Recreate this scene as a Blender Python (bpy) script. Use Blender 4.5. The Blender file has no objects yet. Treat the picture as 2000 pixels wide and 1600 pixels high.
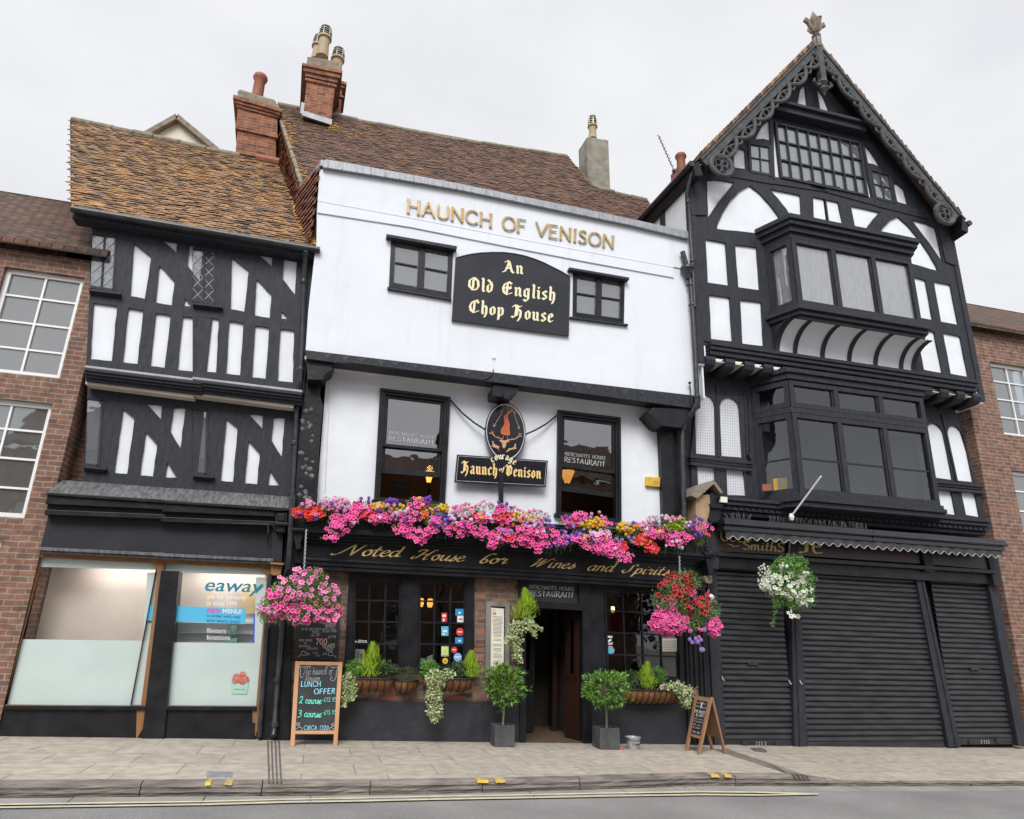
import bpy, bmesh, math, random
from mathutils import Vector, Matrix
from mathutils.geometry import delaunay_2d_cdt
V = Vector
R = math.radians
scene = bpy.context.scene
col = scene.collection
rng = random.Random(7)

# ------------------------------------------------------------------ camera
F = 1343.0                                   # focal length in pixels of the 2000 px wide photo
_X = V((5480, -614, -F)).normalized()
_Z = V((130, 4100, -F)); _Z = (_Z - _X * _X.dot(_Z)).normalized()
_Y = _Z.cross(_X)
CAM = V((0, -11.1076, 1.55))
cam_d = bpy.data.cameras.new('camera')
cam = bpy.data.objects.new('camera', cam_d); col.objects.link(cam)
cam_d.sensor_width = 36; cam_d.lens = 36 * F / 2000
cam_d.clip_start = 0.05; cam_d.clip_end = 500
rot = Matrix((_X, _Y, _Z)).to_4x4()          # rows: world axes written in camera space
cam.matrix_world = Matrix.Translation(CAM) @ rot
scene.camera = cam
_Rw = Matrix((_X, _Y, _Z))

# ------------------------------------------------------------------ world, sun, exposure
SUN_EL, SUN_AZ = 44, 200                      # azimuth: where the light comes from (180 = straight from the street)
w = bpy.data.worlds.new('World'); scene.world = w; w.use_nodes = True
nt = w.node_tree; nt.nodes.clear()
def wn(t, **k):
    n = nt.nodes.new(t)
    for a, b in k.items(): setattr(n, a, b)
    return n
out = wn('ShaderNodeOutputWorld'); bg = wn('ShaderNodeBackground')
sky = wn('ShaderNodeTexSky', sky_type='NISHITA', sun_disc=False)
sky.sun_elevation = R(SUN_EL); sky.sun_rotation = R(SUN_AZ); sky.air_density = 1.0; sky.dust_density = 3
tc = wn('ShaderNodeTexCoord'); nz = wn('ShaderNodeTexNoise'); nz.inputs['Scale'].default_value = 3.2
nz.inputs['Detail'].default_value = 6; nz.inputs['Roughness'].default_value = .5
mp = wn('ShaderNodeMapping'); mp.inputs['Scale'].default_value = (1, 1, 2.2)
cr = wn('ShaderNodeValToRGB')
cr.color_ramp.elements[0].position = .3; cr.color_ramp.elements[0].color = (6.5, 6.58, 6.85, 1)
cr.color_ramp.elements[1].position = .7; cr.color_ramp.elements[1].color = (7.7, 7.72, 7.85, 1)
sep = wn('ShaderNodeSeparateXYZ'); mr = wn('ShaderNodeMapRange')
mr.inputs['From Min'].default_value = .86; mr.inputs['From Max'].default_value = 1.0
mr.inputs['To Min'].default_value = 1.0; mr.inputs['To Max'].default_value = 3.0
vm = wn('ShaderNodeVectorMath', operation='SCALE')
mx = wn('ShaderNodeMix', data_type='RGBA'); mx.inputs['Factor'].default_value = .93
L = nt.links.new
L(tc.outputs['Generated'], mp.inputs['Vector']); L(mp.outputs[0], nz.inputs['Vector'])
L(nz.outputs['Fac'], cr.inputs['Fac']); L(tc.outputs['Generated'], sep.inputs[0]); L(sep.outputs['Z'], mr.inputs['Value'])
L(cr.outputs[0], vm.inputs[0]); L(mr.outputs[0], vm.inputs['Scale'])
L(sky.outputs[0], mx.inputs['A']); L(vm.outputs[0], mx.inputs['B'])
L(mx.outputs['Result'], bg.inputs['Color']); bg.inputs['Strength'].default_value = .1
L(bg.outputs[0], out.inputs['Surface'])
sd = bpy.data.lights.new('sun', 'SUN'); sun = bpy.data.objects.new('sun', sd); col.objects.link(sun)
sd.energy = 2.2; sd.angle = R(30); sd.color = (1, .985, .965)
_az = R(SUN_AZ); _el = R(SUN_EL)
_dir = V((math.sin(_az) * math.cos(_el), math.cos(_az) * math.cos(_el), math.sin(_el)))
sun.rotation_euler = _dir.to_track_quat('Z', 'Y').to_euler()
scene.view_settings.view_transform = 'Standard'; scene.view_settings.look = 'None'
scene.view_settings.exposure = 0.40; scene.view_settings.gamma = 1
scene.render.engine = 'CYCLES'
scene.cycles.max_bounces = 8; scene.cycles.transparent_max_bounces = 12
scene.cycles.caustics_reflective = False; scene.cycles.caustics_refractive = False

# ------------------------------------------------------------------ pixel -> place helpers
GX, GZ = -0.01607, 0.0452                     # the pavement falls gently to the right
def gz(x): return GZ + GX * x
def ray(px, py):
    return _Rw @ V((px - 1000, -(py - 800), -F))
SNAP = None                                   # (pixel column, metres): outline points on that column sit on one true vertical
def P(px, py, y=0.0):
    r = ray(px, py); q = CAM + r * ((y - CAM.y) / r.y)
    if SNAP and abs(px - SNAP[0]) < .01: q.x = SNAP[1]
    return q
def G(px, py, dz=0.0):
    r = ray(px, py); t = (gz(0) + dz - CAM.z) / (r.z - GX * r.x); return CAM + r * t
def PL(px, py, plane):
    o, n = plane; r = ray(px, py); return CAM + r * ((o - CAM).dot(n) / r.dot(n))
def plane3(a, b, c): return (a, (b - a).cross(c - a).normalized())
SK = V((-0.0642, 1, 0))                       # the plots run back slightly askew

# ------------------------------------------------------------------ materials
MATS = {}
def mk(name, c1, c2=None, rough=.6, ns=3.0, bump=0.0, bs=20.0, metal=0.0, c3=None, spec=.5, bd=.01, stretch=(1, 1, 1), contrast=(.35, .65), coat=0, fleck=None):
    m = bpy.data.materials.new(name); m.use_nodes = True; n = m.node_tree; N = n.nodes; l = n.links.new
    b = N['Principled BSDF']; b.inputs['Roughness'].default_value = rough; b.inputs['Metallic'].default_value = metal
    b.inputs['Specular IOR Level'].default_value = spec; b.inputs['Coat Weight'].default_value = coat
    c1 = tuple(c1) + (1,); 
    tc = N.new('ShaderNodeTexCoord'); mp = N.new('ShaderNodeMapping'); mp.inputs['Scale'].default_value = stretch
    l(tc.outputs['Object'], mp.inputs['Vector'])
    if c2 is None: b.inputs['Base Color'].default_value = c1; last = None
    else:
        nz = N.new('ShaderNodeTexNoise'); nz.inputs['Scale'].default_value = ns; nz.inputs['Detail'].default_value = 6
        l(mp.outputs[0], nz.inputs['Vector'])
        r = N.new('ShaderNodeMapRange'); r.inputs['From Min'].default_value = contrast[0]; r.inputs['From Max'].default_value = contrast[1]
        l(nz.outputs['Fac'], r.inputs['Value'])
        mx = N.new('ShaderNodeMix'); mx.data_type = 'RGBA'; mx.inputs['A'].default_value = c1; mx.inputs['B'].default_value = tuple(c2) + (1,)
        l(r.outputs[0], mx.inputs['Factor']); last = mx.outputs['Result']
        l(last, b.inputs['Base Color'])
    if c3 is not None:                        # second, per-face tint
        at = N.new('ShaderNodeAttribute'); at.attribute_name = 'tint'
        mx2 = N.new('ShaderNodeMix'); mx2.data_type = 'RGBA'; mx2.inputs['B'].default_value = tuple(c3) + (1,)
        if last: l(last, mx2.inputs['A'])
        else: mx2.inputs['A'].default_value = c1
        l(at.outputs['Fac'], mx2.inputs['Factor']); l(mx2.outputs['Result'], b.inputs['Base Color']); last = mx2.outputs['Result']
    if fleck:                                 # fleck = (colour, scale, threshold)
        fz = N.new('ShaderNodeTexNoise'); fz.inputs['Scale'].default_value = fleck[1]; fz.inputs['Detail'].default_value = 8
        fz.inputs['Roughness'].default_value = .65; l(tc.outputs['Object'], fz.inputs['Vector'])
        fr = N.new('ShaderNodeMapRange'); fr.inputs['From Min'].default_value = fleck[2]; fr.inputs['From Max'].default_value = fleck[2] + .06
        if len(fleck) > 3:
            fm_ = N.new('ShaderNodeMapping'); fm_.inputs['Scale'].default_value = fleck[3]; l(tc.outputs['Object'], fm_.inputs['Vector']); l(fm_.outputs[0], fz.inputs['Vector']); fr.inputs['From Max'].default_value = fleck[2] + .2; fr.inputs['To Max'].default_value = .55
        l(fz.outputs['Fac'], fr.inputs['Value'])
        fm = N.new('ShaderNodeMix'); fm.data_type = 'RGBA'; fm.inputs['B'].default_value = tuple(fleck[0]) + (1,)
        if last: l(last, fm.inputs['A'])
        else: fm.inputs['A'].default_value = c1
        l(fr.outputs[0], fm.inputs['Factor']); l(fm.outputs['Result'], b.inputs['Base Color'])
    if bump:
        nb = N.new('ShaderNodeTexNoise'); nb.inputs['Scale'].default_value = bs; nb.inputs['Detail'].default_value = 5
        l(mp.outputs[0], nb.inputs['Vector'])
        bp = N.new('ShaderNodeBump'); bp.inputs['Strength'].default_value = bump; bp.inputs['Distance'].default_value = bd
        l(nb.outputs['Fac'], bp.inputs['Height']); l(bp.outputs[0], b.inputs['Normal'])
    MATS[name] = m; return m
def brick_mat(name, cs, mortar, bw, bh, msize=.012, axis='xz', rough=.85, bump=.6, off=.5, noise=.5, bd=.01):
    m = bpy.data.materials.new(name); m.use_nodes = True; n = m.node_tree; N = n.nodes; l = n.links.new
    b = N['Principled BSDF']; b.inputs['Roughness'].default_value = rough
    tc = N.new('ShaderNodeTexCoord'); s = N.new('ShaderNodeSeparateXYZ'); l(tc.outputs['Object'], s.inputs[0])
    cb = N.new('ShaderNodeCombineXYZ')
    if axis == 'xz':
        ad = N.new('ShaderNodeMath'); l(s.outputs['X'], ad.inputs[0]); l(s.outputs['Y'], ad.inputs[1]); l(ad.outputs[0], cb.inputs['X']); l(s.outputs['Z'], cb.inputs['Y'])
    elif axis == 'xy':
        l(s.outputs['X'], cb.inputs['X']); l(s.outputs['Y'], cb.inputs['Y'])
    # wobble
    wz = N.new('ShaderNodeTexNoise'); wz.inputs['Scale'].default_value = 5; l(tc.outputs['Object'], wz.inputs['Vector'])
    sc = N.new('ShaderNodeVectorMath'); sc.operation = 'SCALE'; sc.inputs['Scale'].default_value = .025; l(wz.outputs['Color'], sc.inputs[0])
    av = N.new('ShaderNodeVectorMath'); l(cb.outputs[0], av.inputs[0]); l(sc.outputs[0], av.inputs[1])
    br = N.new('ShaderNodeTexBrick'); br.inputs['Scale'].default_value = 1; br.inputs['Brick Width'].default_value = bw; br.inputs['Row Height'].default_value = bh
    br.inputs['Mortar Size'].default_value = msize; br.inputs['Mortar Smooth'].default_value = .2; br.offset = off
    br.inputs['Color1'].default_value = (0, 0, 0, 1); br.inputs['Color2'].default_value = (1, 1, 1, 1); br.inputs['Mortar'].default_value = (.5, .5, .5, 1)
    l(av.outputs[0], br.inputs['Vector'])
    cr = N.new('ShaderNodeValToRGB'); e = cr.color_ramp.elements
    for i, c in enumerate(cs):
        p = i / max(1, len(cs) - 1)
        if i == 0: e[0].position = 0; e[0].color = tuple(c) + (1,)
        elif i == len(cs) - 1: e[-1].position = 1; e[-1].color = tuple(c) + (1,)
        else:
            k = e.new(p); k.color = tuple(c) + (1,)
    l(br.outputs['Color'], cr.inputs['Fac'])
    nz = N.new('ShaderNodeTexNoise'); nz.inputs['Scale'].default_value = 7; nz.inputs['Detail'].default_value = 8; l(tc.outputs['Object'], nz.inputs['Vector'])
    rr = N.new('ShaderNodeMapRange'); rr.inputs['From Min'].default_value = .3; rr.inputs['From Max'].default_value = .7; rr.inputs['To Min'].default_value = 1 - noise; rr.inputs['To Max'].default_value = 1.1
    l(nz.outputs['Fac'], rr.inputs['Value'])
    mm = N.new('ShaderNodeMix'); mm.data_type = 'RGBA'; mm.inputs['B'].default_value = tuple(mortar) + (1,)
    l(cr.outputs[0], mm.inputs['A']); l(br.outputs['Fac'], mm.inputs['Factor'])
    vs = N.new('ShaderNodeVectorMath'); vs.operation = 'SCALE'; l(mm.outputs['Result'], vs.inputs[0]); l(rr.outputs[0], vs.inputs['Scale'])
    l(vs.outputs[0], b.inputs['Base Color'])
    bp = N.new('ShaderNodeBump'); bp.inputs['Strength'].default_value = bump; bp.inputs['Distance'].default_value = bd; bp.invert = True
    mh = N.new('ShaderNodeMath'); mh.operation = 'ADD'; l(br.outputs['Fac'], mh.inputs[0])
    n2 = N.new('ShaderNodeTexNoise'); n2.inputs['Scale'].default_value = 60; l(tc.outputs['Object'], n2.inputs['Vector'])
    m2 = N.new('ShaderNodeMath'); m2.operation = 'MULTIPLY'; m2.inputs[1].default_value = .5; l(n2.outputs['Fac'], m2.inputs[0]); l(m2.outputs[0], mh.inputs[1])
    l(mh.outputs[0], bp.inputs['Height']); l(bp.outputs[0], b.inputs['Normal'])
    MATS[name] = m; return m
def glass_mat(name, tint=(.9, .93, .95), refl=.12, rough=.02, dirt=.0):
    m = bpy.data.materials.new(name); m.use_nodes = True; n = m.node_tree; N = n.nodes; l = n.links.new; N.clear()
    o = N.new('ShaderNodeOutputMaterial'); t = N.new('ShaderNodeBsdfTransparent'); t.inputs[0].default_value = tuple(tint) + (1,)
    g = N.new('ShaderNodeBsdfGlossy'); g.inputs['Roughness'].default_value = rough
    fr = N.new('ShaderNodeLayerWeight'); pw = N.new('ShaderNodeMath'); pw.operation = 'POWER'; pw.inputs[1].default_value = 4; l(fr.outputs['Facing'], pw.inputs[0])
    ad = N.new('ShaderNodeMath'); ad.inputs[1].default_value = refl + .045; l(pw.outputs[0], ad.inputs[0])
    mx = N.new('ShaderNodeMixShader'); l(ad.outputs[0], mx.inputs[0]); l(t.outputs[0], mx.inputs[1]); l(g.outputs[0], mx.inputs[2])
    nb = N.new('ShaderNodeTexNoise'); nb.inputs['Scale'].default_value = 2.5; tcn = N.new('ShaderNodeTexCoord'); l(tcn.outputs['Object'], nb.inputs['Vector'])
    bp = N.new('ShaderNodeBump'); bp.inputs['Strength'].default_value = .12; bp.inputs['Distance'].default_value = .02; l(nb.outputs['Fac'], bp.inputs['Height']); l(bp.outputs[0], g.inputs['Normal'])
    last = mx
    if dirt:
        d = N.new('ShaderNodeBsdfDiffuse'); d.inputs[0].default_value = (.6, .6, .58, 1)
        dm = N.new('ShaderNodeMixShader'); dm.inputs[0].default_value = dirt; l(mx.outputs[0], dm.inputs[1]); l(d.outputs[0], dm.inputs[2]); last = dm
    l(last.outputs[0], o.inputs[0]); MATS[name] = m; return m
def emit_mat(name, c, s):
    m = bpy.data.materials.new(name); m.use_nodes = True; b = m.node_tree.nodes['Principled BSDF']
    b.inputs['Base Color'].default_value = tuple(c) + (1,); b.inputs['Emission Color'].default_value = tuple(c) + (1,); b.inputs['Emission Strength'].default_value = s
    MATS[name] = m; return m
M = MATS
mk('render_white', (.76, .79, .845), (.725, .755, .81), .8, 1.2, .35, 3.5, bd=.02, fleck=((.60, .61, .62), 4.5, .55, (1, 1, .10)))
mk('plaster_white', (.79, .82, .87), (.74, .765, .81), .8, 3, .35, 14, fleck=((.5, .48, .44), 5, .74))
mk('soffit', (.72, .69, .63), (.62, .58, .52), .8, 2, .3, 12)
mk('cream', (.7, .64, .5), (.6, .55, .45), .7, 4, .2, 10)
mk('timber', (.021, .023, .031), (.034, .036, .045), .6, 5, .7, 9, spec=.3, stretch=(4, 4, 1), bd=.012, fleck=((.12, .12, .12), 18, .72))
mk('black_paint', (.007, .0075, .010), (.017, .018, .022), .38, 4, .5, 14, spec=.32, fleck=((.16, .16, .16), 22, .7))
mk('black_gloss', (.012, .013, .02), (.02, .022, .03), .18, 3, .25, 5, coat=.3)
mk('black_pipe', (.02, .022, .028), (.045, .047, .052), .35, 6, .3, 20)
mk('plinth', (.017, .019, .027), (.028, .030, .038), .55, 2.5, .7, 8, bd=.02, fleck=((.22, .22, .22), 11, .71))
mk('dark_sign', (.008, .009, .016), (.016, .017, .024), .2, 2, .15, 3, coat=.2)
mk('board_black', (.012, .012, .013), (.035, .035, .036), .6, 5, .1, 20, contrast=(.3, .9))
mk('slate_board', (.022, .024, .027), (.06, .065, .065), .7, 2.6, .15, 15, contrast=(.45, .8))
mk('gold', (.52, .37, .16), (.36, .25, .10), .35, 8, .2, 20, metal=.4)
mk('gold_paint', (.92, .68, .30), (.75, .52, .18), .5, 14)
mk('cream_paint', (.86, .80, .55), (.78, .7, .42), .5, 10)
mk('silver_paint', (.55, .56, .58), (.42, .43, .45), .5, 14)
mk('chalk', (.72, .74, .75), (.5, .52, .55), .9, 30, contrast=(.3, .8))
mk('chalk_blue', (.38, .78, .95), (.2, .6, .75), .9, 30)
mk('chalk_green', (.2, .8, .62), (.1, .6, .45), .9, 30)
mk('chalk_pink', (.7, .4, .4), None, .9)
mk('lead', (.2, .215, .235), (.30, .31, .33), .5, 5, .4, 14, metal=.25, stretch=(5, 1, 1))
mk('lead_dark', (.06, .062, .066), (.17, .17, .175), .55, 6, .4, 20, stretch=(6, 1, 1))
mk('lead_light', (.30, .31, .33), (.42, .43, .45), .5, 5, .3, 14)
mk('ridge', (.16, .14, .11), (.28, .24, .17), .9, 9, .8, 20, fleck=((.42, .28, .08), 7, .62))
mk('tile', (.125, .066, .042), (.19, .092, .054), .85, 1.6, .6, 30, c3=(.04, .03, .026), fleck=((.26, .15, .05), 3.2, .68))
mk('tile_lichen', (.28, .17, .10), (.36, .185, .07), .85, 2.2, .6, 30, c3=(.04, .035, .033), fleck=((.42, .25, .07), 4.5, .58))
mk('tile_hung', (.32, .12, .065), (.22, .085, .055), .8, 4, .4, 30, c3=(.12, .07, .055))
mk('lichen', (.58, .33, .05), (.40, .26, .07), .95, 12, .9, 25)
mk('grey_render', (.20, .19, .155), (.31, .29, .24), .95, 5, .9, 14, fleck=((.36, .26, .09), 5, .64))
mk('terracotta', (.33, .115, .06), (.24, .09, .06), .7, 8, .3, 20)
mk('buff', (.46, .36, .22), (.33, .26, .16), .75, 7, .3, 20)
mk('steel_vent', (.3, .28, .24), (.14, .13, .11), .4, 12, .2, 20, metal=.6)
mk('stone_cap', (.30, .24, .18), (.18, .15, .12), .9, 6, .7, 18)
mk('sandstone', (.42, .28, .17), (.30, .20, .12), .85, 5, .5, 12)
mk('oak', (.30, .15, .06), (.22, .10, .04), .5, 5, .2, 12, stretch=(1, 1, .2))
mk('pine', (.58, .32, .17), (.47, .24, .11), .5, 5, .25, 14, stretch=(1, 1, .25))
mk('pine_worn', (.36, .19, .10), (.24, .13, .075), .65, 6, .35, 14, stretch=(1, 1, .25))
mk('door_wood', (.035, .013, .007), (.02, .01, .007), .4, 5, .3, 14, stretch=(1, 1, .2))
mk('mat_brown', (.12, .07, .035), (.07, .05, .035), .95, 9, .6, 40)
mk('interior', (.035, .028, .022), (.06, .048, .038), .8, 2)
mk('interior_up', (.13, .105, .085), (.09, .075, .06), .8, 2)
mk('grey_wood', (.16, .15, .135), (.26, .245, .22), .85, 6, .4, 16, stretch=(1, 1, .2))
mk('paper', (.80, .78, .68), (.74, .72, .6), .7, 5)
mk('ink', (.28, .24, .18), None, .8)
mk('red_ink', (.55, .08, .05), None, .8)
mk('sticker_blue', (.02, .28, .62), None, .4)
mk('sticker_red', (.62, .05, .06), None, .4)
mk('sticker_white', (.8, .8, .8), None, .4)
mk('sticker_cyan', (.1, .45, .65), None, .4)
mk('sticker_yellow', (.8, .5, .05), None, .4)
mk('sticker_green', (.55, .75, .3), None, .4)
mk('sticker_sky', (.25, .45, .85), None, .4)
mk('alarm_yellow', (.72, .46, .04), (.6, .38, .04), .4, 6)
mk('plastic_white', (.8, .8, .8), None, .35)
mk('zinc', (.42, .45, .47), (.55, .57, .58), .38, 7, .2, 30, metal=.5)
mk('planter_grey', (.045, .048, .052), (.085, .088, .092), .75, 5, .35, 30, fleck=((.2, .2, .2), 16, .7))
mk('soil', (.05, .03, .02), (.1, .05, .03), .95, 30, .8, 50)
mk('coir', (.28, .125, .045), (.17, .075, .03), .95, 8, 1.0, 60, stretch=(1, 1, .3), bd=.02)
mk('iron', (.014, .014, .016), (.03, .03, .032), .5, 8, .4, 30)
mk('chain_steel', (.5, .5, .5), None, .35, metal=.8)
mk('bark', (.22, .19, .14), (.14, .12, .09), .9, 14, .6, 30)
mk('shutter', (.009, .010, .013), (.03, .031, .034), .4, 2, .15, 10, stretch=(1, 1, 6), spec=.55)
mk('brown_sign', (.045, .02, .012), (.03, .014, .01), .4, 4, .2, 10)
mk('canvas', (.04, .042, .045), (.07, .072, .075), .9, 6, .6, 14)
mk('yellow_paint', (.66, .43, .05), (.42, .3, .09), .8, 9, fleck=((.22, .19, .16), 14, .52))
mk('line_paint', (.62, .57, .40), (.48, .44, .33), .8, 6, fleck=((.25, .24, .22), 18, .62))
mk('asphalt', (.19, .187, .182), (.26, .255, .248), .95, .8, 1.0, 90, bd=.012, fleck=((.42, .41, .40), 45, .60))
mk('gutter', (.23, .22, .20), (.32, .305, .28), .9, 1.5, .6, 60, fleck=((.16, .15, .14), 9, .62))
mk('kerb_stone', (.26, .23, .2), (.13, .115, .10), .9, 5, 1.0, 14, stretch=(.5, .5, 5), bd=.03)
mk('drain_iron', (.15, .135, .12), (.09, .082, .075), .7, 8, .4, 30)
mk('ground', (.2, .19, .18), (.26, .25, .23), .95, 1)
mk('net', (.12, .12, .12))
mk('curtain', (.58, .57, .58), (.46, .46, .47), .9, 5, .3, 4, stretch=(6, 1, 1))
mk('aluminium', (.5, .51, .52), None, .4, metal=.7)
mk('frosted_panel', (.50, .60, .58), (.56, .65, .63), .3, 1.5)
mk('shop_beige', (.62, .50, .43), (.68, .58, .5), .6, 2)
mk('shop_wood', (.80, .60, .34), (.72, .5, .26), .6, 4)
mk('teal', (.02, .13, .36), (.03, .30, .36), .4, 1.2)
mk('sky_sign', (.10, .48, .75), None, .35)
mk('navy', (.03, .05, .18), None, .4)
mk('magenta', (.75, .03, .35), None, .4)
mk('blue_strip', (.12, .15, .8), None, .3)
mk('cup', (.3, .62, .6), (.5, .62, .4), .5, 6)
mk('berry', (.45, .06, .06), (.6, .25, .22), .5, 30)
mk('orange_haunch', (.62, .14, .04), (.45, .08, .025), .5, 9)
mk('tan_paint', (.50, .26, .14), (.62, .36, .22), .5, 14)
brick_mat('brick_red', [(.30, .095, .045), (.40, .135, .06), (.22, .075, .045), (.36, .12, .05), (.13, .055, .04)], (.33, .22, .16), .225, .078, .009)
brick_mat('brick_dark', [(.15, .09, .07), (.22, .12, .085), (.11, .075, .065), (.26, .13, .085), (.20, .145, .115), (.46, .17, .08)], (.23, .195, .165), .24, .078, .011, noise=.45)
brick_mat('brick_plain', [(.22, .10, .07), (.30, .14, .09), (.18, .09, .06)], (.3, .27, .23), .225, .078, .01)
brick_mat('paving', [(.415, .365, .305), (.455, .405, .335), (.39, .35, .295), (.43, .375, .31), (.42, .375, .32)], (.24, .215, .19), .92, .62, .008, axis='xy', rough=.85, bump=.35, off=.37, noise=.26, bd=.004)
brick_mat('tile_flat', [(.12, .06, .04), (.18, .085, .05), (.06, .04, .03), (.15, .075, .045)], (.03, .022, .018), .17, .11, .012, bump=1.0)
glass_mat('glass', (.85, .87, .88), .03)
glass_mat('glass_clear', (.95, .96, .96), -.02)
glass_mat('glass_sky', (.7, .74, .78), .22, dirt=.10)
glass_mat('glass_sash', (.7, .73, .75), .20)
glass_mat('glass_pale', (.95, .96, .97), .12)
glass_mat('glass_dark', (.5, .52, .53), .02)
mk('shop_black', (.019, .021, .027), (.027, .029, .036), .55, 3, .2, 10, spec=.3)
emit_mat('lamp_orange', (1, .42, .08), 1.6)
emit_mat('lamp_white', (1, .97, .9), 4)
emit_mat('lamp_warm', (1, .75, .35), 2.5)
# greenery and petals
mk('leaf_mid', (.10, .20, .04), (.075, .15, .035), .55, 9, c3=(.24, .36, .09))
mk('leaf_dark', (.03, .075, .022), (.045, .10, .03), .5, 9, c3=(.10, .17, .05))
mk('leaf_bay', (.05, .15, .025), (.07, .2, .03), .32, 9, c3=(.22, .36, .05))
mk('leaf_lime', (.30, .48, .02), (.22, .38, .015), .6, 9, c3=(.46, .62, .05))
mk('leaf_ivy', (.16, .24, .06), (.11, .19, .05), .5, 9, c3=(.60, .62, .36))
mk('leaf_heather', (.045, .085, .03), (.07, .05, .04), .7, 9, c3=(.10, .15, .06))
mk('leaf_bright', (.09, .24, .03), (.12, .3, .04), .5, 9, c3=(.22, .42, .08))
for nme, c, d in (('pink', (.92, .16, .45), (.66, .02, .22)), ('red', (.68, .02, .035), (.16, .004, .01)), ('scarlet', (.85, .045, .03), (.6, .03, .02)),
                  ('rose', (.92, .40, .64), (.75, .12, .36)), ('lilac', (.66, .30, .62), (.5, .2, .45)), ('purple', (.20, .06, .50), (.12, .03, .3)), ('mauve', (.38, .25, .72), (.3, .18, .6)),
                  ('yellow', (.86, .58, .02), (.75, .4, .01)), ('orange', (.85, .20, .02), (.7, .12, .02)), ('white', (.86, .87, .86), (.5, .55, .3)), ('blush', (.9, .66, .76), (.75, .35, .5)), ('crimson', (.42, .015, .05), (.15, .005, .02))):
    mk('petal_' + nme, c, tuple(x * .82 for x in c), .6, 40); mk('throat_' + nme, d, None, .6)

# ------------------------------------------------------------------ mesh builder and scene tree
BASE = {}
def tag(o, label=None, cat=None, group=None, kind=None):
    if label: o['label'] = label
    if cat: o['category'] = cat
    if group: o['group'] = group
    if kind: o['kind'] = kind
    return o
def thing(name, label, cat, loc, group=None):
    o = bpy.data.objects.new(name, None); o.empty_display_size = .1; col.objects.link(o); o.location = loc
    BASE[o.name] = V(loc); return tag(o, label, cat, group)
def hull2(p):
    p = sorted(set((round(a, 6), round(b, 6)) for a, b in p))
    if len(p) < 3: return p
    def half(q):
        h = []
        for a in q:
            while len(h) > 1 and (h[-1][0] - h[-2][0]) * (a[1] - h[-2][1]) - (h[-1][1] - h[-2][1]) * (a[0] - h[-2][0]) <= 0: h.pop()
            h.append(a)
        return h
    a = half(p); b = half(p[::-1]); return a[:-1] + b[:-1]
def inside(x, y, poly):
    c = False; n = len(poly); j = n - 1
    for i in range(n):
        xi, yi = poly[i][0], poly[i][1]; xj, yj = poly[j][0], poly[j][1]
        if (yi > y) != (yj > y) and x < (xj - xi) * (y - yi) / (yj - yi) + xi: c = not c
        j = i
    return c
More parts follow.
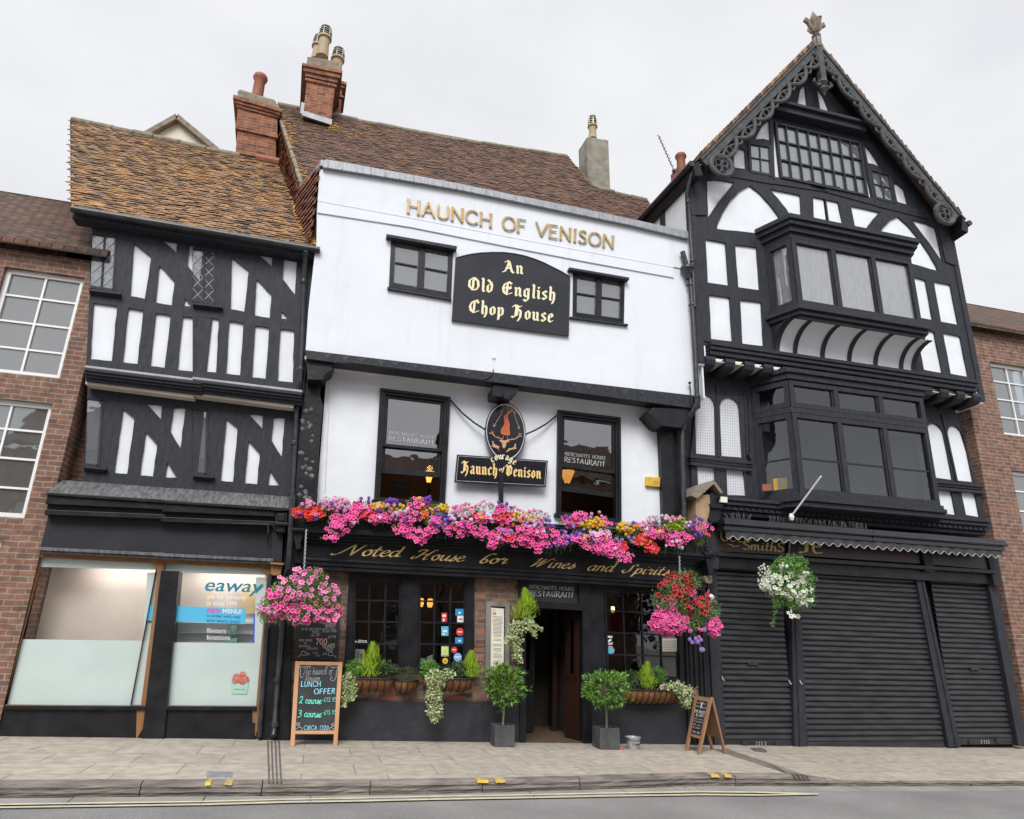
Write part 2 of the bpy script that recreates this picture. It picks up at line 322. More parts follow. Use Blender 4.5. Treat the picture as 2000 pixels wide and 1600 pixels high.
class MB:
    def __init__(s): s.v = []; s.f = []; s.t = []; s.m = []
    def add(s, vs, fs, tint=0.0, mi=0):
        o = len(s.v); s.v += [V(a) for a in vs]
        for f in fs: s.f.append([o + i for i in f]); s.t.append(tint); s.m.append(mi)
        return s
    def prism(s, pts, d=V((0, .05, 0)), tint=0.0, mi=0):
        d = V(d) if not isinstance(d, (int, float)) else V((0, d, 0))
        n = len(pts); a = [V(p) for p in pts]; b = [p + d for p in a]
        return s.add(a + b, [list(range(n)), list(range(2 * n - 1, n - 1, -1))] + [[i, i + n, (i + 1) % n + n, (i + 1) % n] for i in range(n)], tint, mi)
    def poly(s, px, y, th, tint=0.0, mi=0):           # outline in photo pixels on the plane y, thickness th backwards
        return s.prism([P(a, b, y) for a, b in px], V((0, th, 0)), tint, mi)
    def face(s, pts, tint=0.0, mi=0): return s.add(pts, [list(range(len(pts)))], tint, mi)
    def box(s, a, b, tint=0.0, mi=0, rz=0, c=None):
        (x0, y0, z0), (x1, y1, z1) = a, b
        vs = [V((x, y, z)) for z in (z0, z1) for x, y in ((x0, y0), (x1, y0), (x1, y1), (x0, y1))]
        if rz:
            c = c or V(((x0 + x1) / 2, (y0 + y1) / 2, 0)); m = Matrix.Rotation(rz, 3, 'Z'); vs = [m @ (v - c) + c for v in vs]
        return s.add(vs, [[0, 3, 2, 1], [4, 5, 6, 7], [0, 1, 5, 4], [1, 2, 6, 5], [2, 3, 7, 6], [3, 0, 4, 7]], tint, mi)
    def bar(s, p, q, w, y, th, w2=None):              # straight bar between two photo pixels, w pixels wide
        a = V(p); b = V(q); d = (b - a).normalized(); n = V((-d.y, d.x)); w2 = w if w2 is None else w2
        return s.poly([a - n * w / 2, b - n * w2 / 2, b + n * w2 / 2, a + n * w / 2], y, th)
    def tube(s, pts, r, seg=8, cap=True, mi=0):
        pts = [V(p) for p in pts]; n = len(pts); rs = r if isinstance(r, (list, tuple)) else [r] * n; o = len(s.v); u = None
        for i, p in enumerate(pts):
            t = ((pts[min(i + 1, n - 1)] - pts[max(i - 1, 0)]).normalized())
            if u is None: u = t.orthogonal().normalized()
            u = (u - t * u.dot(t)).normalized(); k = t.cross(u)
            for j in range(seg):
                a = 2 * math.pi * j / seg; s.v.append(p + (u * math.cos(a) + k * math.sin(a)) * rs[i])
        for i in range(n - 1):
            for j in range(seg):
                s.f.append([o + i * seg + j, o + i * seg + (j + 1) % seg, o + (i + 1) * seg + (j + 1) % seg, o + (i + 1) * seg + j]); s.t.append(0); s.m.append(mi)
        if cap:
            s.f.append([o + j for j in range(seg)][::-1]); s.f.append([o + (n - 1) * seg + j for j in range(seg)]); s.t += [0, 0]; s.m += [mi, mi]
        return s
    def lathe(s, c, prof, seg=16, mi=0, sc=(1, 1)):   # profile of (radius, z) about the vertical through c
        o = len(s.v); c = V(c)
        for r, z in prof:
            for j in range(seg):
                a = 2 * math.pi * j / seg; s.v.append(c + V((math.cos(a) * r * sc[0], math.sin(a) * r * sc[1], z)))
        for i in range(len(prof) - 1):
            for j in range(seg):
                s.f.append([o + i * seg + j, o + i * seg + (j + 1) % seg, o + (i + 1) * seg + (j + 1) % seg, o + (i + 1) * seg + j]); s.t.append(0); s.m.append(mi)
        s.f.append([o + j for j in range(seg)][::-1]); s.f.append([o + (len(prof) - 1) * seg + j for j in range(seg)]); s.t += [0, 0]; s.m += [mi, mi]
        return s
    def holed(s, outer, holes, y, th, jit=0.0, sub=0, conv=None):   # flat slab in photo pixels with openings cut through it
        conv = conv or (lambda a, b, yy: P(a, b, yy))
        def prep(lp, j):
            r = []
            for i in range(len(lp)):
                a = V(lp[i]); b = V(lp[(i + 1) % len(lp)]); r.append(a)
                k = int((b - a).length // sub) if sub else 0
                for q in range(1, k + 1):
                    d = (b - a).normalized(); nn = V((-d.y, d.x)); r.append(a + (b - a) * (q / (k + 1)) + nn * rng.uniform(-j, j))
            return r
        loops = [prep(outer, 0)] + [prep(h, jit) for h in holes]
        co = []; ed = []
        for lp in loops:
            o = len(co); co += lp; ed += [(o + i, o + (i + 1) % len(lp)) for i in range(len(lp))]
        vs, es, fs, *_ = delaunay_2d_cdt(co, ed, [], 1, 1e-4)
        keep = []
        for f in fs:
            cx = sum(vs[i].x for i in f) / len(f); cy = sum(vs[i].y for i in f) / len(f)
            if any(inside(cx, cy, h) for h in loops[1:]) or not inside(cx, cy, loops[0]): continue
            keep.append(list(f))
        o = len(s.v); s.v += [conv(a.x, a.y, y) for a in vs]
        for f in keep: s.f.append([o + i for i in f]); s.t.append(0); s.m.append(0)
        for lp in loops:
            o = len(s.v); n = len(lp); fr = [conv(a.x, a.y, y) for a in lp]; s.v += fr + [p + V((0, th, 0)) for p in fr]
            for i in range(n): s.f.append([o + i, o + n + i, o + n + (i + 1) % n, o + (i + 1) % n]); s.t.append(0); s.m.append(0)
        return s
    def build(s, name, mat, parent=None, label=None, cat=None, group=None, kind=None, smooth=False, bevel=0, weld=True, base=None):
        if not s.v: return None
        if parent is not None: b = BASE[parent.name]
        elif base is not None: b = V(base)
        elif kind == 'structure': b = V((0, 0, 0))
        else:
            b = V((sum(v.x for v in s.v) / len(s.v), sum(v.y for v in s.v) / len(s.v), min(v.z for v in s.v)))
        me = bpy.data.meshes.new(name); me.from_pydata([v - b for v in s.v], [], s.f)
        if any(s.t):
            at = me.attributes.new('tint', 'FLOAT', 'FACE'); at.data.foreach_set('value', s.t)
        for mt in (mat if isinstance(mat, (list, tuple)) else [mat]): me.materials.append(M[mt])
        me.polygons.foreach_set('material_index', s.m)
        if weld:
            bm = bmesh.new(); bm.from_mesh(me); bmesh.ops.remove_doubles(bm, verts=bm.verts, dist=1e-5) if len(s.v) < 4000 else None
            bmesh.ops.recalc_face_normals(bm, faces=bm.faces); bm.to_mesh(me); bm.free()
        if smooth:
            me.polygons.foreach_set('use_smooth', [True] * len(me.polygons))
            try: me.set_sharp_from_angle(angle=R(40))
            except Exception: pass
        o = bpy.data.objects.new(name, me); col.objects.link(o)
        if parent is not None: o.parent = parent
        else: o.location = b
        BASE[o.name] = b
        if bevel:
            m = o.modifiers.new('bevel', 'BEVEL'); m.width = bevel; m.segments = 2; m.limit_method = 'ANGLE'; m.angle_limit = R(40)
        return tag(o, label, cat, group, kind)
class Quad:                                           # TL, TR, BR, BL in photo pixels on plane y (or world points)
    def __init__(s, tl, tr, br, bl, y=0.0):
        c = lambda a: V(a) if len(a) == 3 else P(a[0], a[1], y)
        s.tl, s.tr, s.br, s.bl = c(tl), c(tr), c(br), c(bl)
        s.w = (s.br - s.bl).length; s.h = (s.tl - s.bl).length
        s.n = (s.br - s.bl).cross(s.tl - s.bl).normalized()     # faces the street
    def pt(s, u, v, out=0.0):
        return (s.bl * (1 - u) + s.br * u) * (1 - v) + (s.tl * (1 - u) + s.tr * u) * v + s.n * out
    def rect(s, mb, u0, u1, v0, v1, out, th, tint=0, mi=0):
        mb.prism([s.pt(u0, v0, out), s.pt(u1, v0, out), s.pt(u1, v1, out), s.pt(u0, v1, out)], s.n * -th, tint, mi); return mb
    def poly(s, mb, pts, out, th, mi=0, tint=0):
        mb.prism([s.pt(u, v, out) for u, v in pts], s.n * -th, tint, mi); return mb
    def ring(s, mb, w, out, th, b=None):              # frame of width w metres
        u = w / s.w; v = w / s.h; b = v if b is None else b / s.h
        s.rect(mb, 0, u, 0, 1, out, th); s.rect(mb, 1 - u, 1, 0, 1, out, th)
        s.rect(mb, u, 1 - u, 1 - v, 1, out, th); s.rect(mb, u, 1 - u, 0, b, out, th); return mb
    def inner(s, w, b=None):
        u = w / s.w; v = w / s.h; b = v if b is None else b / s.h
        return Quad(s.pt(u, 1 - v), s.pt(1 - u, 1 - v), s.pt(1 - u, b), s.pt(u, b))
    def grid(s, mb, cols, rows, w, out, th):
        for i in range(1, cols): u = i / cols; s.rect(mb, u - w / 2 / s.w, u + w / 2 / s.w, 0, 1, out, th)
        for i in range(1, rows): v = i / rows; s.rect(mb, 0, 1, v - w / 2 / s.h, v + w / 2 / s.h, out - .002, th)
        return mb
    def disc(s, mb, u, v, r, out, th, n=20, mi=0):
        s.poly(mb, [(u + r * math.cos(a * 2 * math.pi / n) / s.w, v + r * math.sin(a * 2 * math.pi / n) / s.h) for a in range(n)], out, th, mi); return mb
# ------------------------------------------------------------------ lettering: pen strokes swept with a broad nib
def _parse(d):
    out = {}
    for k, (adv, s) in d.items():
        st = []
        for part in s.split('|'):
            sm = part.startswith('~'); part = part.lstrip('~')
            pts = [tuple(float(q) for q in p.split(',')) for p in part.split()]
            st.append((sm, pts))
        out[k] = (adv, st)
    return out
ROMAN = _parse({
 'A': (.80, '0.02,0 .39,1 .78,0|.17,.34 .62,.34'), 'B': (.62, '.06,0 .06,1|~.06,1 .36,1 .50,.86 .48,.68 .32,.54 .06,.54|~.06,.54 .38,.54 .56,.40 .54,.14 .34,0 .06,0'),
 'C': (.78, '~.74,.84 .58,.96 .42,1 .18,.88 .05,.64 .05,.36 .18,.12 .42,0 .60,.04 .76,.16'), 'D': (.78, '.06,0 .06,1|~.06,1 .40,1 .66,.82 .73,.5 .66,.18 .40,0 .06,0'),
 'E': (.58, '.06,0 .06,1|.06,1 .52,1|.06,.53 .44,.53|.06,0 .54,0'), 'F': (.55, '.06,0 .06,1|.06,1 .52,1|.06,.53 .44,.53'),
 'G': (.80, '~.74,.84 .58,.97 .42,1 .18,.88 .05,.64 .05,.36 .18,.12 .42,0 .62,.03 .74,.12|.74,.12 .74,.45 .5,.45'), 'H': (.80, '.08,0 .08,1|.72,0 .72,1|.08,.53 .72,.53'),
 'I': (.26, '.13,0 .13,1'), 'J': (.40, '~.30,1 .30,.2 .22,.02 .04,.02'), 'K': (.7, '.08,0 .08,1|.62,1 .1,.48|.28,.62 .68,0'), 'L': (.56, '.08,1 .08,0 .52,0'),
 'M': (.92, '.08,0 .12,1 .46,.15 .80,1 .84,0'), 'N': (.80, '.08,0 .08,1 .72,0 .72,1'), 'O': (.86, '~.43,1 .20,.92 .05,.66 .05,.34 .20,.08 .43,0 .66,.08 .81,.34 .81,.66 .66,.92 .43,1'),
 'P': (.6, '.08,0 .08,1|~.08,1 .38,1 .54,.86 .54,.66 .38,.5 .08,.5'), 'R': (.66, '.08,0 .08,1|~.08,1 .38,1 .52,.88 .52,.68 .38,.54 .08,.54|.30,.54 .64,0'),
 'S': (.56, '~.48,.88 .36,.98 .20,.98 .08,.86 .10,.66 .28,.54 .44,.42 .50,.24 .42,.06 .26,0 .12,.03 .04,.14'), 'T': (.68, '.34,0 .34,1|.02,1 .66,1'),
 'U': (.76, '~.08,1 .08,.3 .20,.06 .38,0 .56,.06 .68,.3 .68,1'), 'V': (.78, '.02,1 .39,0 .76,1'), 'W': (1.05, '.02,1 .28,0 .52,.9 .78,0 1.03,1'), 'X': (.7, '.03,1 .67,0|.67,1 .03,0'),
 'Y': (.72, '.03,1 .36,.5 .69,1|.36,.5 .36,0'), 'Z': (.65, '.05,1 .6,1 .04,0 .62,0'),
 '0': (.62, '~.31,1 .1,.8 .06,.5 .1,.2 .31,0 .52,.2 .56,.5 .52,.8 .31,1'), '1': (.32, '.06,.82 .18,1 .18,0'), '2': (.6, '~.06,.8 .2,1 .42,.98 .52,.76 .36,.42 .05,.02|.05,.02 .56,.02'),
 '3': (.6, '~.06,.9 .3,1 .5,.84 .42,.6 .24,.54 .48,.46 .54,.2 .34,0 .04,.1'), '5': (.6, '.5,1 .12,1 .1,.58|~.1,.58 .36,.62 .54,.4 .44,.08 .2,0 .04,.08'), '7': (.56, '.04,1 .54,1 .2,0'),
 '9': (.6, '~.5,.7 .34,.5 .14,.54 .08,.78 .26,1 .46,.94 .52,.7 .46,.2 .3,0'), '.': (.22, '.08,.02 .13,.02'), '!': (.26, '.12,1 .12,.3|.12,.04 .13,.02'), '-': (.5, '.08,.45 .42,.45'), '&': (.7, '~.64,.1 .2,.7 .3,.98 .44,.8 .1,.3 .2,0 .5,.1 .62,.4'),
 '£': (.62, '~.52,.86 .38,1 .22,.86 .22,.3 .06,.02|.06,.02 .58,.04|.06,.48 .42,.48'), ' ': (.42, '0,0 0,0')})
UNCIAL = dict(ROMAN); UNCIAL.update(_parse({
 'M': (.82, '.06,0 .06,.9|.40,0 .40,.84|.74,0 .74,.9|~.06,.86 .2,.96 .40,.84 .58,.96 .74,.86'), 'N': (.66, '.08,0 .08,.92|.58,0 .58,.92|0,.92 .66,.92'), 'T': (.56, '.28,0 .28,1.12|.04,.8 .52,.8'),
 'H': (.62, '.08,0 .08,1|.08,.55 .54,.55|.54,0 .54,.95'), 'U': (.62, '.08,1 .08,.3 .22,.04 .42,.04 .54,.3|.54,0 .54,1'), 'E': (.54, '~.5,.95 .2,1 .06,.75 .06,.25 .2,0 .5,.05|.06,.52 .42,.52'),
 'A': (.70, '.02,0 .34,.98 .66,0|.14,.3 .56,.3'), 'R': (.62, '.08,0 .08,1|~.0,.98 .38,1 .5,.84 .46,.64 .3,.52 .1,.5|~.26,.52 .48,.12 .72,-.12')}))
BLACK = _parse({
 'a': (.42, '.06,.54 .16,.64 .28,.54 .28,.08 .36,0|.28,.38 .14,.34 .05,.22 .07,.08 .15,0 .28,.1'), 'c': (.36, '.30,.54 .20,.64 .07,.52 .07,.12 .18,0 .31,.1'),
 'd': (.42, '.32,.5 .28,.12 .17,0 .07,.12 .07,.5 .18,.62|.32,.5 .27,.74 .08,.94'), 'e': (.36, '.07,.32 .29,.44 .28,.54 .18,.64 .07,.52 .07,.12 .18,0 .31,.1'),
 'f': (.30, '.12,0 .12,.85 .22,1 .32,.92|.0,.58 .28,.58'), 'g': (.44, '.30,.52 .18,.64 .07,.52 .07,.14 .17,.02 .30,.12|.30,.64 .30,-.16 .18,-.32 .04,-.22'),
 'h': (.44, '.04,1.02 .09,.94 .09,.06 .15,0|.09,.5 .22,.64 .32,.52 .32,.04 .24,-.24'), 'i': (.22, '.04,.62 .10,.54 .10,.08 .17,0|.07,.86 .12,.80'),
 'l': (.22, '.04,1.02 .10,.94 .10,.08 .17,0'), 'n': (.46, '.03,.62 .09,.54 .09,.06 .14,0|.09,.5 .22,.64 .32,.54 .32,.08 .40,0'), 'm': (.66, '.03,.62 .09,.54 .09,0|.09,.5 .2,.64 .3,.54 .3,0|.3,.5 .42,.64 .52,.54 .52,.08 .6,0'),
 'o': (.40, '.18,.64 .07,.52 .07,.14 .18,0 .30,.12 .30,.5 .18,.64'), 'p': (.42, '.03,.62 .09,.54 .09,-.3|.09,.5 .22,.64 .32,.52 .32,.12 .2,0 .09,.1'),
 'r': (.34, '.03,.62 .09,.54 .09,.06 .14,0|.09,.5 .20,.64 .28,.56'), 's': (.36, '.28,.56 .18,.64 .07,.54 .09,.42 .27,.24 .28,.12 .18,0 .06,.08'),
 'u': (.46, '.03,.62 .09,.54 .09,.12 .2,0 .30,.1|.26,.62 .32,.54 .32,.08 .40,0'), 't': (.3, '.12,.9 .12,.1 .2,0 .28,.06|.0,.6 .26,.6'),
 'A': (.72, '.10,.84 .24,.98 .36,.86 .52,.12 .64,0|.33,.9 .20,.3 .10,.05 -.02,.0|.16,.36 .44,.36'), 'O': (.70, '.26,.96 .08,.74 .06,.28 .26,.02 .50,.08 .60,.34 .56,.76 .36,.98 .2,.9|.30,.86 .28,.14'),
 'E': (.68, '.56,.86 .38,1 .16,.82 .06,.5 .12,.16 .32,0 .58,.16|.14,.5 .50,.54|.32,.9 .30,.1|.5,.64 .5,.46'), 'C': (.66, '.56,.80 .44,1 .18,.84 .06,.5 .12,.16 .32,0 .58,.16|.32,.9 .30,.12'),
 'H': (.70, '.02,.84 .12,.98 .24,.86 .20,.12 .08,.0 -.02,.08|.22,.5 .40,.66 .52,.52 .50,.08 .38,-.22|.20,.98 .42,.86 .52,.96|.3,.8 .3,.2'),
 'V': (.70, '.02,.86 .12,.98 .20,.86 .16,.2 .32,.0 .54,.16 .58,.7 .44,.98 .30,.86|.36,.86 .34,.14'), ' ': (.34, '0,0 0,0')})
SCRIPT = _parse({
 'a': (.50, '~.40,.52 .24,.58 .08,.44 .04,.18 .16,.0 .30,.10 .40,.34|~.41,.56 .38,.2 .42,.02 .52,.08'), 'c': (.42, '~.36,.46 .26,.58 .10,.46 .04,.2 .16,0 .32,.04 .44,.16'),
 'd': (.52, '~.40,.50 .24,.58 .08,.44 .04,.18 .16,0 .30,.10 .40,.34|~.46,1.22 .44,.8 .42,.5 .40,.14 .44,.0 .54,.08|~.46,1.22 .40,1.16 .36,1.06'), 'e': (.42, '~.06,.26 .28,.34 .36,.48 .26,.58 .10,.46 .04,.2 .16,0 .32,.04 .44,.16'),
 'f': (.36, '~.30,.92 .20,1.02 .12,.85 .10,.3 .06,-.25 -.06,-.3|-.02,.5 .28,.54'), 'F': (.46, '~.50,1.0 .34,1.06 .20,.9 .10,.55 .04,.2 .10,.02 .24,.0 .34,.14 .30,.34 .18,.40'), 'g': (.5, '~.40,.50 .22,.58 .06,.4 .08,.1 .22,.04 .38,.3|~.42,.56 .38,-.1 .24,-.34 .04,-.24'),
 'h': (.52, '~.12,1.0 .08,.5 .06,0|~.07,.3 .22,.54 .36,.52 .38,.3 .36,.06 .46,.02 .54,.1'), 'i': (.28, '~.10,.56 .08,.14 .14,0 .28,.1|.16,.82 .18,.84'), 'l': (.28, '~.06,.3 .22,.9 .12,1.0 .06,.5 .08,.06 .2,0 .3,.1'),
 'm': (.8, '~.06,.56 .06,.0|~.06,.3 .2,.56 .34,.5 .34,0|~.34,.3 .48,.56 .6,.5 .62,.1 .7,0 .8,.08'), 'n': (.52, '~.04,.5 .12,.54 .08,0|~.09,.3 .24,.56 .38,.5 .38,.2 .40,.02 .54,.1'),
 'o': (.46, '~.24,.58 .08,.46 .04,.2 .16,0 .32,.06 .38,.32 .30,.54 .22,.54 .34,.46 .48,.52'), 'p': (.50, '~.10,.58 .08,.1 .02,-.36|~.09,.34 .24,.58 .40,.48 .38,.14 .22,.0 .10,.08'),
 'r': (.40, '~.02,.44 .10,.62 .12,.50 .30,.5 .24,.2 .28,.02 .42,.1'), 's': (.38, '~.04,.06 .18,.30 .22,.60 .24,.44 .34,.22 .22,.0 .06,.04'), 't': (.34, '~.16,.9 .10,.4 .10,.08 .2,0 .34,.1|.0,.58 .3,.6'),
 'u': (.52, '~.08,.56 .06,.16 .16,.0 .30,.1 .40,.4|~.42,.56 .38,.14 .44,.0 .54,.1'), 'v': (.44, '~.04,.5 .12,.5 .16,.04 .3,.2 .38,.56'), 'w': (.66, '~.06,.56 .06,.1 .2,.0 .32,.4|~.34,.56 .32,.1 .46,0 .6,.3 .62,.56'),
 'N': (.90, '~-.48,.06 -.34,.0 -.1,.2 .22,.78 .32,.96|~.34,1.0 .38,.5 .46,.02|~.44,.02 .66,.6 .80,.92 .96,1.06 1.14,.98'),
 'H': (1.0, '~.0,.3 -.06,.12 .08,.04 .26,.3 .50,.98|~.10,.80 .16,.98 .34,1.04 .5,.98|~1.04,1.04 .92,1.0 .74,.6 .62,.1 .72,0 .82,.06|~.3,.48 .5,.56 .78,.5'),
 'W': (1.15, '~.24,.86 .40,1.02 .42,.9 .20,.06|~.2,.04 .5,.5 .74,.98|~.72,.96 .56,.06|~.56,.04 .8,.5 1.06,.96 1.2,.98'),
 'S': (.70, '~.70,.86 .60,1.02 .42,.92 .40,.66 .38,.3 .20,.04 .02,.10 -.06,.28 .04,.34'), 'T': (.7, '~.04,.8 .2,.98 .5,.94 .78,1.02|~.44,.96 .34,.4 .2,.04 .06,.08'), 'V': (.7, '~.02,.8 .14,.96 .22,.7 .22,.02 .5,.5 .72,1.0'),
 '2': ROMAN['2'] and (.6, '~.06,.8 .2,1 .42,.98 .52,.76 .36,.42 .05,.02 .3,.1 .56,.0'), '3': (.6, '~.06,.9 .3,1 .5,.84 .42,.6 .24,.54 .48,.46 .54,.2 .34,0 .04,-.1'), ' ': (.40, '0,0 0,0'), '-': (.4, '.06,.4 .34,.42'), '£': (.55, '~.46,.86 .34,1 .2,.86 .2,.3 .04,.02 .5,.04|.06,.48 .4,.48')})
def catmull(pts, n=5):
    r = []; q = [pts[0]] + list(pts) + [pts[-1]]
    if pts[0] == pts[-1]: q[0] = pts[-2]; q[-1] = pts[1]
    for i in range(1, len(q) - 2):
        for k in range(n):
            t = k / n
            r.append(tuple(.5 * (2 * q[i][c] + (q[i + 1][c] - q[i - 1][c]) * t + (2 * q[i - 1][c] - 5 * q[i][c] + 4 * q[i + 1][c] - q[i + 2][c]) * t * t + (3 * q[i][c] - q[i - 1][c] - 3 * q[i + 1][c] + q[i + 2][c]) * t ** 3) for c in (0, 1)))
    r.append(tuple(pts[-1])); return r
def pen(mb, pts, q, conv, nib, ang, out, th, hair=.3, cnt=[0]):
    """one pen stroke in glyph units -> hull pieces on quad q"""
    ca, sa = math.cos(ang), math.sin(ang); h = nib * hair
    corner = [(ca * a * nib / 2 - sa * b * h / 2, sa * a * nib / 2 + ca * b * h / 2) for a, b in ((1, 1), (1, -1), (-1, -1), (-1, 1))]
    for a, b in zip(pts, pts[1:]):
        if a == b: continue
        hp = hull2([(a[0] + c[0], a[1] + c[1]) for c in corner] + [(b[0] + c[0], b[1] + c[1]) for c in corner])
        cnt[0] = (cnt[0] + 1) % 17; o = out + cnt[0] * .00012
        w3 = [q.pt(*conv(x, y), o) for x, y in hp]
        if th: mb.prism(w3, q.n * -th)
        else: mb.face(w3)
def write(mb, font, text, q, nib=.12, ang=R(35), out=.003, th=0, hair=.3, slant=0, serif=0, spacing=.08, fit=True, size=None, jitter=0, only=None):
    xs = []; x = 0
    for c in text:
        g = font.get(c) or ROMAN.get(c.upper()) or font[' ']; xs.append((x, g)); x += g[0] + spacing
    tot = x - spacing; sc = 1 / tot if fit else (size / q.w)
    vs = 1 if fit or size is None else size / q.h
    for k_, (x0, g) in enumerate(xs):
        if only is not None and k_ != only: continue
        jy = rng.uniform(-jitter, jitter)
        for sm, pts in g[1]:
            p2 = catmull(pts) if sm and len(pts) > 2 else list(pts)
            conv = lambda a, b, x0=x0: ((x0 + a + slant * b) * sc, (b + jy) * vs)
            pen(mb, p2, q, conv, nib, ang, out, th, hair)
            if serif and not sm:
                for e in (pts[0], pts[-1]):
                    if (e[1] in (0, 1)) and abs(pts[0][0] - pts[-1][0]) < .99 and not (abs(pts[0][1] - pts[-1][1]) < .01):
                        pen(mb, [(e[0] - serif, e[1]), (e[0] + serif, e[1])], q, conv, .045, 0, out, th, 1)
    return mb
def bfont(text, q, mb, out=.003, slant=0, bold=0):    # Blender's own built-in face, fitted to the quad
    cu = bpy.data.curves.new('lettering', 'FONT'); cu.body = text; cu.shear = slant; cu.offset = bold; cu.resolution_u = 3
    ob = bpy.data.objects.new('lettering', cu); col.objects.link(ob); dg = bpy.context.evaluated_depsgraph_get(); dg.update()
    me = ob.evaluated_get(dg).to_mesh(); vs = [v.co.copy() for v in me.vertices]; fs = [list(p.vertices) for p in me.polygons]
    ob.evaluated_get(dg).to_mesh_clear(); bpy.data.objects.remove(ob); bpy.data.curves.remove(cu)
    x0 = min(v.x for v in vs); x1 = max(v.x for v in vs)
    mb.add([q.pt((v.x - x0) / (x1 - x0), v.y / .70, out) for v in vs], fs); return mb
def scribble(mb, q, u0, u1, v, h, n, nib=.0, out=.003, seed=0, w=.006):   # small print too fine to read
    r = random.Random(seed); x = u0
    while x < u1:
        ww = r.uniform(.03, .09) * (u1 - u0) * 1.6
        e = min(u1, x + ww); q.rect(mb, x, e, v - h / 2, v + h / 2 * r.uniform(.5, 1), out, .001); x = e + .02 * (u1 - u0)
    return mb

# ------------------------------------------------------------------ roof tiles laid course by course
def tiles(mb, plane, poly_px, cw=.17, ch=.105, seed=1, lift=.016, drop=.06, up=None):
    """plane: (o, n); poly_px: outline in photo pixels; tiles lie on the plane wherever their centre falls in the outline"""
    r = random.Random(seed); o, n = plane; n = n.copy()
    if n.z < 0: n = -n
    u = V((1, 0, 0)) if up is None else up; u = (u - n * u.dot(n)).normalized(); v = n.cross(u)
    if v.z < 0: v = -v
    ps = [PL(a, b, plane) for a, b in poly_px]
    uv = [((p - o).dot(u), (p - o).dot(v)) for p in ps]
    u0, u1 = min(a for a, _ in uv), max(a for a, _ in uv); v0, v1 = min(b for _, b in uv), max(b for _, b in uv)
    j = 0; vv = v0 - ch
    while vv < v1 + ch:
        uu = u0 - cw * (1.5 if j % 2 else 1); sag = .0
        cj = r.uniform(-.006, .006)
        while uu < u1 + cw:
            cu, cv = uu + cw / 2, vv + ch / 2
            if inside(cu, cv, uv):
                wob = .012 * math.sin(uu * .9 + 1.3) + .008 * math.sin(uu * 2.3 + j * .05)
                a = r.uniform(-.006, .006); l0 = lift * r.uniform(.7, 1.7); l1 = .004; dd = r.uniform(-.008, .008) + cj
                pts = []
                for (du, dv, hh) in ((.004, dd, l0 + a), (cw - .004, dd + r.uniform(-.004, .004), l0 - a), (cw - .004, ch + drop, l1), (.004, ch + drop, l1)):
                    pts.append(o + u * (uu + du) + v * (vv + dv + wob) + n * hh)
                b0, b1 = pts[0] - n * .012, pts[1] - n * .012
                mb.add([pts[0], pts[1], pts[2], pts[3], b0, b1, pts[3] - n * .01, pts[2] - n * .01], [[0, 1, 2, 3], [4, 5, 1, 0], [4, 0, 3, 6], [1, 5, 7, 2]], min(1, max(0, r.gauss(.36, .27))))
            uu += cw
        vv += ch; j += 1
    return mb

# ------------------------------------------------------------------ leaves and petals
def leaf(mb, c, d, n, l, w, r, mi=0, fold=.25):
    d = d.normalized(); s = d.cross(n)
    s = s.normalized() if s.length > 1e-4 else d.orthogonal().normalized(); up = s.cross(d)
    a = c; b = c + d * l; m = c + d * l * .45
    t = r.random() ** 1.6
    mb.add([a, m + s * w / 2 + up * w * fold, b, m - s * w / 2 + up * w * fold, m], [[0, 4, 1], [1, 4, 2], [2, 4, 3], [3, 4, 0]], t, mi)
def rdir(r, out=V((0, -1, 0)), k=1.0):
    while True:
        v = V((r.uniform(-1, 1), r.uniform(-1, 1), r.uniform(-1, 1)))
        if .05 < v.length < 1: break
    return (v.normalized() + out * k).normalized()
def foliage(mb, pts, r, l=.04, w=.018, per=3, k=.5, out=V((0, -.7, .5)), stem=False):
    for p in pts:
        for _ in range(per):
            d = rdir(r, out, k); leaf(mb, p + V((r.uniform(-1, 1), r.uniform(-1, 1), r.uniform(-1, 1))) * l * .6, d, rdir(r, V((0, -.4, .9)), 1.2), l * r.uniform(.6, 1.25), w * r.uniform(.7, 1.2), r)
def conifer(mb, base, h, rad, r, n=420, l=.05, w=.012, mi=0):   # feathery upright bush of fine sprays
    for _ in range(n):
        t = r.random() ** .8; z = t * h; a = r.uniform(0, 6.283)
        prof = (.8 + .2 * t / .25) if t < .25 else ((1 - t) / .75) ** .85 + .04
        lob = 1 + .22 * math.sin(a * 3 + z * 26 + rad * 90) + .12 * math.sin(a * 5 - z * 40); rr = rad * min(1, prof) * r.uniform(.3, 1.08) * lob; p = base + V((.12 * rad * math.sin(z * 14 + rad * 50), 0, 0)) + V((math.cos(a) * rr, math.sin(a) * rr * .8, z))
        d = V((math.cos(a) * .55, math.sin(a) * .55, 1.0 + t)) + rdir(r, V((0, 0, 0)), 0) * .35
        leaf(mb, p, d, V((math.cos(a), math.sin(a), .3)), l * r.uniform(.6, 1.7), w * .9, r, mi)
def ico_pts(r, c, rad, n, sh=(1, 1, 1), inner=.55):
    o = []
    while len(o) < n:
        v = V((r.uniform(-1, 1), r.uniform(-1, 1), r.uniform(-1, 1)))
        if inner < v.length < 1: o.append(V(c) + V((v.x * rad * sh[0], v.y * rad * sh[1], v.z * rad * sh[2])))
    return o
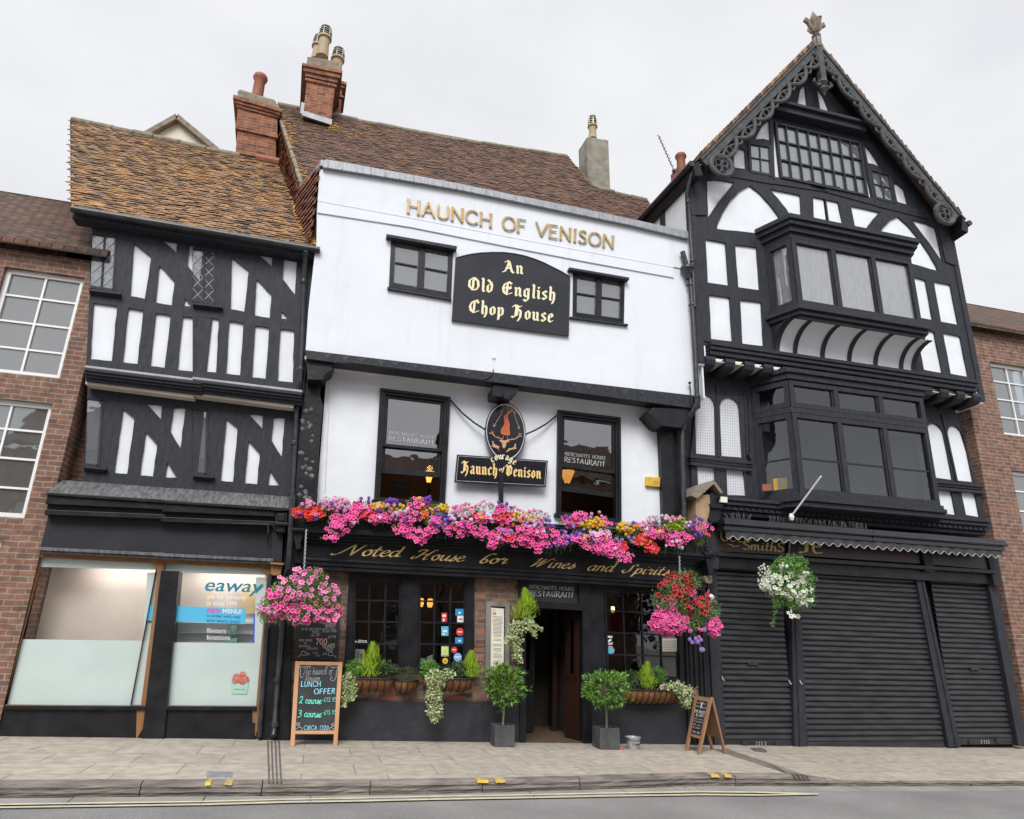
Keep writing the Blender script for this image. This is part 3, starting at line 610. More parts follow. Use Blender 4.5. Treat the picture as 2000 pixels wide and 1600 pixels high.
def petal_mesh(name, colr, kind):
    mb = MB(); r = random.Random(len(name) + len(colr))
    if kind == 'petunia':                      # five shallow lobes flaring from a dark throat, 1 unit across
        N = 20; ring0 = []; ring1 = []; ring2 = []
        for i in range(N):
            a = 2 * math.pi * i / N; lo = .5 * (.86 + .14 * math.cos(5 * a)); z = .03 * math.cos(5 * a)
            ring0.append(V((.11 * math.cos(a), .11 * math.sin(a), -.12))); ring1.append(V((.3 * math.cos(a), .3 * math.sin(a), .0))); ring2.append(V((lo * math.cos(a), lo * math.sin(a), -.02 + z)))
        vs = [V((0, 0, -.2))] + ring0 + ring1 + ring2
        mb.add(vs, [[0, 1 + (i), 1 + (i + 1) % N] for i in range(N)] + [[1 + i, 1 + N + i, 1 + N + (i + 1) % N, 1 + (i + 1) % N] for i in range(N)], 0, 1)
        for i in range(N): mb.f.append([1 + N + i, 1 + 2 * N + i, 1 + 2 * N + (i + 1) % N, 1 + N + (i + 1) % N]); mb.t.append(0); mb.m.append(0)
    else:                                      # rounded head of many small petals
        for k in range(46):
            z = 1 - 2 * (k + .5) / 46; a = k * 2.39996; s = math.sqrt(1 - z * z); d = V((s * math.cos(a), s * math.sin(a), z)); c = d * .36
            u = d.orthogonal().normalized(); w = d.cross(u); q = .14
            mb.add([c + u * q + d * .06, c + w * q + d * .04, c - u * q + d * .06, c - w * q + d * .04, c + d * .14], [[0, 1, 4], [1, 2, 4], [2, 3, 4], [3, 0, 4]], 0, 0 if k % 5 else 1)
    me = bpy.data.meshes.new(name); me.from_pydata(mb.v, [], mb.f); me.materials.append(M['petal_' + colr]); me.materials.append(M['throat_' + colr])
    me.polygons.foreach_set('material_index', mb.m); return me
PET = {}
def flower_mesh(colr, kind):
    k = (colr, kind)
    if k not in PET: PET[k] = petal_mesh('flower', colr, kind)
    return PET[k]
def put_flowers(parent, spots, colr, kind, size, r, face=V((0, -1, .25)), spread=.55, cap=99):
    """each blossom is a part of its plant; beyond a hundred the smaller ones join one part"""
    b = BASE[parent.name]; n = 0
    for p in spots[:cap]:
        o = bpy.data.objects.new('flower', flower_mesh(colr, kind)); col.objects.link(o); o.parent = parent
        o.location = p - b; d = rdir(r, face, 1 / spread); s = size * r.uniform(.8, 1.15)
        o.rotation_euler = (d.to_track_quat('Z', 'Y').to_matrix() @ Matrix.Rotation(r.uniform(0, 6.28), 3, 'Z')).to_euler(); o.scale = (s, s, s * r.uniform(.7, 1.3))
def scatter_px(r, shape, n, y, depth, mind=4.0, tries=60):
    """points in a list of pixel ellipses (cx, cy, rx, ry), bulging towards the street"""
    out = []; tot = sum(e[2] * e[3] for e in shape)
    for e in shape:
        k = max(1, round(n * e[2] * e[3] / tot)); got = []
        for _ in range(k * tries):
            if len(got) >= k: break
            a, b = r.uniform(-1, 1), r.uniform(-1, 1)
            if a * a + b * b > 1: continue
            x, yy = e[0] + a * e[2], e[1] + b * e[3]
            if any((x - q[0]) ** 2 + (yy - q[1]) ** 2 < mind * mind for q in got): continue
            got.append((x, yy, math.sqrt(max(0, 1 - a * a - b * b))))
        out += [P(x, yy, y - depth * s + r.uniform(0, .03)) for x, yy, s in got]
    return out
# ------------------------------------------------------------------ ground, road, pavement, kerb
YT, Y1, Y0 = -0.35, 0.08, 0.0                 # top storey, first floor wall, ground floor wall
KERB = [(-14, -3.02), (-5, -2.98), (-.85, -2.93), (.57, -2.95), (2.26, -2.83), (3.6, -2.68), (4.77, -2.54), (6.25, -2.59), (9, -2.62), (26, -2.7)]
def ky(x):
    for (a, b), (c, d) in zip(KERB, KERB[1:]):
        if a <= x <= c: return b + (d - b) * (x - a) / (c - a)
    return -2.7
mb = MB(); mb.face([V((-150, -150, -.75)), V((150, -150, -.75)), V((150, 150, -.75)), V((-150, 150, -.75))]); mb.build('ground', 'ground', kind='structure')
mb = MB(); xs = [-14 + i for i in range(41)]
for a, b in zip(xs, xs[1:]): mb.face([V((a, -14.5, gz(a) - .125)), V((b, -14.5, gz(b) - .125)), V((b, ky(b) - .28, gz(b) - .125)), V((a, ky(a) - .28, gz(a) - .125))])
mb.build('road', 'asphalt', kind='structure')
mb = MB(); r = random.Random(3); x = -14
while x < 26:
    e = min(26, x + r.uniform(.9, 1.25)); g = .006
    mb.prism([V((x + g, ky(x) - .285, gz(x) - .119)), V((e - g, ky(e) - .285, gz(e) - .119)), V((e - g, ky(e) - .02, gz(e) - .117 + r.uniform(-.002, .002))), V((x + g, ky(x) - .02, gz(x) - .117))], V((0, 0, -.08))); x = e
mb.build('gutter_paving', 'gutter', kind='structure')
mb = MB()
for a, b in zip(xs, xs[1:]):
    k = lambda x: ky(x) + .16
    dr = lambda x: 0 if x < 6.3 else min(.09, (x - 6.3) * .12)
    mb.prism([V((a, k(a), gz(a) - dr(a))), V((b, k(b), gz(b) - dr(b))), V((b, .3 if b < 30 else 0, gz(b))), V((a, .3, gz(a)))], V((0, 0, -.15)))
mb.build('pavement', 'paving', kind='structure')
mb = MB(); r = random.Random(5); x = -14.0
while x < 26:
    e = min(26, x + r.uniform(.75, 1.3)); g = .005; n = 9
    o = len(mb.v); dp = lambda x: 0 if x < 6.2 else min(.09, (x - 6.2) * .12); off = r.uniform(-.012, .012)
    prof = [(.0, -.15), (0 + off, -.10), (-.012 + off, -.08), (off, -.055), (-.008 + off, -.035), (.012 + off, -.008), (.035 + off, .003), (.165, .002)]
    for i in range(n + 1):
        xx = x + g + (e - x - 2 * g) * i / n
        for py, pz in prof: mb.v.append(V((xx, ky(xx) + py + r.uniform(-.006, .006) * (pz < 0), gz(xx) + pz - (dp(xx) if pz > -.05 else 0) + r.uniform(-.004, .004))))
    m_ = len(prof)
    for i in range(n):
        for j in range(m_ - 1): mb.f.append([o + i * m_ + j, o + (i + 1) * m_ + j, o + (i + 1) * m_ + j + 1, o + i * m_ + j + 1]); mb.t.append(0); mb.m.append(0)
    mb.f.append([o + j for j in range(m_)]); mb.f.append([o + n * m_ + j for j in range(m_)]); mb.t += [0, 0]; mb.m += [0, 0]
    x = e
mb.build('kerb', 'kerb_stone', kind='structure')
# double line along the road, ending in a bar at the right
mb = MB(); top = [(-40, 1570.5), (120, 1568), (300, 1565.5), (404, 1564), (550, 1560), (700, 1557.5), (850, 1554), (1000, 1551.5), (1200, 1547.5), (1370, 1545), (1480, 1546), (1548, 1548), (1598, 1549.5)]
for off, h in ((0, 2.6), (5.6, 2.6)):
    for i, (a, b) in enumerate(zip(top, top[1:])):
        o2 = [off * (1 if q[0] < 1480 else max(0, (1598 - q[0]) / 118)) for q in (a, b)]
        mb.face([G(a[0], a[1] + o2[0], -.12), G(a[0], a[1] + o2[0] + h, -.12), G(b[0], b[1] + o2[1] + h, -.12), G(b[0], b[1] + o2[1], -.12)][::-1] if False else
                [G(a[0], a[1] + o2[0], -.112 + off * .0003), G(b[0], b[1] + o2[1], -.112 + off * .0003), G(b[0], b[1] + o2[1] + h, -.112 + off * .0003), G(a[0], a[1] + o2[0] + h, -.112 + off * .0003)])
for a, b in ():
    for o in (0, .11): mb.face([V((a[0], a[1] - o, gz(a[0]) - .112)), V((b[0], b[1] - o, gz(b[0]) - .112)), V((b[0], b[1] - o + .055, gz(b[0]) - .112)), V((a[0], a[1] - o + .055, gz(a[0]) - .112))])
mb.build('road_line', 'line_paint', kind='structure')
mb = MB()
for (x0, x1, yt) in ((400, 411, 1531), (438, 453, 1530), (929, 951, 1522.5), (965, 985, 1522), (1388, 1404, 1514.5), (1416, 1429, 1515)):
    a, b = G(x0, yt), G(x1, yt); k0, k1 = ky(a.x), ky(b.x); jj = r.uniform(-.008, .008)
    mb.add([V((a.x, k0 + .13, gz(a.x) + .007)), V((b.x, k1 + .13, gz(b.x) + .007)), V((b.x + jj, k1 + .002, gz(b.x) + .006)), V((a.x + jj, k0 + .002, gz(a.x) + .006)), V((b.x, k1 - .024, gz(b.x) - .02)), V((a.x, k0 - .024, gz(a.x) - .02 + jj))], [[0, 1, 2, 3], [3, 2, 4, 5]])
mb.build('kerb_marking', 'yellow_paint', kind='structure')
# drains across the pavement
def drain(x0, y0, x1, y1, n, wpx0, wpx1, name):
    mb = MB(); a0, a1 = G(x0, y0), G(x0 + wpx0, y0); b0, b1 = G(x1, y1), G(x1 + wpx1, y1)
    for i in range(n):
        u0, u1 = (i + .12) / n, (i + .58) / n
        q = [a0.lerp(a1, u0), a0.lerp(a1, u1), b0.lerp(b1, u1), b0.lerp(b1, u0)]
        mb.face([p + V((0, 0, .004)) for p in q])
    return mb
drain(520.5, 1448, 523, 1529, 4, 29, 31, '').build('drain_channel', 'drain_iron', None, 'long four slot drain channel crossing the pavement below the left black downpipe', 'drain', 'drain channels across the pavement')
drain(1392, 1463.5, 1556, 1518, 4, 30, 33, '').build('drain_channel', 'drain_iron', None, 'slanting four slot drain channel crossing the pavement right of the folding chalkboard', 'drain', 'drain channels across the pavement')
mb = MB(); mb.prism([G(404, 1506, .004), G(455, 1507, .004), G(453, 1518, .004), G(404, 1518, .004)][::-1], V((0, 0, -.02))); mb.build('utility_cover', 'lead', None, 'small grey metal cover plate set in the pavement beside the kerb', 'cover')
mb = MB()
q = [G(1466, 1461), G(1487, 1461), G(1498, 1466.5), G(1476, 1466.5)]; mb.prism([p + V((0, 0, .004)) for p in q], V((0, 0, -.02))); mb.build('utility_cover', 'drain_iron', None, 'small brown inspection cover in the pavement before the roller shutter', 'cover')

# ------------------------------------------------------------------ THE PUB
pub = thing('pub_building', 'white rendered pub with black ground floor front and brown tiled roof in the middle', 'building', P(1000, 1449, 0))
# --- top storey wall with openings
WA = [(764, 462), (885, 486), (881, 582), (759.5, 560)]; WB = [(1119, 526), (1220, 543), (1218, 632), (1118, 618)]
mb = MB()
outer = [(624, 330), (619, 411), (618, 474), (614, 503), (610, 537), (602, 608), (597, 684), (900, 720), (1368, 774), (1361, 667), (1354, 555), (1346, 460), (1230, 432), (1113, 409), (1000, 388), (900, 369), (780, 348), (700, 334)]
mb.holed(outer, [WA, WB], YT, .22)
mb.build('wall', 'render_white', pub)
mb = MB()   # parapet band standing proud above its weathered ledge
mb.prism([P(x, y, YT - .025) for x, y in [(624, 331), (621, 391), (800, 424), (980, 459), (1150, 491), (1316, 521), (1345, 527), (1345.5, 462), (1230, 434), (1113, 411), (1000, 390), (900, 371), (780, 350), (700, 336)]], V((0, .022, 0)))
a = [(621, 391), (800, 424), (980, 459), (1150, 491), (1316, 521)]; b = [(620, 415), (800, 443), (980, 479), (1150, 512), (1316, 542)]
for i in range(4):
    mb.add([P(*a[i], YT - .025), P(*a[i + 1], YT - .025), P(*b[i + 1], YT - .026), P(*b[i], YT - .026), P(b[i][0], b[i][1] + 1.5, YT - .001), P(b[i + 1][0], b[i + 1][1] + 1.5, YT - .001)], [[0, 1, 2, 3], [3, 2, 5, 4]])
for q, q2 in zip(a, a[1:]): mb.prism([P(q[0], q[1], YT - .031), P(q2[0], q2[1], YT - .031), P(q2[0], q2[1] + 1.6, YT - .031), P(q[0], q[1] + 1.6, YT - .031)], V((0, .02, 0)))
mb.build('parapet', 'render_white', pub)
for y_, pts in ((YT, [(597.5, 684), (598.5, 700.5), (900, 738), (1120, 766), (1340, 795.5), (1368, 797), (1368, 774), (900, 720)]),):
    mb = MB(); mb.poly(pts, y_ - .03, .3); bm_o = mb.build('jetty_beam', 'timber', pub)
    mb = MB(); r = random.Random(9)
    for i in range(21):
        x = 640 + i * 34.2 + r.uniform(-3, 3); 
        if x > 1345: break
        yt = 684 + (x - 597) * (774 - 684) / 771 + 2.5; s = 12 if i != 17 else 20
        for q in (((x - s * .75, yt), (x, yt + s * .85)), ((x, yt + s * .85), (x + s * .75, yt))): mb.bar(q[0], q[1], 1.3, YT - .036, .006)
        mb.poly([(x - s * .6, yt + .6), (x, yt + s * .7), (x + s * .6, yt + .6)], YT - .033, .003)
    mb.build('lead_trim', 'black_pipe', bm_o)
mb = MB(); mb.tube([P(652, 708, YT - .06), P(662, 706, YT - .07), P(690, 708, YT - .05), P(800, 722, YT - .05), P(900, 735.5, YT - .05), P(940, 741, YT - .05), P(952, 738, YT - .05), P(962, 729, YT - .05), P(964, 722, YT - .05)], .009); mb.tube([P(655, 709, YT - .06), P(654, 712, YT + .1)], .008)
mb.build('cable', 'iron', pub)
mb = MB(); mb.tube([P(964, 724, YT - .02), P(964, 695, YT - .02)], .006); mb.box(P(962, 699, YT - .03), P(967, 694, YT)); mb.tube([P(645, 742, Y1 - .02), P(640, 830, Y1 - .02), P(634, 960, Y1 - .02)], .005); mb.build('cable', 'plastic_white', pub)
# soffit
mb = MB(); zt = P(900, 737, YT + .2).z
mb.prism([V((-.70, YT + .15, 5.70)), V((6.45, YT + .15, 5.73)), V((6.45, Y1 + .05, 5.66)), V((-.70, Y1 + .05, 5.63))], V((0, 0, .06))); mb.build('soffit', 'soffit', pub)
# first floor wall
W1 = [(742, 760), (879, 777), (868, 986), (730, 977.5)]; W2 = [(1088, 802), (1210, 817), (1211.5, 1021), (1085, 1004)]
mb = MB(); mb.holed([(640, 700), (617, 1000), (617, 1040), (1300, 1060), (1300, 1000), (1290, 740)], [W1, W2], Y1, .25); mb.build('wall', 'plaster_white', pub)
# black corner posts and centre bracket
mb = MB(); mb.holed([(600, 728), (628, 730), (625, 770), (631, 792), (623, 880), (617, 1040), (572, 1040), (582, 880), (590, 795)], [], Y1 - .12, .2, sub=0)
mb.poly([(598, 700), (656, 702), (648, 724), (633, 733), (632, 742), (600, 742)], YT + .05, .4)
mb.build('corner_post', 'black_paint', pub, bevel=.01)
mb = MB(); r = random.Random(4)
for i in range(26):
    y = 790 + r.uniform(0, 200); x = 583 - (y - 790) * .05 + r.uniform(8, 36)
    mb.lathe(P(x, y, Y1 - .115), [(.001, -.05), (.05 * r.uniform(.5, 1), 0), (.001, .05)], 7, sc=(1.3, .35))
mb.build('lead_patch', 'lead_dark', pub, smooth=True)
mb = MB(); mb.poly([(1266, 806), (1277, 796), (1350, 798), (1350, 812), (1330, 836), (1293, 832), (1286, 828)], YT + .02, .42)
mb.poly([(1288, 828), (1328, 832), (1338, 1070), (1298, 1060)], Y1 - .12, .2); mb.poly([(1326, 830), (1362, 790), (1366, 1080), (1336, 1075)], Y1 + .02, .2)
mb.build('corner_post', 'black_paint', pub, bevel=.01)
mb = MB(); mb.poly([(962, 758), (966, 751), (1015, 757), (1010, 768), (996, 776), (972, 775), (962, 772)], YT + .03, .38); mb.poly([(972, 770), (996, 772), (995, 800), (972, 798)], Y1 - .05, .1)
mb.poly([(984, 768), (996, 770), (996, 780), (990, 781), (985, 779)], YT - .06, .1); mb.build('bracket', 'black_paint', pub, bevel=.008)

# --- windows
def room(name, x0, x1, y0, y1, z0, z1, mat, parent):
    mb = MB(); mb.face([V((x0, y1, z0)), V((x1, y1, z0)), V((x1, y1, z1)), V((x0, y1, z1))]); mb.face([V((x0, y0, z0)), V((x0, y1, z0)), V((x0, y1, z1)), V((x0, y0, z1))])
    mb.face([V((x1, y0, z0)), V((x1, y1, z0)), V((x1, y1, z1)), V((x1, y0, z1))]); mb.face([V((x0, y0, z1)), V((x1, y0, z1)), V((x1, y1, z1)), V((x0, y1, z1))]); mb.face([V((x0, y0, z0)), V((x1, y0, z0)), V((x1, y1, z0)), V((x0, y1, z0))])
    return mb.build(name, mat, parent)
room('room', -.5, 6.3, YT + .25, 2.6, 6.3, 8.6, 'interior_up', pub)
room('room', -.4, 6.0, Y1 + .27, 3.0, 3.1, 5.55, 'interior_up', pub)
def casement(q4, y, parent):
    Q = Quad(*q4, y=y); mb = MB(); Q.ring(mb, .045, .012, .12)
    fr = None
    u = .5; Q.rect(mb, .5 - .024 / Q.w, .5 + .024 / Q.w, .055 / Q.h, 1 - .055 / Q.h, .012, .08)
    for k in (0, 1):
        a, b = (.045 / Q.w, .5 - .024 / Q.w) if k == 0 else (.5 + .024 / Q.w, 1 - .045 / Q.w)
        S = Quad(Q.pt(a, 1 - .055 / Q.h), Q.pt(b, 1 - .055 / Q.h), Q.pt(b, .055 / Q.h), Q.pt(a, .055 / Q.h)); S.ring(mb, .036, .004, .05)
        S.rect(mb, .045 / S.w, 1 - .045 / S.w, .485, .515, .0, .03)
    fr = mb.build('window', 'black_paint', parent, bevel=.003)
    I = Q.inner(.05); g = MB(); I.rect(g, 0, 1, 0, 1, -.03, .004); g.build('pane', 'glass_sky', fr)
    c = MB(); n = 40
    for a, b, v1, of in ((.02, .47, .56, -.13), (.53, .98, .9, -.15)):
        for i in range(n):
            u0 = a + (b - a) * i / n; u1 = a + (b - a) * (i + 1) / n
            c.face([I.pt(u0, 0, of + .015 * math.sin(i * 1.3)), I.pt(u1, 0, of + .015 * math.sin((i + 1) * 1.3)), I.pt(u1, v1, of + .015 * math.sin((i + 1) * 1.3)), I.pt(u0, v1, of + .015 * math.sin(i * 1.3))])
    c.build('curtain', 'curtain', fr)
    return fr
w1 = casement(WA, YT, pub); mb = MB(); mb.poly([(755, 457), (893, 481), (892, 487), (755, 462)], YT - .12, .13); mb.build('head_board', 'timber', w1)
mb = MB(); mb.poly([(757, 560), (882, 582), (882, 586), (757, 564)], YT - .06, .09); mb.build('sill', 'timber', w1)
w2 = casement(WB, YT, pub); mb = MB(); mb.poly([(1112, 522), (1229, 542), (1229, 546.5), (1112, 526)], YT - .12, .13); mb.build('head_board', 'timber', w2)
mb = MB(); mb.poly([(1114, 618), (1227, 633), (1227, 636), (1114, 621)], YT - .06, .09); mb.build('sill', 'timber', w2)
def sash(q4, y, parent, vt, vm, vg, vr, lettq, light_frame):
    """outer architrave, upper sash, lower sash pushed up, opening below"""
    Q = Quad(*q4, y=y); mb = MB(); Q.ring(mb, .045, .06, .16); I = Q.inner(.045, .02); I.ring(mb, .045, .03, .12, .03)
    J = I.inner(.045, .03); fr = mb.build('window', 'black_paint', parent, bevel=.004)
    s = MB(); U = Quad(J.pt(0, 1), J.pt(1, 1), J.pt(1, vm), J.pt(0, vm)); U.ring(s, .05, -.01, .04); Lq = Quad(J.pt(0, vm + .03), J.pt(1, vm + .03), J.pt(1, vr), J.pt(0, vr)); Lq.ring(s, .05, -.06, .04, .09)
    s.build('sash', 'black_paint', fr, bevel=.003)
    g = MB(); U.rect(g, .06, .94, .04, .97, -.03, .003); Lq.rect(g, .06, .94, .2, .9, -.08, .003); g.build('pane', 'glass_sash', fr)
    l = MB(); LQ = Quad(*lettq, y=y + .0)
    T = Quad(LQ.pt(0, 1.03), LQ.pt(1, 1.03), LQ.pt(1, .68), LQ.pt(0, .68)); write(l, UNCIAL, 'MERCHANTS HOUSE', T, .09, R(10), -.02, 0, .6, spacing=.14)
    T = Quad(LQ.pt(0, .50), LQ.pt(1, .50), LQ.pt(1, .0), LQ.pt(0, .0)); write(l, UNCIAL, 'RESTAURANT', T, .10, R(10), -.02, 0, .6, spacing=.13); l.build('lettering', 'silver_paint', fr)
    sl = MB(); a = Q.pt(-.03, 0, .1); b = Q.pt(1.03, 0, .1); sl.prism([a, b, b + V((0, 0, -.05)), a + V((0, 0, -.05))], V((0, .2, 0))); sl.build('sill', 'black_paint', fr)
    return fr
s1 = sash(W1, Y1, pub, 0, .49, 0, .24, [(760, 842), (849, 852), (848, 869), (759, 859)], 1)
s2 = sash(W2, Y1, pub, 0, .46, 0, .22, [(1104, 883), (1184, 892), (1182, 911), (1103, 901)], 0)
# wall light, picture and table seen through the open sash
bk = 1.6
wl = thing('wall_lamp', 'glowing orange wall lamp inside the left sash window', 'lamp', P(838, 950, bk))
mb = MB(); c = P(838, 932, bk - .12); mb.lathe(c, [(.035, -.10), (.06, 0), (.10, .10), (.095, .10), (.05, -.0)], 16); mb.build('lamp_shade', 'lamp_orange', wl, smooth=True)
mb = MB(); mb.tube([c + V((0, 0, -.1)), c + V((0, .0, -.2)), P(838, 952, bk)], .02); mb.lathe(P(838, 958, bk - .02), [(.01, -.14), (.04, 0), (.01, .1)], 10); mb.build('bracket', 'iron', wl)
pl = bpy.data.lights.new('lamp_glow', 'POINT'); po = bpy.data.objects.new('lamp_glow', pl); col.objects.link(po); po.location = c + V((0, -.05, .16)) - BASE[wl.name]; po.parent = wl; pl.energy = 5; pl.color = (1, .5, .16); pl.shadow_soft_size = .06
pf = thing('framed_picture', 'dark framed picture on the room wall inside the left sash window', 'picture', P(784, 966, bk)); Q = Quad((765, 938), (803, 941), (801, 967), (763, 965), y=bk)
mb = MB(); Q.ring(mb, .03, .0, .03); mb.build('frame', 'iron', pf); mb = MB(); Q.rect(mb, .05, .95, .08, .92, -.012, .01); mb.build('picture', 'interior', pf)
w3 = thing('wall_lamp', 'glowing orange wall lamp seen through the right sash window', 'lamp', P(1108, 942, 1.6)); mb = MB(); c = P(1108, 932, 1.5); mb.lathe(c, [(.05, -.12), (.10, 0), (.15, .12), (.14, .12), (.07, -.0)], 16); mb.build('lamp_shade', 'lamp_orange', w3, smooth=True)
mb = MB(); mb.tube([c + V((0, 0, -.1)), c + V((0, .1, -.25))], .02); mb.build('bracket', 'iron', w3)

# --- roof of the pub
rA = P(542, 204, 4.0); rB = P(1110, 307, 4.0); rC = P(592, 372, .8)
PR = plane3(rA, rB, rC)
sub = MB()
top_px = [(542, 204), (700, 236), (800, 256), (880, 272), (1000, 289), (1110, 307), (1116, 315), (1132, 338), (1150, 358), (1166, 369), (1200, 376), (1264, 392), (1300, 470), (1200, 480), (900, 440), (700, 400), (640, 390), (592, 374), (560, 270)]
sub.prism([PL(a, b, PR) for a, b in top_px], V((0, .05, -.06)))
roof = sub.build('roof', 'tile', pub)
mb = MB(); tiles(mb, PR, top_px, .15, .095, 11); mb.build('roof_tiles', 'tile', roof, weld=False)
back = MB(); z0 = 8.5
for q in ([rA, rB, rB + V((.3, 4.2, -5.6)), rA + V((-.5, 4.2, -5.6))],): back.prism(q, V((0, -.05, -.08)))
a1 = PL(1166, 369, PR); a2 = PL(1264, 392, PR)
back.prism([a1, a2, a2 + V((.2, 3, -3.8)), a1 + V((.2, 3, -3.8))], V((0, -.05, -.08))); back.prism([rB, a1, a1 + V((.2, 3, -3.8)), rB + V((.3, 4.2, -5.6))], V((-.05, 0, -.05)))
back.build('back_slope', 'tile', roof)
def ridge_run(mb, pts, r0, seed=1, ln=.42):
    rr = random.Random(seed)
    for a, b in zip(pts, pts[1:]):
        d = b - a; n = max(1, int(d.length / ln))
        for i in range(n):
            p = a + d * (i / n); q = a + d * ((i + .97) / n); j = rr.uniform(-.01, .012)
            mb.tube([p + V((0, 0, j)), q + V((0, 0, j + .006))], r0 * rr.uniform(.95, 1.08), 10)
mb = MB(); ridge_run(mb, [PL(x, y, PR) + V((0, .02, .0)) for x, y in [(543, 205), (700, 237), (880, 273), (1000, 290), (1108, 307)]], .085); mb.build('ridge_tiles', 'ridge', roof); mb = MB(); ridge_run(mb, [PL(x, y, PR) for x, y in [(1166, 371), (1200, 378), (1264, 394)]], .07, 2)
mb.build('ridge_tiles', 'ridge', roof)
mb = MB(); ridge_run(mb, [PL(x, y, PR) for x, y in [(541, 206), (549, 238), (560, 270), (577, 322), (592, 371)]], .045, 3, .25); mb.build('verge', 'ridge', roof)
# lichen cushions on the pub roof
def cushions(mb, spots, r, s=(.02, .06)):
    for p in spots:
        k = r.uniform(*s); mb.lathe(p, [(k, -.01), (k * .8, k * .25), (k * .3, k * .4)], 7, sc=(r.uniform(.8, 1.5), 1))
r = random.Random(21); mb = MB(); sp = []
for (cx, cy, rx, ry, n) in ((566, 290, 9, 55, 60), (650, 250, 14, 9, 30), (560, 240, 9, 25, 22), (590, 345, 12, 28, 34), (700, 262, 80, 14, 22)):
    for _ in range(n):
        x, y = r.gauss(cx, rx * .5), r.gauss(cy, ry * .5)
        if inside(x, y, top_px): sp.append(PL(x, y, PR) + V((0, -.01, .01)))
cushions(mb, sp, r, (.015, .045)); mb.build('lichen', 'lichen', roof, smooth=True)
# left roof plane is shared with the neighbour's roof
LA, LB, LC = P(404, 447, -.3), P(628, 484, -.3), P(550, 322, 3.0); PLF = plane3(LA, LB, LC)
vp = [(551, 322), (572, 385), (581, 416), (599, 461), (618, 478)]
VG = [PL(a, b, PLF) for a, b in vp]
# tile hung cheeks
mb = MB(); B_ = P(592, 372, .8); A_ = P(626, 326, YT + .02)
mb.face([A_, B_, VG[2] + V((.05, 0, .0)), VG[3], P(618, 480, YT + .02)]); mb.face([rA, B_, VG[2] + V((.05, 0, 0)), VG[1], VG[0]]); mb.face([rA, VG[0], VG[0] + V((-.3, 1.2, .2)), rA + V((-.1, .6, -.6))])
ch = mb.build('gable_wall', 'tile_hung', pub)
def hung(mb, loop, seed, ch_=.11, cw=.17):            # hanging tiles over a cheek wall
    rr = random.Random(seed); n = V((0, 0, 0))
    for i in range(len(loop)): n += loop[i].cross(loop[(i + 1) % len(loop)])
    n.normalize()
    if n.dot(CAM - loop[0]) < 0: n = -n
    v = V((0, 0, 1)); v = (v - n * v.dot(n)).normalized(); u = v.cross(n); o = loop[0]
    uv = [((p - o).dot(u), (p - o).dot(v)) for p in loop]; u0, u1 = min(a for a, _ in uv), max(a for a, _ in uv); v0, v1 = min(b for _, b in uv), max(b for _, b in uv)
    vv = v0; j = 0
    while vv < v1:
        uu = u0 - (cw / 2 if j % 2 else 0)
        while uu < u1:
            if inside(uu + cw / 2, vv + ch_ / 2, uv):
                l = .045 + rr.uniform(-.006, .01)
                q = [o + u * (uu + a) + v * (vv + b) + n * c for a, b, c in ((.004, rr.uniform(-.01, .006), l), (cw - .004, rr.uniform(-.01, .006), l), (cw - .004, ch_ + .03, .01), (.004, ch_ + .03, .01))]
                mb.add(q + [q[0] - n * .018, q[1] - n * .018], [[0, 1, 2, 3], [4, 5, 1, 0], [4, 0, 3], [1, 5, 2]], rr.random() * .8)
            uu += cw
        vv += ch_; j += 1
mb = MB(); hung(mb, [A_, B_, VG[2], VG[3], P(618, 480, YT + .02)], 5); hung(mb, [rA, B_, VG[2], VG[1], VG[0]], 6); mb.build('hung_tiles', 'tile_hung', ch, weld=False)
# lead coping over the parapet and its return
mb = MB(); up = [(636, 311), (700, 322), (780, 337), (900, 359), (1000, 380), (1113, 402), (1230, 427), (1345, 452)]; lo = [(630, 326), (700, 337), (780, 350), (900, 371), (1000, 391.5), (1113, 415), (1230, 439), (1345, 466)]
for i in range(7):
    a, b, c, d = P(*lo[i], YT - .11), P(*lo[i + 1], YT - .11), P(*up[i + 1], YT - .07), P(*up[i], YT - .07); k = V((0, .34, .02))
    mb.add([a, b, c, d, a + k, b + k, c + k, d + k], [[0, 1, 2, 3], [3, 2, 6, 7], [0, 4, 5, 1], [7, 6, 5, 4]] + ([[0, 3, 7, 4]] if i == 0 else []) + ([[1, 5, 6, 2]] if i == 6 else []))
a, b = P(632, 318, YT - .06), P(592, 373, .78)
mb.prism([a + V((-.05, 0, -.07)), a + V((.14, 0, -.03)), a + V((.14, 0, .07)), a + V((-.05, 0, .05))], b - a)
cop = mb.build('coping', 'lead_light', pub)
cop.data.materials.clear(); cop.data.materials.append(M['lead'])
mb = MB()
for i in range(26):
    x = 640 + i * 28; k = min(6, int((x - 636) / 708 * 7)); f = lambda L_, x: next(L_[j][1] + (L_[j + 1][1] - L_[j][1]) * (x - L_[j][0]) / (L_[j + 1][0] - L_[j][0]) for j in range(7) if L_[j][0] - 8 <= x <= L_[j + 1][0])
    mb = MB(); mb.tube([P(x, f(lo, x) - .5, YT - .115), P(x, f(up, x) + .5, YT - .075)], .008, 6); mb.build('lead_roll', 'lead', cop)

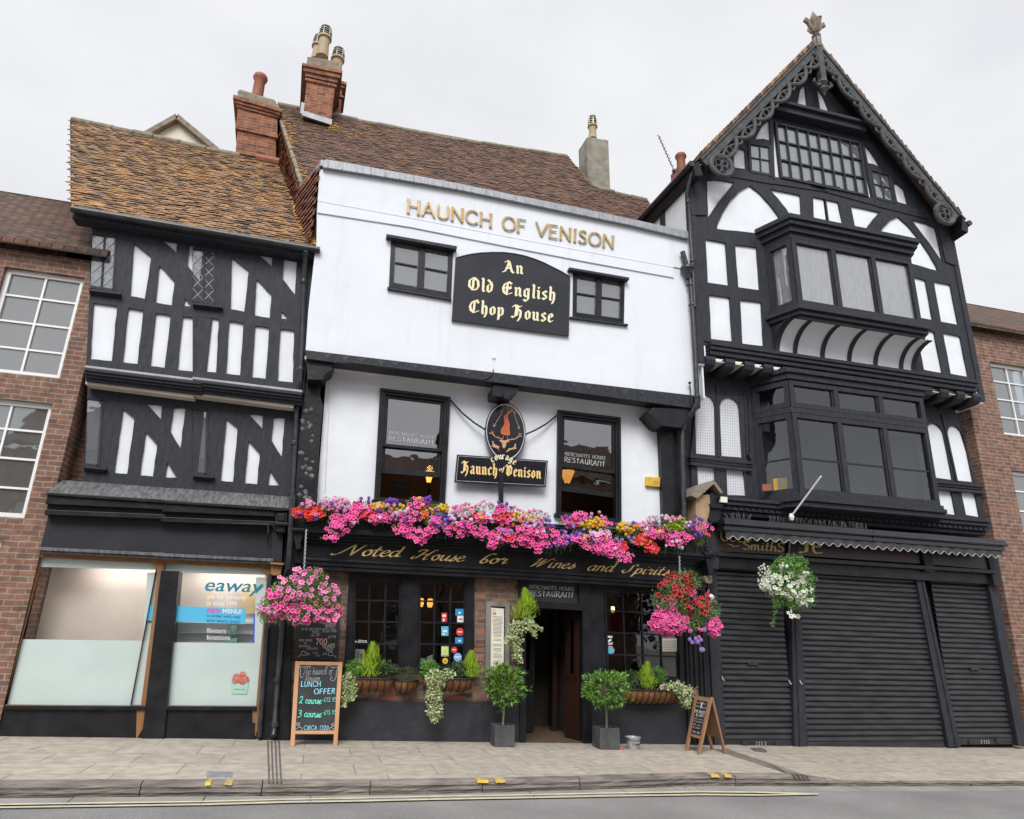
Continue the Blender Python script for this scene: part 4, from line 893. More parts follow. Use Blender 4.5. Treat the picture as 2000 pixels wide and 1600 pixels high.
# --- chimneys
def stack(name, mat, parent, px, y, depth, bands, capmat=None, sk=None):
    """px: TL TR BR BL of the front face; bands: (v0, v1, proud metres)"""
    Q = Quad(*px, y=y); d = (SK if sk is None else sk) * depth; mb = MB()
    mb.prism([Q.pt(0, 0), Q.pt(1, 0), Q.pt(1, 1), Q.pt(0, 1)], d)
    for v0, v1, pr in bands:
        u = pr / Q.w; c = [Q.pt(-u, v0, pr), Q.pt(1 + u, v0, pr), Q.pt(1 + u, v1, pr), Q.pt(-u, v1, pr)]; mb.prism(c, d + V((0, 2 * pr, 0)))
    return Q, mb.build(name, mat, parent)
def pot(parent, c, r_, h, mat, hooded):
    mb = MB()
    mb.lathe(c, [(r_ * .95, 0), (r_ * .92, h * .1), (r_ * .8, h * .55), (r_ * .82, h * .86), (r_ * 1.08, h * .88), (r_ * 1.08, h * .94), (r_ * .98, h), (r_ * .8, h), (r_ * .7, h * .7)] if hooded else
             [(r_ * .85, 0), (r_ * .8, h * .72), (r_ * 1.02, h * .8), (r_ * 1.1, h * .87), (r_ * .98, h * .97), (r_ * .85, h), (r_ * .7, h * .98), (r_ * .65, h * .7)], 20)
    p = mb.build('chimney_pot', mat, parent, smooth=True)
    if hooded:
        b = MB(); t = c + V((0, 0, h))
        for k in range(4): b.lathe(t + V((0, 0, .02 + k * .075)), [(r_ * (1.0 - .05 * k * k / 2), 0), (r_ * (1.04 - .05 * k * k / 2), .015), (r_ * (1.0 - .05 * k * k / 2), .035), (r_ * (.9 - .05 * k * k / 2), .035), (r_ * (.9 - .05 * k * k / 2), 0)], 18)
        for k in range(6):
            a = k * math.pi / 3 + .3; b.tube([t + V((math.cos(a) * r_ * .93, math.sin(a) * r_ * .93, -.02)), t + V((math.cos(a) * r_ * .93, math.sin(a) * r_ * .93, .18)), t + V((math.cos(a) * r_ * .6, math.sin(a) * r_ * .6, .30))], .018, 6)
        b.lathe(t + V((0, 0, .27)), [(r_ * .86, 0), (r_ * .7, .05), (r_ * .35, .09), (r_ * .05, .1)], 18); b.build('chimney_pot', 'steel_vent', parent, smooth=True)
    return p
# middle tall brick stack with two hooded pots, and its twin behind
Q2, c2 = stack('chimney', 'brick_red', pub, [(600, 152), (655, 164), (646, 240), (592, 223)], 3.25, 1.5, [(.90, .96, .04), (1.0, 1.10, .05), (1.10, 1.20, .10), (1.20, 1.27, .14)])
mb = MB(); Q2c = Q2
mb.prism([Q2.pt(-.06, 1.27, .10), Q2.pt(1.06, 1.27, .10), Q2.pt(1.06, 1.50, .10), Q2.pt(-.06, 1.50, .10)], SK * 1.5 + V((0, .2, 0))); mb.prism([Q2.pt(-.03, 1.50, .06), Q2.pt(1.03, 1.50, .06), Q2.pt(.98, 1.57, .03), Q2.pt(.02, 1.57, .03)], SK * 1.4 + V((0, .1, 0))); mb.build('chimney_cap', 'stone_cap', c2)
mb = MB(); Q2.rect(mb, -.04, 1.04, -.06, .07, .03, .04); Q2.rect(mb, -.10, .02, -.02, .28, .032, .04); mb.build('flashing', 'lead_light', c2)
pot(c2, P(629, 112, 3.7), .165, .66, 'buff', True); pot(c2, P(617, 118, 4.3), .15, .5, 'buff', True)
Q3, c3 = stack('chimney', 'brick_red', pub, [(650, 158), (669, 164), (664, 236), (646, 232)], 4.35, .9, [(.86, .92, .06), (.60, .66, .05), (.92, 1.0, .10)])
mb = MB(); Q3.rect(mb, -.05, 1.05, -.1, .18, .03, .04); mb.build('flashing', 'lead', c3); pot(c3, P(655, 150, 4.45), .17, .62, 'buff', True)
# grey rendered stack at the right
Q4, c4 = stack('chimney', 'grey_render', pub, [(1146, 269), (1188, 275), (1192, 375), (1149, 362)], 3.6, .55, [])
mb = MB(); mb.prism([Q4.pt(-.0, 1.0), Q4.pt(1, 1.0), Q4.pt(.9, 1.035, -.04), Q4.pt(.08, 1.035, -.04)], SK * .5); mb.build('chimney_cap', 'grey_render', c4)
mb = MB(); Q4.rect(mb, -.02, 1.05, -.02, .035, .03, .04); mb.build('flashing', 'lead', c4); pot(c4, P(1157.5, 272, 3.85), .13, .46, 'buff', True)
# --- HAUNCH OF VENISON raised letters
QL = Quad((796, 388), (1200, 461), (1199, 485), (795, 414.5), y=YT - .06)
hl = thing('sign_lettering', 'raised gold capital letters reading HAUNCH OF VENISON along the white parapet', 'sign', P(1000, 460, YT - .1))
for i, c_ in enumerate('HAUNCH OF VENISON'):
    if c_ != ' ': mb = MB(); write(mb, ROMAN, 'HAUNCH OF VENISON', QL, .12, R(8), .0, .02, .42, serif=.085, spacing=.14, only=i); mb.build('letter', 'gold', hl)
mb = MB()
for v in (.13, .93): mb.tube([QL.pt(-.005, v, -.045), QL.pt(1.005, v, -.045)], .004, 5)
for i in range(17): mb.tube([QL.pt(.02 + i * .06, .5, -.04), QL.pt(.02 + i * .06, .5, -.10)], .005, 5)
mb.build('rail', 'iron', hl)
# --- arched sign
sg = thing('arched_sign', 'black arched board lettered An Old English Chop House between the two small upper windows', 'sign', P(998, 650, YT - .08))
arch = [(882.5, 625), (1111, 656), (1114, 540), (1098, 530), (1080, 521), (1063, 512.5), (1046, 505.5), (1026, 499), (1006, 494.8), (985, 492.2), (962, 492), (940, 493), (920, 495.5), (904, 499), (890, 503)]
mb = MB(); mb.poly(arch, YT - .05, .045); mb.build('board', 'dark_sign', sg)
mb = MB(); c = V((1000, 575))
ins = [tuple(c + (V(p) - c) * .985) for p in arch]
mb.holed(arch, [ins], YT - .062, .03); mb.build('frame', 'black_gloss', sg)
mb = MB()
write(mb, BLACK, 'An', Quad((984, 508), (1023, 512.5), (1022, 535.5), (983, 531), y=YT - .05), .15, R(42), .004, 0, .28)
write(mb, BLACK, 'Old English', Quad((915, 541), (1087, 562.5), (1085, 588), (914, 565.5), y=YT - .05), .15, R(42), .004, 0, .28)
write(mb, BLACK, 'Chop House', Quad((917, 585), (1082, 605), (1080, 630), (915, 609.5), y=YT - .05), .15, R(42), .004, 0, .28)
mb.build('lettering', 'cream_paint', sg)
# --- hanging oval sign and the board under it
yS = -.07
ov = thing('oval_sign', 'black oval sign painted with a haunch, arrows and a stag head, hung by chains', 'sign', P(987, 900, yS))
OC = P(987.5, 843, yS); OU = (P(1027, 848, yS) - P(948, 838, yS)) / 2; OV = (P(987.5, 786, yS) - P(987.5, 900, yS)) / 2; OV.x = 0; OV.y = 0
OU.y = 0
def O(u, v, out=0.0): return OC + OU * u + OV * v + V((0, -out, 0))
class OQ:
    n = V((0, -1, 0)); w = OU.length; h = OV.length
    @staticmethod
    def pt(u, v, out=0.0): return O(u, v, out)
def el(s, n=48, off=0): return [(s * math.cos(2 * math.pi * i / n), s * math.sin(2 * math.pi * i / n)) for i in range(n)]
mb = MB(); mb.prism([O(*p) for p in el(1)], V((0, .05, 0))); mb.build('board', 'dark_sign', ov)
mb = MB(); e0, e1 = el(.955), el(.915)
for i in range(48):
    j = (i + 1) % 48; mb.face([O(*e0[i], .003), O(*e0[j], .003), O(*e1[j], .003), O(*e1[i], .003)])
mb.build('rim_line', 'silver_paint', ov)
# picture: zoom pixels of the photograph's detail mapped to the oval's own axes
def z(pts): return [((x - 728) / 228, (690 - (y - (x - 728) * .1)) / 320) for x, y in pts]
mb = MB(); mb.prism([O(u, v, .004) for u, v in z([(735, 495), (720, 500), (700, 525), (705, 560), (712, 590), (705, 620), (680, 660), (668, 700), (690, 722), (740, 735), (778, 728), (776, 690), (768, 650), (772, 615), (765, 590), (752, 560), (745, 520), (760, 490), (790, 465), (800, 445), (820, 432), (812, 420), (790, 430), (770, 455), (745, 475)])], V((0, .002, 0))); mb.build('haunch_picture', 'orange_haunch', ov)
mb = MB()
def st(pts, w, o=.004):
    q = z(pts)
    for a, b in zip(q, q[1:]):
        A, B = O(*a, o), O(*b, o); d = (B - A); 
        if d.length < 1e-5: continue
        n = V((-d.z, 0, d.x)).normalized() * w / 2; mb.face([A - n, B - n, B + n, A + n])
for pts, wd in (([(690, 440), (672, 500), (590, 640)], .007), ([(655, 450), (672, 480), (695, 455)], .007), ([(585, 605), (590, 645), (620, 620)], .006), ([(745, 410), (742, 490)], .007),
                ([(800, 450), (820, 500), (885, 660)], .007), ([(800, 465), (822, 490), (835, 460)], .007), ([(860, 635), (882, 665), (885, 625)], .006),
                ([(545, 712), (580, 715), (610, 750), (660, 765), (700, 775)], .014), ([(580, 715), (570, 680)], .008), ([(585, 715), (600, 690)], .008), ([(610, 750), (605, 725)], .007), ([(655, 765), (650, 740)], .007),
                ([(915, 738), (880, 738), (850, 765), (800, 778), (750, 778)], .014), ([(880, 738), (880, 700)], .008), ([(885, 738), (905, 705)], .008), ([(850, 765), (850, 740)], .007), ([(800, 778), (805, 755)], .007), ([(700, 775), (705, 740)], .006), ([(750, 778), (752, 742)], .006)):
    st(pts, wd, .005)
mb.build('antler_picture', 'tan_paint', ov)
mb = MB()
for pts in ([(660, 785), (690, 782), (715, 790), (745, 782), (778, 790), (765, 805), (740, 812), (735, 850), (722, 875), (705, 872), (695, 845), (690, 812), (668, 800)],
            [(580, 800), (595, 795), (600, 825), (640, 845), (662, 855), (672, 850), (655, 875), (665, 910), (650, 880), (610, 868), (570, 850), (590, 845)],
            [(835, 820), (850, 825), (845, 860), (862, 870), (835, 882), (790, 890), (745, 915), (735, 910), (765, 885), (760, 875), (800, 870), (830, 855)]):
    mb.prism([O(u, v, .006) for u, v in z(pts)], V((0, .002, 0)))
mb.build('stag_picture', 'tan_paint', ov)
# lower board
bd = thing('name_board', 'black rectangular board reading Haunch of Venison in gold under the oval sign', 'sign', P(978, 950, yS))
QB = Quad((892.5, 888), (1070, 900), (1065.5, 951.5), (887.5, 942), y=yS + .0); mb = MB(); QB.rect(mb, 0, 1, 0, 1, .012, .045); mb.build('board', 'dark_sign', bd, bevel=.003)
mb = MB(); I = QB.inner(.022)
for u0, u1, v0, v1 in ((0, .36, .985, 1), (.64, 1, .985, 1), (0, 1, 0, .015), (0, .004, 0, 1), (.996, 1, 0, 1)): I.rect(mb, u0, u1, v0, v1, .015, .002)
mb.build('rim_line', 'silver_paint', bd)
mb = MB(); write(mb, BLACK, 'Haunch', Quad((902, 901), (972, 907), (971, 929), (901, 924), y=yS), .16, R(42), .017, 0, .3); write(mb, BLACK, 'Venison', Quad((987, 908), (1057, 914), (1056, 935), (986, 929), y=yS), .16, R(42), .017, 0, .3)
mb.build('lettering', 'gold_paint', bd)
mb = MB(); write(mb, SCRIPT, 'of', Quad((975, 912), (986, 913), (985, 921), (974, 920), y=yS), .12, R(42), .017, 0, .5)
for i, ch_ in enumerate('courage'):
    a = (-.5 + i / 6) ; cx = 983 + a * 44; cy = 892 + abs(a) ** 2 * 34 + a * 5; t = a * 1.1; s = 5.2
    q = [(-s * .62, -s * .8), (s * .62, -s * .8), (s * .62, s), (-s * .62, s)]; q = [(cx + x_ * math.cos(t) - y_ * math.sin(t), cy + x_ * math.sin(t) + y_ * math.cos(t)) for x_, y_ in q]
    g_ = BLACK[ch_]; qq = Quad(*q, y=yS - .0)
    for sm, pts in g_[1]: pen(mb, pts, qq, lambda a_, b_: (a_ / .4, b_ / 1.0 * 1.35), .15, R(42), .02, 0, .35)
mb.build('lettering', 'cream_paint', bd)
mb = MB(); mb.poly([(974.5, 925), (983.5, 925), (983, 1005), (975, 1005)], yS - .035, .05); mb.build('post', 'black_paint', bd)
# chains holding the oval sign
def chain(mb, pts, link=.035, r_=.006, step=None):
    L_ = [pts[0]]; 
    for a, b in zip(pts, pts[1:]):
        n = max(1, int((b - a).length / (link * .8)))
        for i in range(1, n + 1): L_.append(a.lerp(b, i / n))
    for i, (a, b) in enumerate(zip(L_, L_[1:])):
        d = (b - a).normalized(); s = d.orthogonal().normalized(); s = s if i % 2 else d.cross(s); l = (b - a).length * 1.25; c = (a + b) / 2; ring_ = []
        for k in range(9):
            t = 2 * math.pi * k / 8; ring_.append(c + d * math.cos(t) * l / 2 + s * math.sin(t) * link * .3)
        mb.tube(ring_, r_, 5, cap=False)
mb = MB(); a, b = P(880, 782, Y1 - .05), P(947, 839, yS); chain(mb, [a, a.lerp(b, .35) + V((0, 0, -.05)), a.lerp(b, .7) + V((0, 0, -.04)), b], .04, .009)
mb.build('sign_chain', 'iron', None, 'iron chain from the left sash window corner to the oval sign', 'chain', 'chains holding the oval sign')
mb = MB(); a, b = P(1088, 811, Y1 - .05), P(1028, 848, yS); chain(mb, [a, a.lerp(b, .35) + V((0, 0, -.04)), a.lerp(b, .7) + V((0, 0, -.03)), b], .04, .009)
mb.build('sign_chain', 'iron', None, 'iron chain from the right sash window corner to the oval sign', 'chain', 'chains holding the oval sign')
# alarm box
al = thing('alarm_box', 'small yellow alarm box on the white wall right of the right sash window', 'alarm', P(1273, 952, Y1)); Q = Quad((1259.5, 932), (1287, 934), (1286, 953), (1259, 950.5), y=Y1)
mb = MB(); Q.rect(mb, 0, 1, 0, 1, .07, .07); mb.build('case', 'alarm_yellow', al, bevel=.012)
mb = MB(); Q.rect(mb, .5, .9, .48, .56, .073, .002); Q.rect(mb, .5, .95, .3, .35, .073, .002); 
for i in range(9): t = math.pi * i / 8; Q.rect(mb, .27 + .13 * math.cos(t) - .012, .27 + .13 * math.cos(t) + .012, .55 + .25 * math.sin(t) - .03, .55 + .25 * math.sin(t) + .03, .073, .002)
mb.build('mark', 'ink', al)
# downpipe of the pub with hopper
mb = MB(); yp = YT - .11
mb.tube([P(1333, 492, yp + .0), P(1341, 520, yp)], .05, 12); mb.lathe(P(1343, 533, yp), [(.05, -.14), (.065, -.06), (.115, .06), (.135, .07), (.135, .12), (.11, .12)], 14)
pp = [P(1348, 545, yp), P(1352, 600, yp), P(1357, 680, yp), P(1361.5, 772, yp), P(1361, 790, yp), P(1352, 806, yp + .08), P(1337, 826, Y1 - .24), P(1332, 840, Y1 - .24), P(1333, 900, Y1 - .24), P(1337, 1030, Y1 - .24)]
mb.tube(pp, .048, 14); dp = mb.build('downpipe', 'black_pipe', pub, smooth=True)
mb = MB()
for (x, y, yy) in ((1349, 557, yp), (1352.5, 596, yp), (1361.5, 776, yp), (1332, 838, Y1 - .24)): mb.lathe(P(x, y, yy), [(.062, -.02), (.066, 0), (.062, .03)], 14); mb.tube([P(x - 7, y + 1, yy + .03), P(x, y + 1, yy + .05)], .02, 8)
mb.tube([P(1347, 746, yp + .04), P(1350, 778, yp + .04), P(1351, 790, yp + .05)], .012, 8); mb.lathe(P(1347, 748, yp + .04), [(.01, -.03), (.035, 0), (.01, .03)], 10); mb.build('pipe_collar', 'black_pipe', dp, smooth=True)
# ------------------------------------------------------------------ PUB, ground floor
def strip(mb, xl, t0, b0, xr, t1, b1, y, th, s0=-7, s1=-7):   # the old fascia sags: both halves run at slightly different slopes
    k = (980 - xl) / (xr - xl); tm, bm_ = t0 + (t1 - t0) * k + s0, b0 + (b1 - b0) * k + s1
    mb.poly([(xl, t0), (980, tm), (980, bm_), (xl, b0)], y, th); return mb.poly([(980, tm), (xr, t1), (xr, b1), (980, bm_)], y, th)
mb = MB(); strip(mb, 589, 1059, 1093, 1378, 1104, 1139, -.2, .3, -9, -3); fas = mb.build('fascia', 'black_paint', pub)
mb = MB(); strip(mb, 587, 1089.5, 1094, 1381, 1136, 1140.5, -.26, .2, -2.5, -2.5); strip(mb, 588, 1094.4, 1103, 1380, 1141, 1148, -.235, .2, -2.5, -2.5); strip(mb, 590, 1103.4, 1112, 1378, 1148.3, 1154, -.21, .2, -2.5, -2.5); mb.build('moulding', 'black_paint', fas, bevel=.006)
mb = MB(); strip(mb, 588, 1053, 1060, 1386, 1099, 1106, -.26, .3, -8, -9); strip(mb, 587, 1046, 1053.4, 1389, 1095, 1099.5, -.33, .4, -7.5, -8); strip(mb, 585, 1039, 1046.3, 1391, 1089, 1095.5, -.4, .45); strip(mb, 583, 1031, 1039.3, 1393, 1083, 1089.5, -.47, .55, -5, -6.5)
mb.build('cornice', 'black_paint', fas, bevel=.008)
mb = MB()
write(mb, SCRIPT, 'Noted', Quad((668, 1062), (779, 1068), (778, 1088), (666, 1084), y=-.2), .105, R(35), .004, 0, .34, slant=.35, spacing=.02)
write(mb, SCRIPT, 'House', Quad((806, 1073), (905, 1079), (903, 1097), (804, 1092), y=-.2), .105, R(35), .004, 0, .34, slant=.35, spacing=.02)
write(mb, SCRIPT, 'For', Quad((938, 1082), (990, 1084), (987, 1101.5), (935, 1099.5), y=-.2), .12, R(35), .004, 0, .34, slant=.3, spacing=.02)
write(mb, SCRIPT, 'Wines', Quad((1034, 1090), (1122, 1094), (1120, 1111), (1030, 1107), y=-.2), .105, R(35), .004, 0, .34, slant=.35, spacing=.02)
write(mb, SCRIPT, 'and', Quad((1147, 1097), (1197, 1099), (1195, 1117), (1145, 1114), y=-.2), .105, R(35), .004, 0, .34, slant=.35, spacing=.02)
write(mb, SCRIPT, 'Spirits', Quad((1216, 1102), (1306, 1107), (1304, 1124), (1214, 1119), y=-.2), .11, R(35), .004, 0, .34, slant=.35, spacing=.02)
mb.build('lettering', 'gold_paint', fas)
# consoles at both ends of the fascia
for (x0, y0) in ((578, 1040), (1384, 1088)):
    mb = MB()
    mb.poly([(x0 - 5, y0 - 3), (x0 + 14, y0 - 2), (x0 + 13, y0 + 8), (x0 + 9, y0 + 20), (x0 + 10, y0 + 32), (x0 + 1, y0 + 34), (x0 - 2, y0 + 20), (x0 - 5, y0 + 8)], -.42, .4)
    mb.poly([(x0 - 8, y0 - 9), (x0 + 17, y0 - 8), (x0 + 16, y0 - 3), (x0 - 7, y0 - 3)], -.5, .5); mb.poly([(x0 - 3, y0 + 35), (x0 + 12, y0 + 36), (x0 + 13, y0 + 60), (x0 - 2, y0 + 60)], -.24, .2)
    mb.build('console', 'black_paint', pub, bevel=.008)
# iron cresting along the cornice
cr_z = lambda x: 0
mb = MB(); A, B = P(586, 1033, -.45), P(1392, 1088, -.45); A2, B2 = A + V((0, 0, .30)), B + V((0, 0, .30))
mb.tube([A + V((0, 0, .02)), B + V((0, 0, .02))], .010, 6); mb.tube([A2, B2], .012, 6); mb.tube([A.lerp(A2, .12), B.lerp(B2, .12)], .007, 6)
rail = mb.build('iron_cresting', 'iron', pub); mb = MB()
for i in range(34):
    t = (i + .5) / 34; p, q = A.lerp(B, t), A2.lerp(B2, t)
    if i % 3: mb.tube([p, q], .008, 5)
    else:
        c = (p + q) / 2; mb.tube([c + V((.1 * math.cos(a * .449), 0, .1 * math.sin(a * .449))) for a in range(15)], .009, 5, cap=False); mb.tube([c + V((.035 * math.cos(a * .785), 0, .035 * math.sin(a * .785))) for a in range(9)], .012, 5, cap=False)
mb.build('scroll', 'iron', rail)
mb = MB(); r = random.Random(2)
mb.prism([A + V((.05, .02, .03)), B + V((-.1, .02, .03)), B + V((-.1, .02, .36)), A + V((.05, .02, .36))], V((0, .35, 0))); tro = mb.build('flower_trough', 'black_paint', None, 'long black planting trough on the pub cornice holding the whole row of bedding flowers', 'trough')

# walls
mb = MB(); mb.poly([(566, 1090), (690, 1100), (680, 1310), (680, 1375), (562, 1375)], Y0 + .02, .25); mb.poly([(920, 1110), (1020, 1116), (1020, 1375), (922, 1375)], Y0 + .02, .25); mb.poly([(680.5, 1298), (921.5, 1302), (921.5, 1375), (680.5, 1375)], Y0 + .02, .25)
mb.build('wall', 'brick_dark', pub)
mb = MB(); mb.poly([(545, 1369), (800, 1369.5), (1016, 1370.5), (1016, 1460), (540, 1452)], Y0 - .015, .25); mb.poly([(1154, 1330), (1346, 1330), (1350, 1465), (1156, 1462)], Y0 - .015, .25); mb.build('plinth', 'plinth', pub, bevel=.01)
mb = MB(); r = random.Random(8)
for (x0, x1, y, c) in ((743, 773, 1360, 0), (883, 910, 1358, 0), (922, 948, 1266, 0), (752, 772, 1352, 0), (994, 1003, 1203, 0), (930, 941, 1283, 0)): mb.poly([(x0, y), (x1, y + .8), (x1, y + 9), (x0, y + 8.4)], Y0 + .01, .02)
mb.build('new_brick', 'terracotta', pub, bevel=.003)
# window frames
S1, S2 = [(690, 1131), (784.5, 1133), (781, 1301), (688, 1300)], [(817, 1133), (911, 1136), (908, 1302), (816, 1301)]
mb = MB(); mb.holed([(683, 1104), (927, 1118), (926, 1303), (672, 1301)], [S1, S2], Y0 - .02, .14)
mb.poly([(670, 1301.5), (928, 1304), (928, 1310), (669, 1307)], Y0 - .08, .2)
winL = mb.build('window', 'black_paint', pub, bevel=.005)
mb = MB()
for s in (S1, S2):
    Q = Quad(*s, y=Y0 + .03); Q.ring(mb, .035, .02, .04); Q.grid(mb, 3, 4, .026, .012, .03)
mb.build('glazing_bar', 'black_paint', winL)
mb = MB()
for s in (S1, S2): Quad(*s, y=Y0 + .045).rect(mb, 0, 1, 0, 1, 0, .004)
mb.build('pane', 'glass', winL)
S3 = [(1179, 1151), (1323, 1160), (1329, 1326), (1185, 1322)]
mb = MB(); mb.holed([(1153, 1130), (1340, 1146), (1346, 1342), (1154, 1342)], [S3], Y0 - .02, .14); winR = mb.build('window', 'black_paint', pub, bevel=.005)
mb = MB(); Q3w = Quad(*S3, y=Y0 + .03); Q3w.ring(mb, .035, .02, .04); Q3w.grid(mb, 4, 4, .026, .012, .03); mb.build('glazing_bar', 'black_paint', winR)
mb = MB(); Quad(*S3, y=Y0 + .045).rect(mb, 0, 1, 0, 1, 0, .004); mb.build('pane', 'glass', winR)
# right pilaster of the pub
mb = MB(); mb.poly([(1336, 1140), (1378, 1146), (1394, 1470), (1346, 1466)], Y0 - .06, .2)
for x in (1343, 1352, 1362, 1370): mb.bar((x, 1150), (x + 13, 1452), 3.2, Y0 - .085, .05)
mb.build('pilaster', 'black_paint', pub, bevel=.004)
mb = MB(); mb.poly([(558, 1030), (590, 1032), (587, 1112), (574, 1112), (562, 1375), (545, 1375), (550, 1110)], Y0 - .0, .2); mb.poly([(560, 1112), (579, 1113), (570, 1240), (565, 1455), (541, 1455), (548, 1240)], Y0 - .08, .2); mb.build('pilaster', 'black_paint', pub, bevel=.005)
mb = MB(); mb.poly([(560, 700), (640, 700), (640, 1100), (600, 1440), (500, 1440), (540, 1000)], .36, .3); mb.build('party_wall', 'board_black', pub)
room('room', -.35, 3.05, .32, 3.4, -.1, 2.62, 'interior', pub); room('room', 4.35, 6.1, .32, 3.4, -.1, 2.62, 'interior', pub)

# door frame, transom sign, passage, doors
D0, D1 = P(1027, 1450, 0), P(1139, 1452, 0)
mb = MB(); mb.holed([(1013.5, 1116), (1153, 1128), (1156.5, 1462), (1015.5, 1460)], [[(1027, 1134), (1131, 1141), (1131.5, 1179), (1027, 1172)], [(1027, 1186), (1138, 1193), (1139.5, 1461), (1028, 1459)]], Y0 - .04, .16)
dfr = mb.build('door_frame', 'black_paint', pub, bevel=.006)
mb = MB(); mb.poly([(1026, 1132), (1132, 1139), (1133, 1180), (1026, 1173)], Y0 + .02, .05); mb.build('transom_panel', 'board_black', dfr)
mb = MB(); write(mb, UNCIAL, 'MERCHANTS HOUSE', Quad((1033, 1142.5), (1121, 1147.5), (1121, 1154), (1033, 1149.5), y=Y0 + .02), .12, R(10), .004, 0, .9, spacing=.13); write(mb, UNCIAL, 'RESTAURANT', Quad((1033, 1153), (1121, 1157.5), (1120, 1167.5), (1033, 1163.5), y=Y0 + .02), .11, R(10), .004, 0, .6, spacing=.13); mb.build('lettering', 'silver_paint', dfr)
xl, xr = D0.x - .04, D1.x + .04
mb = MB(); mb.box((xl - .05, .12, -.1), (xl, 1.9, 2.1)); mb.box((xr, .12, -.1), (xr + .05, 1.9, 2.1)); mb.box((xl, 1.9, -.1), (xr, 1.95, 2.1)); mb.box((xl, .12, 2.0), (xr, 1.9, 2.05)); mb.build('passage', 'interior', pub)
mb = MB(); mb.prism([V((xl, -.01, gz(xl) + .012)), V((xr, -.01, gz(xr) + .012)), V((xr, 1.9, gz(xr) + .03)), V((xl, 1.9, gz(xl) + .03))], V((0, 0, -.1))); mb.build('passage_floor', 'mat_brown', pub)
def door_leaf(a, b, zt, th, glazed, mat, hd=None):
    """a: hinge, b: free edge on the floor"""
    Q = Quad(V((a.x, a.y, zt)), V((b.x, b.y, zt)), b, a); mb = MB(); Q.ring(mb, .11, 0, th, .18); Q.rect(mb, .1, .9, .44, .50, 0, th)
    I = Q; I.rect(mb, .08, .92, .05, .46, -.012, th - .02); 
    for v0, v1 in ((.09, .42),): I.rect(mb, .2, .8, v0, v1, .004, .012)
    d = mb.build('door', mat, pub, bevel=.003); g = MB(); I.rect(g, .08, .92, .48, .96, -.02, .004); g.build('pane', 'glass_dark', d)
    if hd: h = MB(); c = Q.pt(*hd, .05); h.tube([c + V((0, 0, .07 * math.cos(t * .785))) + (b - a).normalized() * .045 * math.sin(t * .785) for t in range(9)], .009, 6, cap=False); h.build('handle', 'aluminium', d)
    return d
b = G(1107, 1440, .02); a = V((xr - .03, .16, gz(xr) + .02)); door_leaf(a, b, 1.93, .045, 1, 'door_wood', (.3, .52))
a = V((xl + .05, .75, gz(xl) + .03)); b = V(((xl * 1.15 + xr * .85) / 2 + .02, .95, gz(xl) + .03)); door_leaf(a, b, 1.95, .045, 1, 'board_black')
mb = MB(); q = P(1078, 1300, 1.3); mb.box((q.x - .03, 1.15, 0), (q.x + .06, 1.25, 1.99)); mb.build('door_post', 'door_wood', pub)
mb = MB(); mb.box((xl + .12, .55, gz(xl) + .02), (xl + .2, .62, gz(xl) + .9)); 

# stickers and notices on the panes
def sticker(shape, x0, y0, x1, y1, mat, parent, marks=(), y=Y0 + .038):
    mb = MB(); Q = Quad((x0, y0), (x1, y0), (x1, y1), (x0, y1), y=y)
    if shape == 'r': Q.rect(mb, 0, 1, 0, 1, .0, .002)
    else: Q.disc(mb, .5, .5, Q.w / 2, .0, .002)
    o = mb.build('sticker', mat, parent)
    for (u0, u1, v0, v1, m2) in marks:
        mb = MB(); Q.rect(mb, u0, u1, v0, v1, .0022, .001); mb.build('sticker', m2, parent)
    return Q
for s in (('r', 889.5, 1189.5, 906, 1202.5, 'sticker_blue', [(.35, .65, .3, .55, 'sticker_white')]), ('r', 893, 1203, 906.5, 1216, 'sticker_white', [(.2, .8, .4, .6, 'sticker_red')]), ('r', 862.5, 1197, 873, 1215, 'sticker_red', [(.15, .8, .55, .8, 'sticker_white'), (.2, .55, .08, .35, 'sticker_white')]),
          ('r', 862, 1223.5, 876, 1242, 'sticker_cyan', [(.2, .8, .4, .6, 'sticker_white'), (.2, .45, .1, .3, 'sticker_white')]), ('c', 891, 1227, 906, 1242, 'sticker_red', [(.2, .8, .45, .58, 'sticker_white')]), ('r', 889, 1245, 906, 1257, 'sticker_blue', [(.35, .65, .3, .6, 'sticker_white')]),
          ('r', 862, 1262, 876, 1282, 'sticker_green', [(.3, .7, .3, .6, 'sticker_yellow'), (.1, .9, .05, .15, 'sticker_cyan')]), ('c', 881, 1263, 893, 1276, 'sticker_red', [(.25, .75, .45, .6, 'sticker_white')]), ('c', 886, 1276, 902, 1292, 'sticker_sky', [(.15, .85, .45, .62, 'sticker_white')]), ('c', 864, 1285, 875, 1297, 'sticker_yellow', [(.3, .7, .35, .6, 'ink')])):
    sticker(s[0], s[1], s[2], s[3], s[4], s[5], winL, s[6])
mb = MB(); q = Quad((700, 1251), (717, 1252), (717, 1256), (700, 1255.5), y=Y0 + .038); write(mb, ROMAN, 'CCTV IN', Quad((700, 1250), (716, 1251), (716, 1253), (700, 1252), y=Y0 + .038), .2, 0, .002, 0, 1); write(mb, ROMAN, 'OPERATION', Quad((698, 1253.5), (717, 1254), (717, 1256.5), (698, 1256), y=Y0 + .038), .2, 0, .002, 0, 1)
Quad((691.5, 1252), (696, 1252), (696, 1256), (691.5, 1256), y=Y0 + .038).rect(mb, 0, 1, 0, 1, .002, .001); mb.build('sticker', 'sticker_white', winL)
sticker('r', 1293, 1247, 1322, 1272.5, 'paper', winR, [(.08, .92, .14 + .13 * i, .17 + .13 * i, 'ink') for i in range(6)])
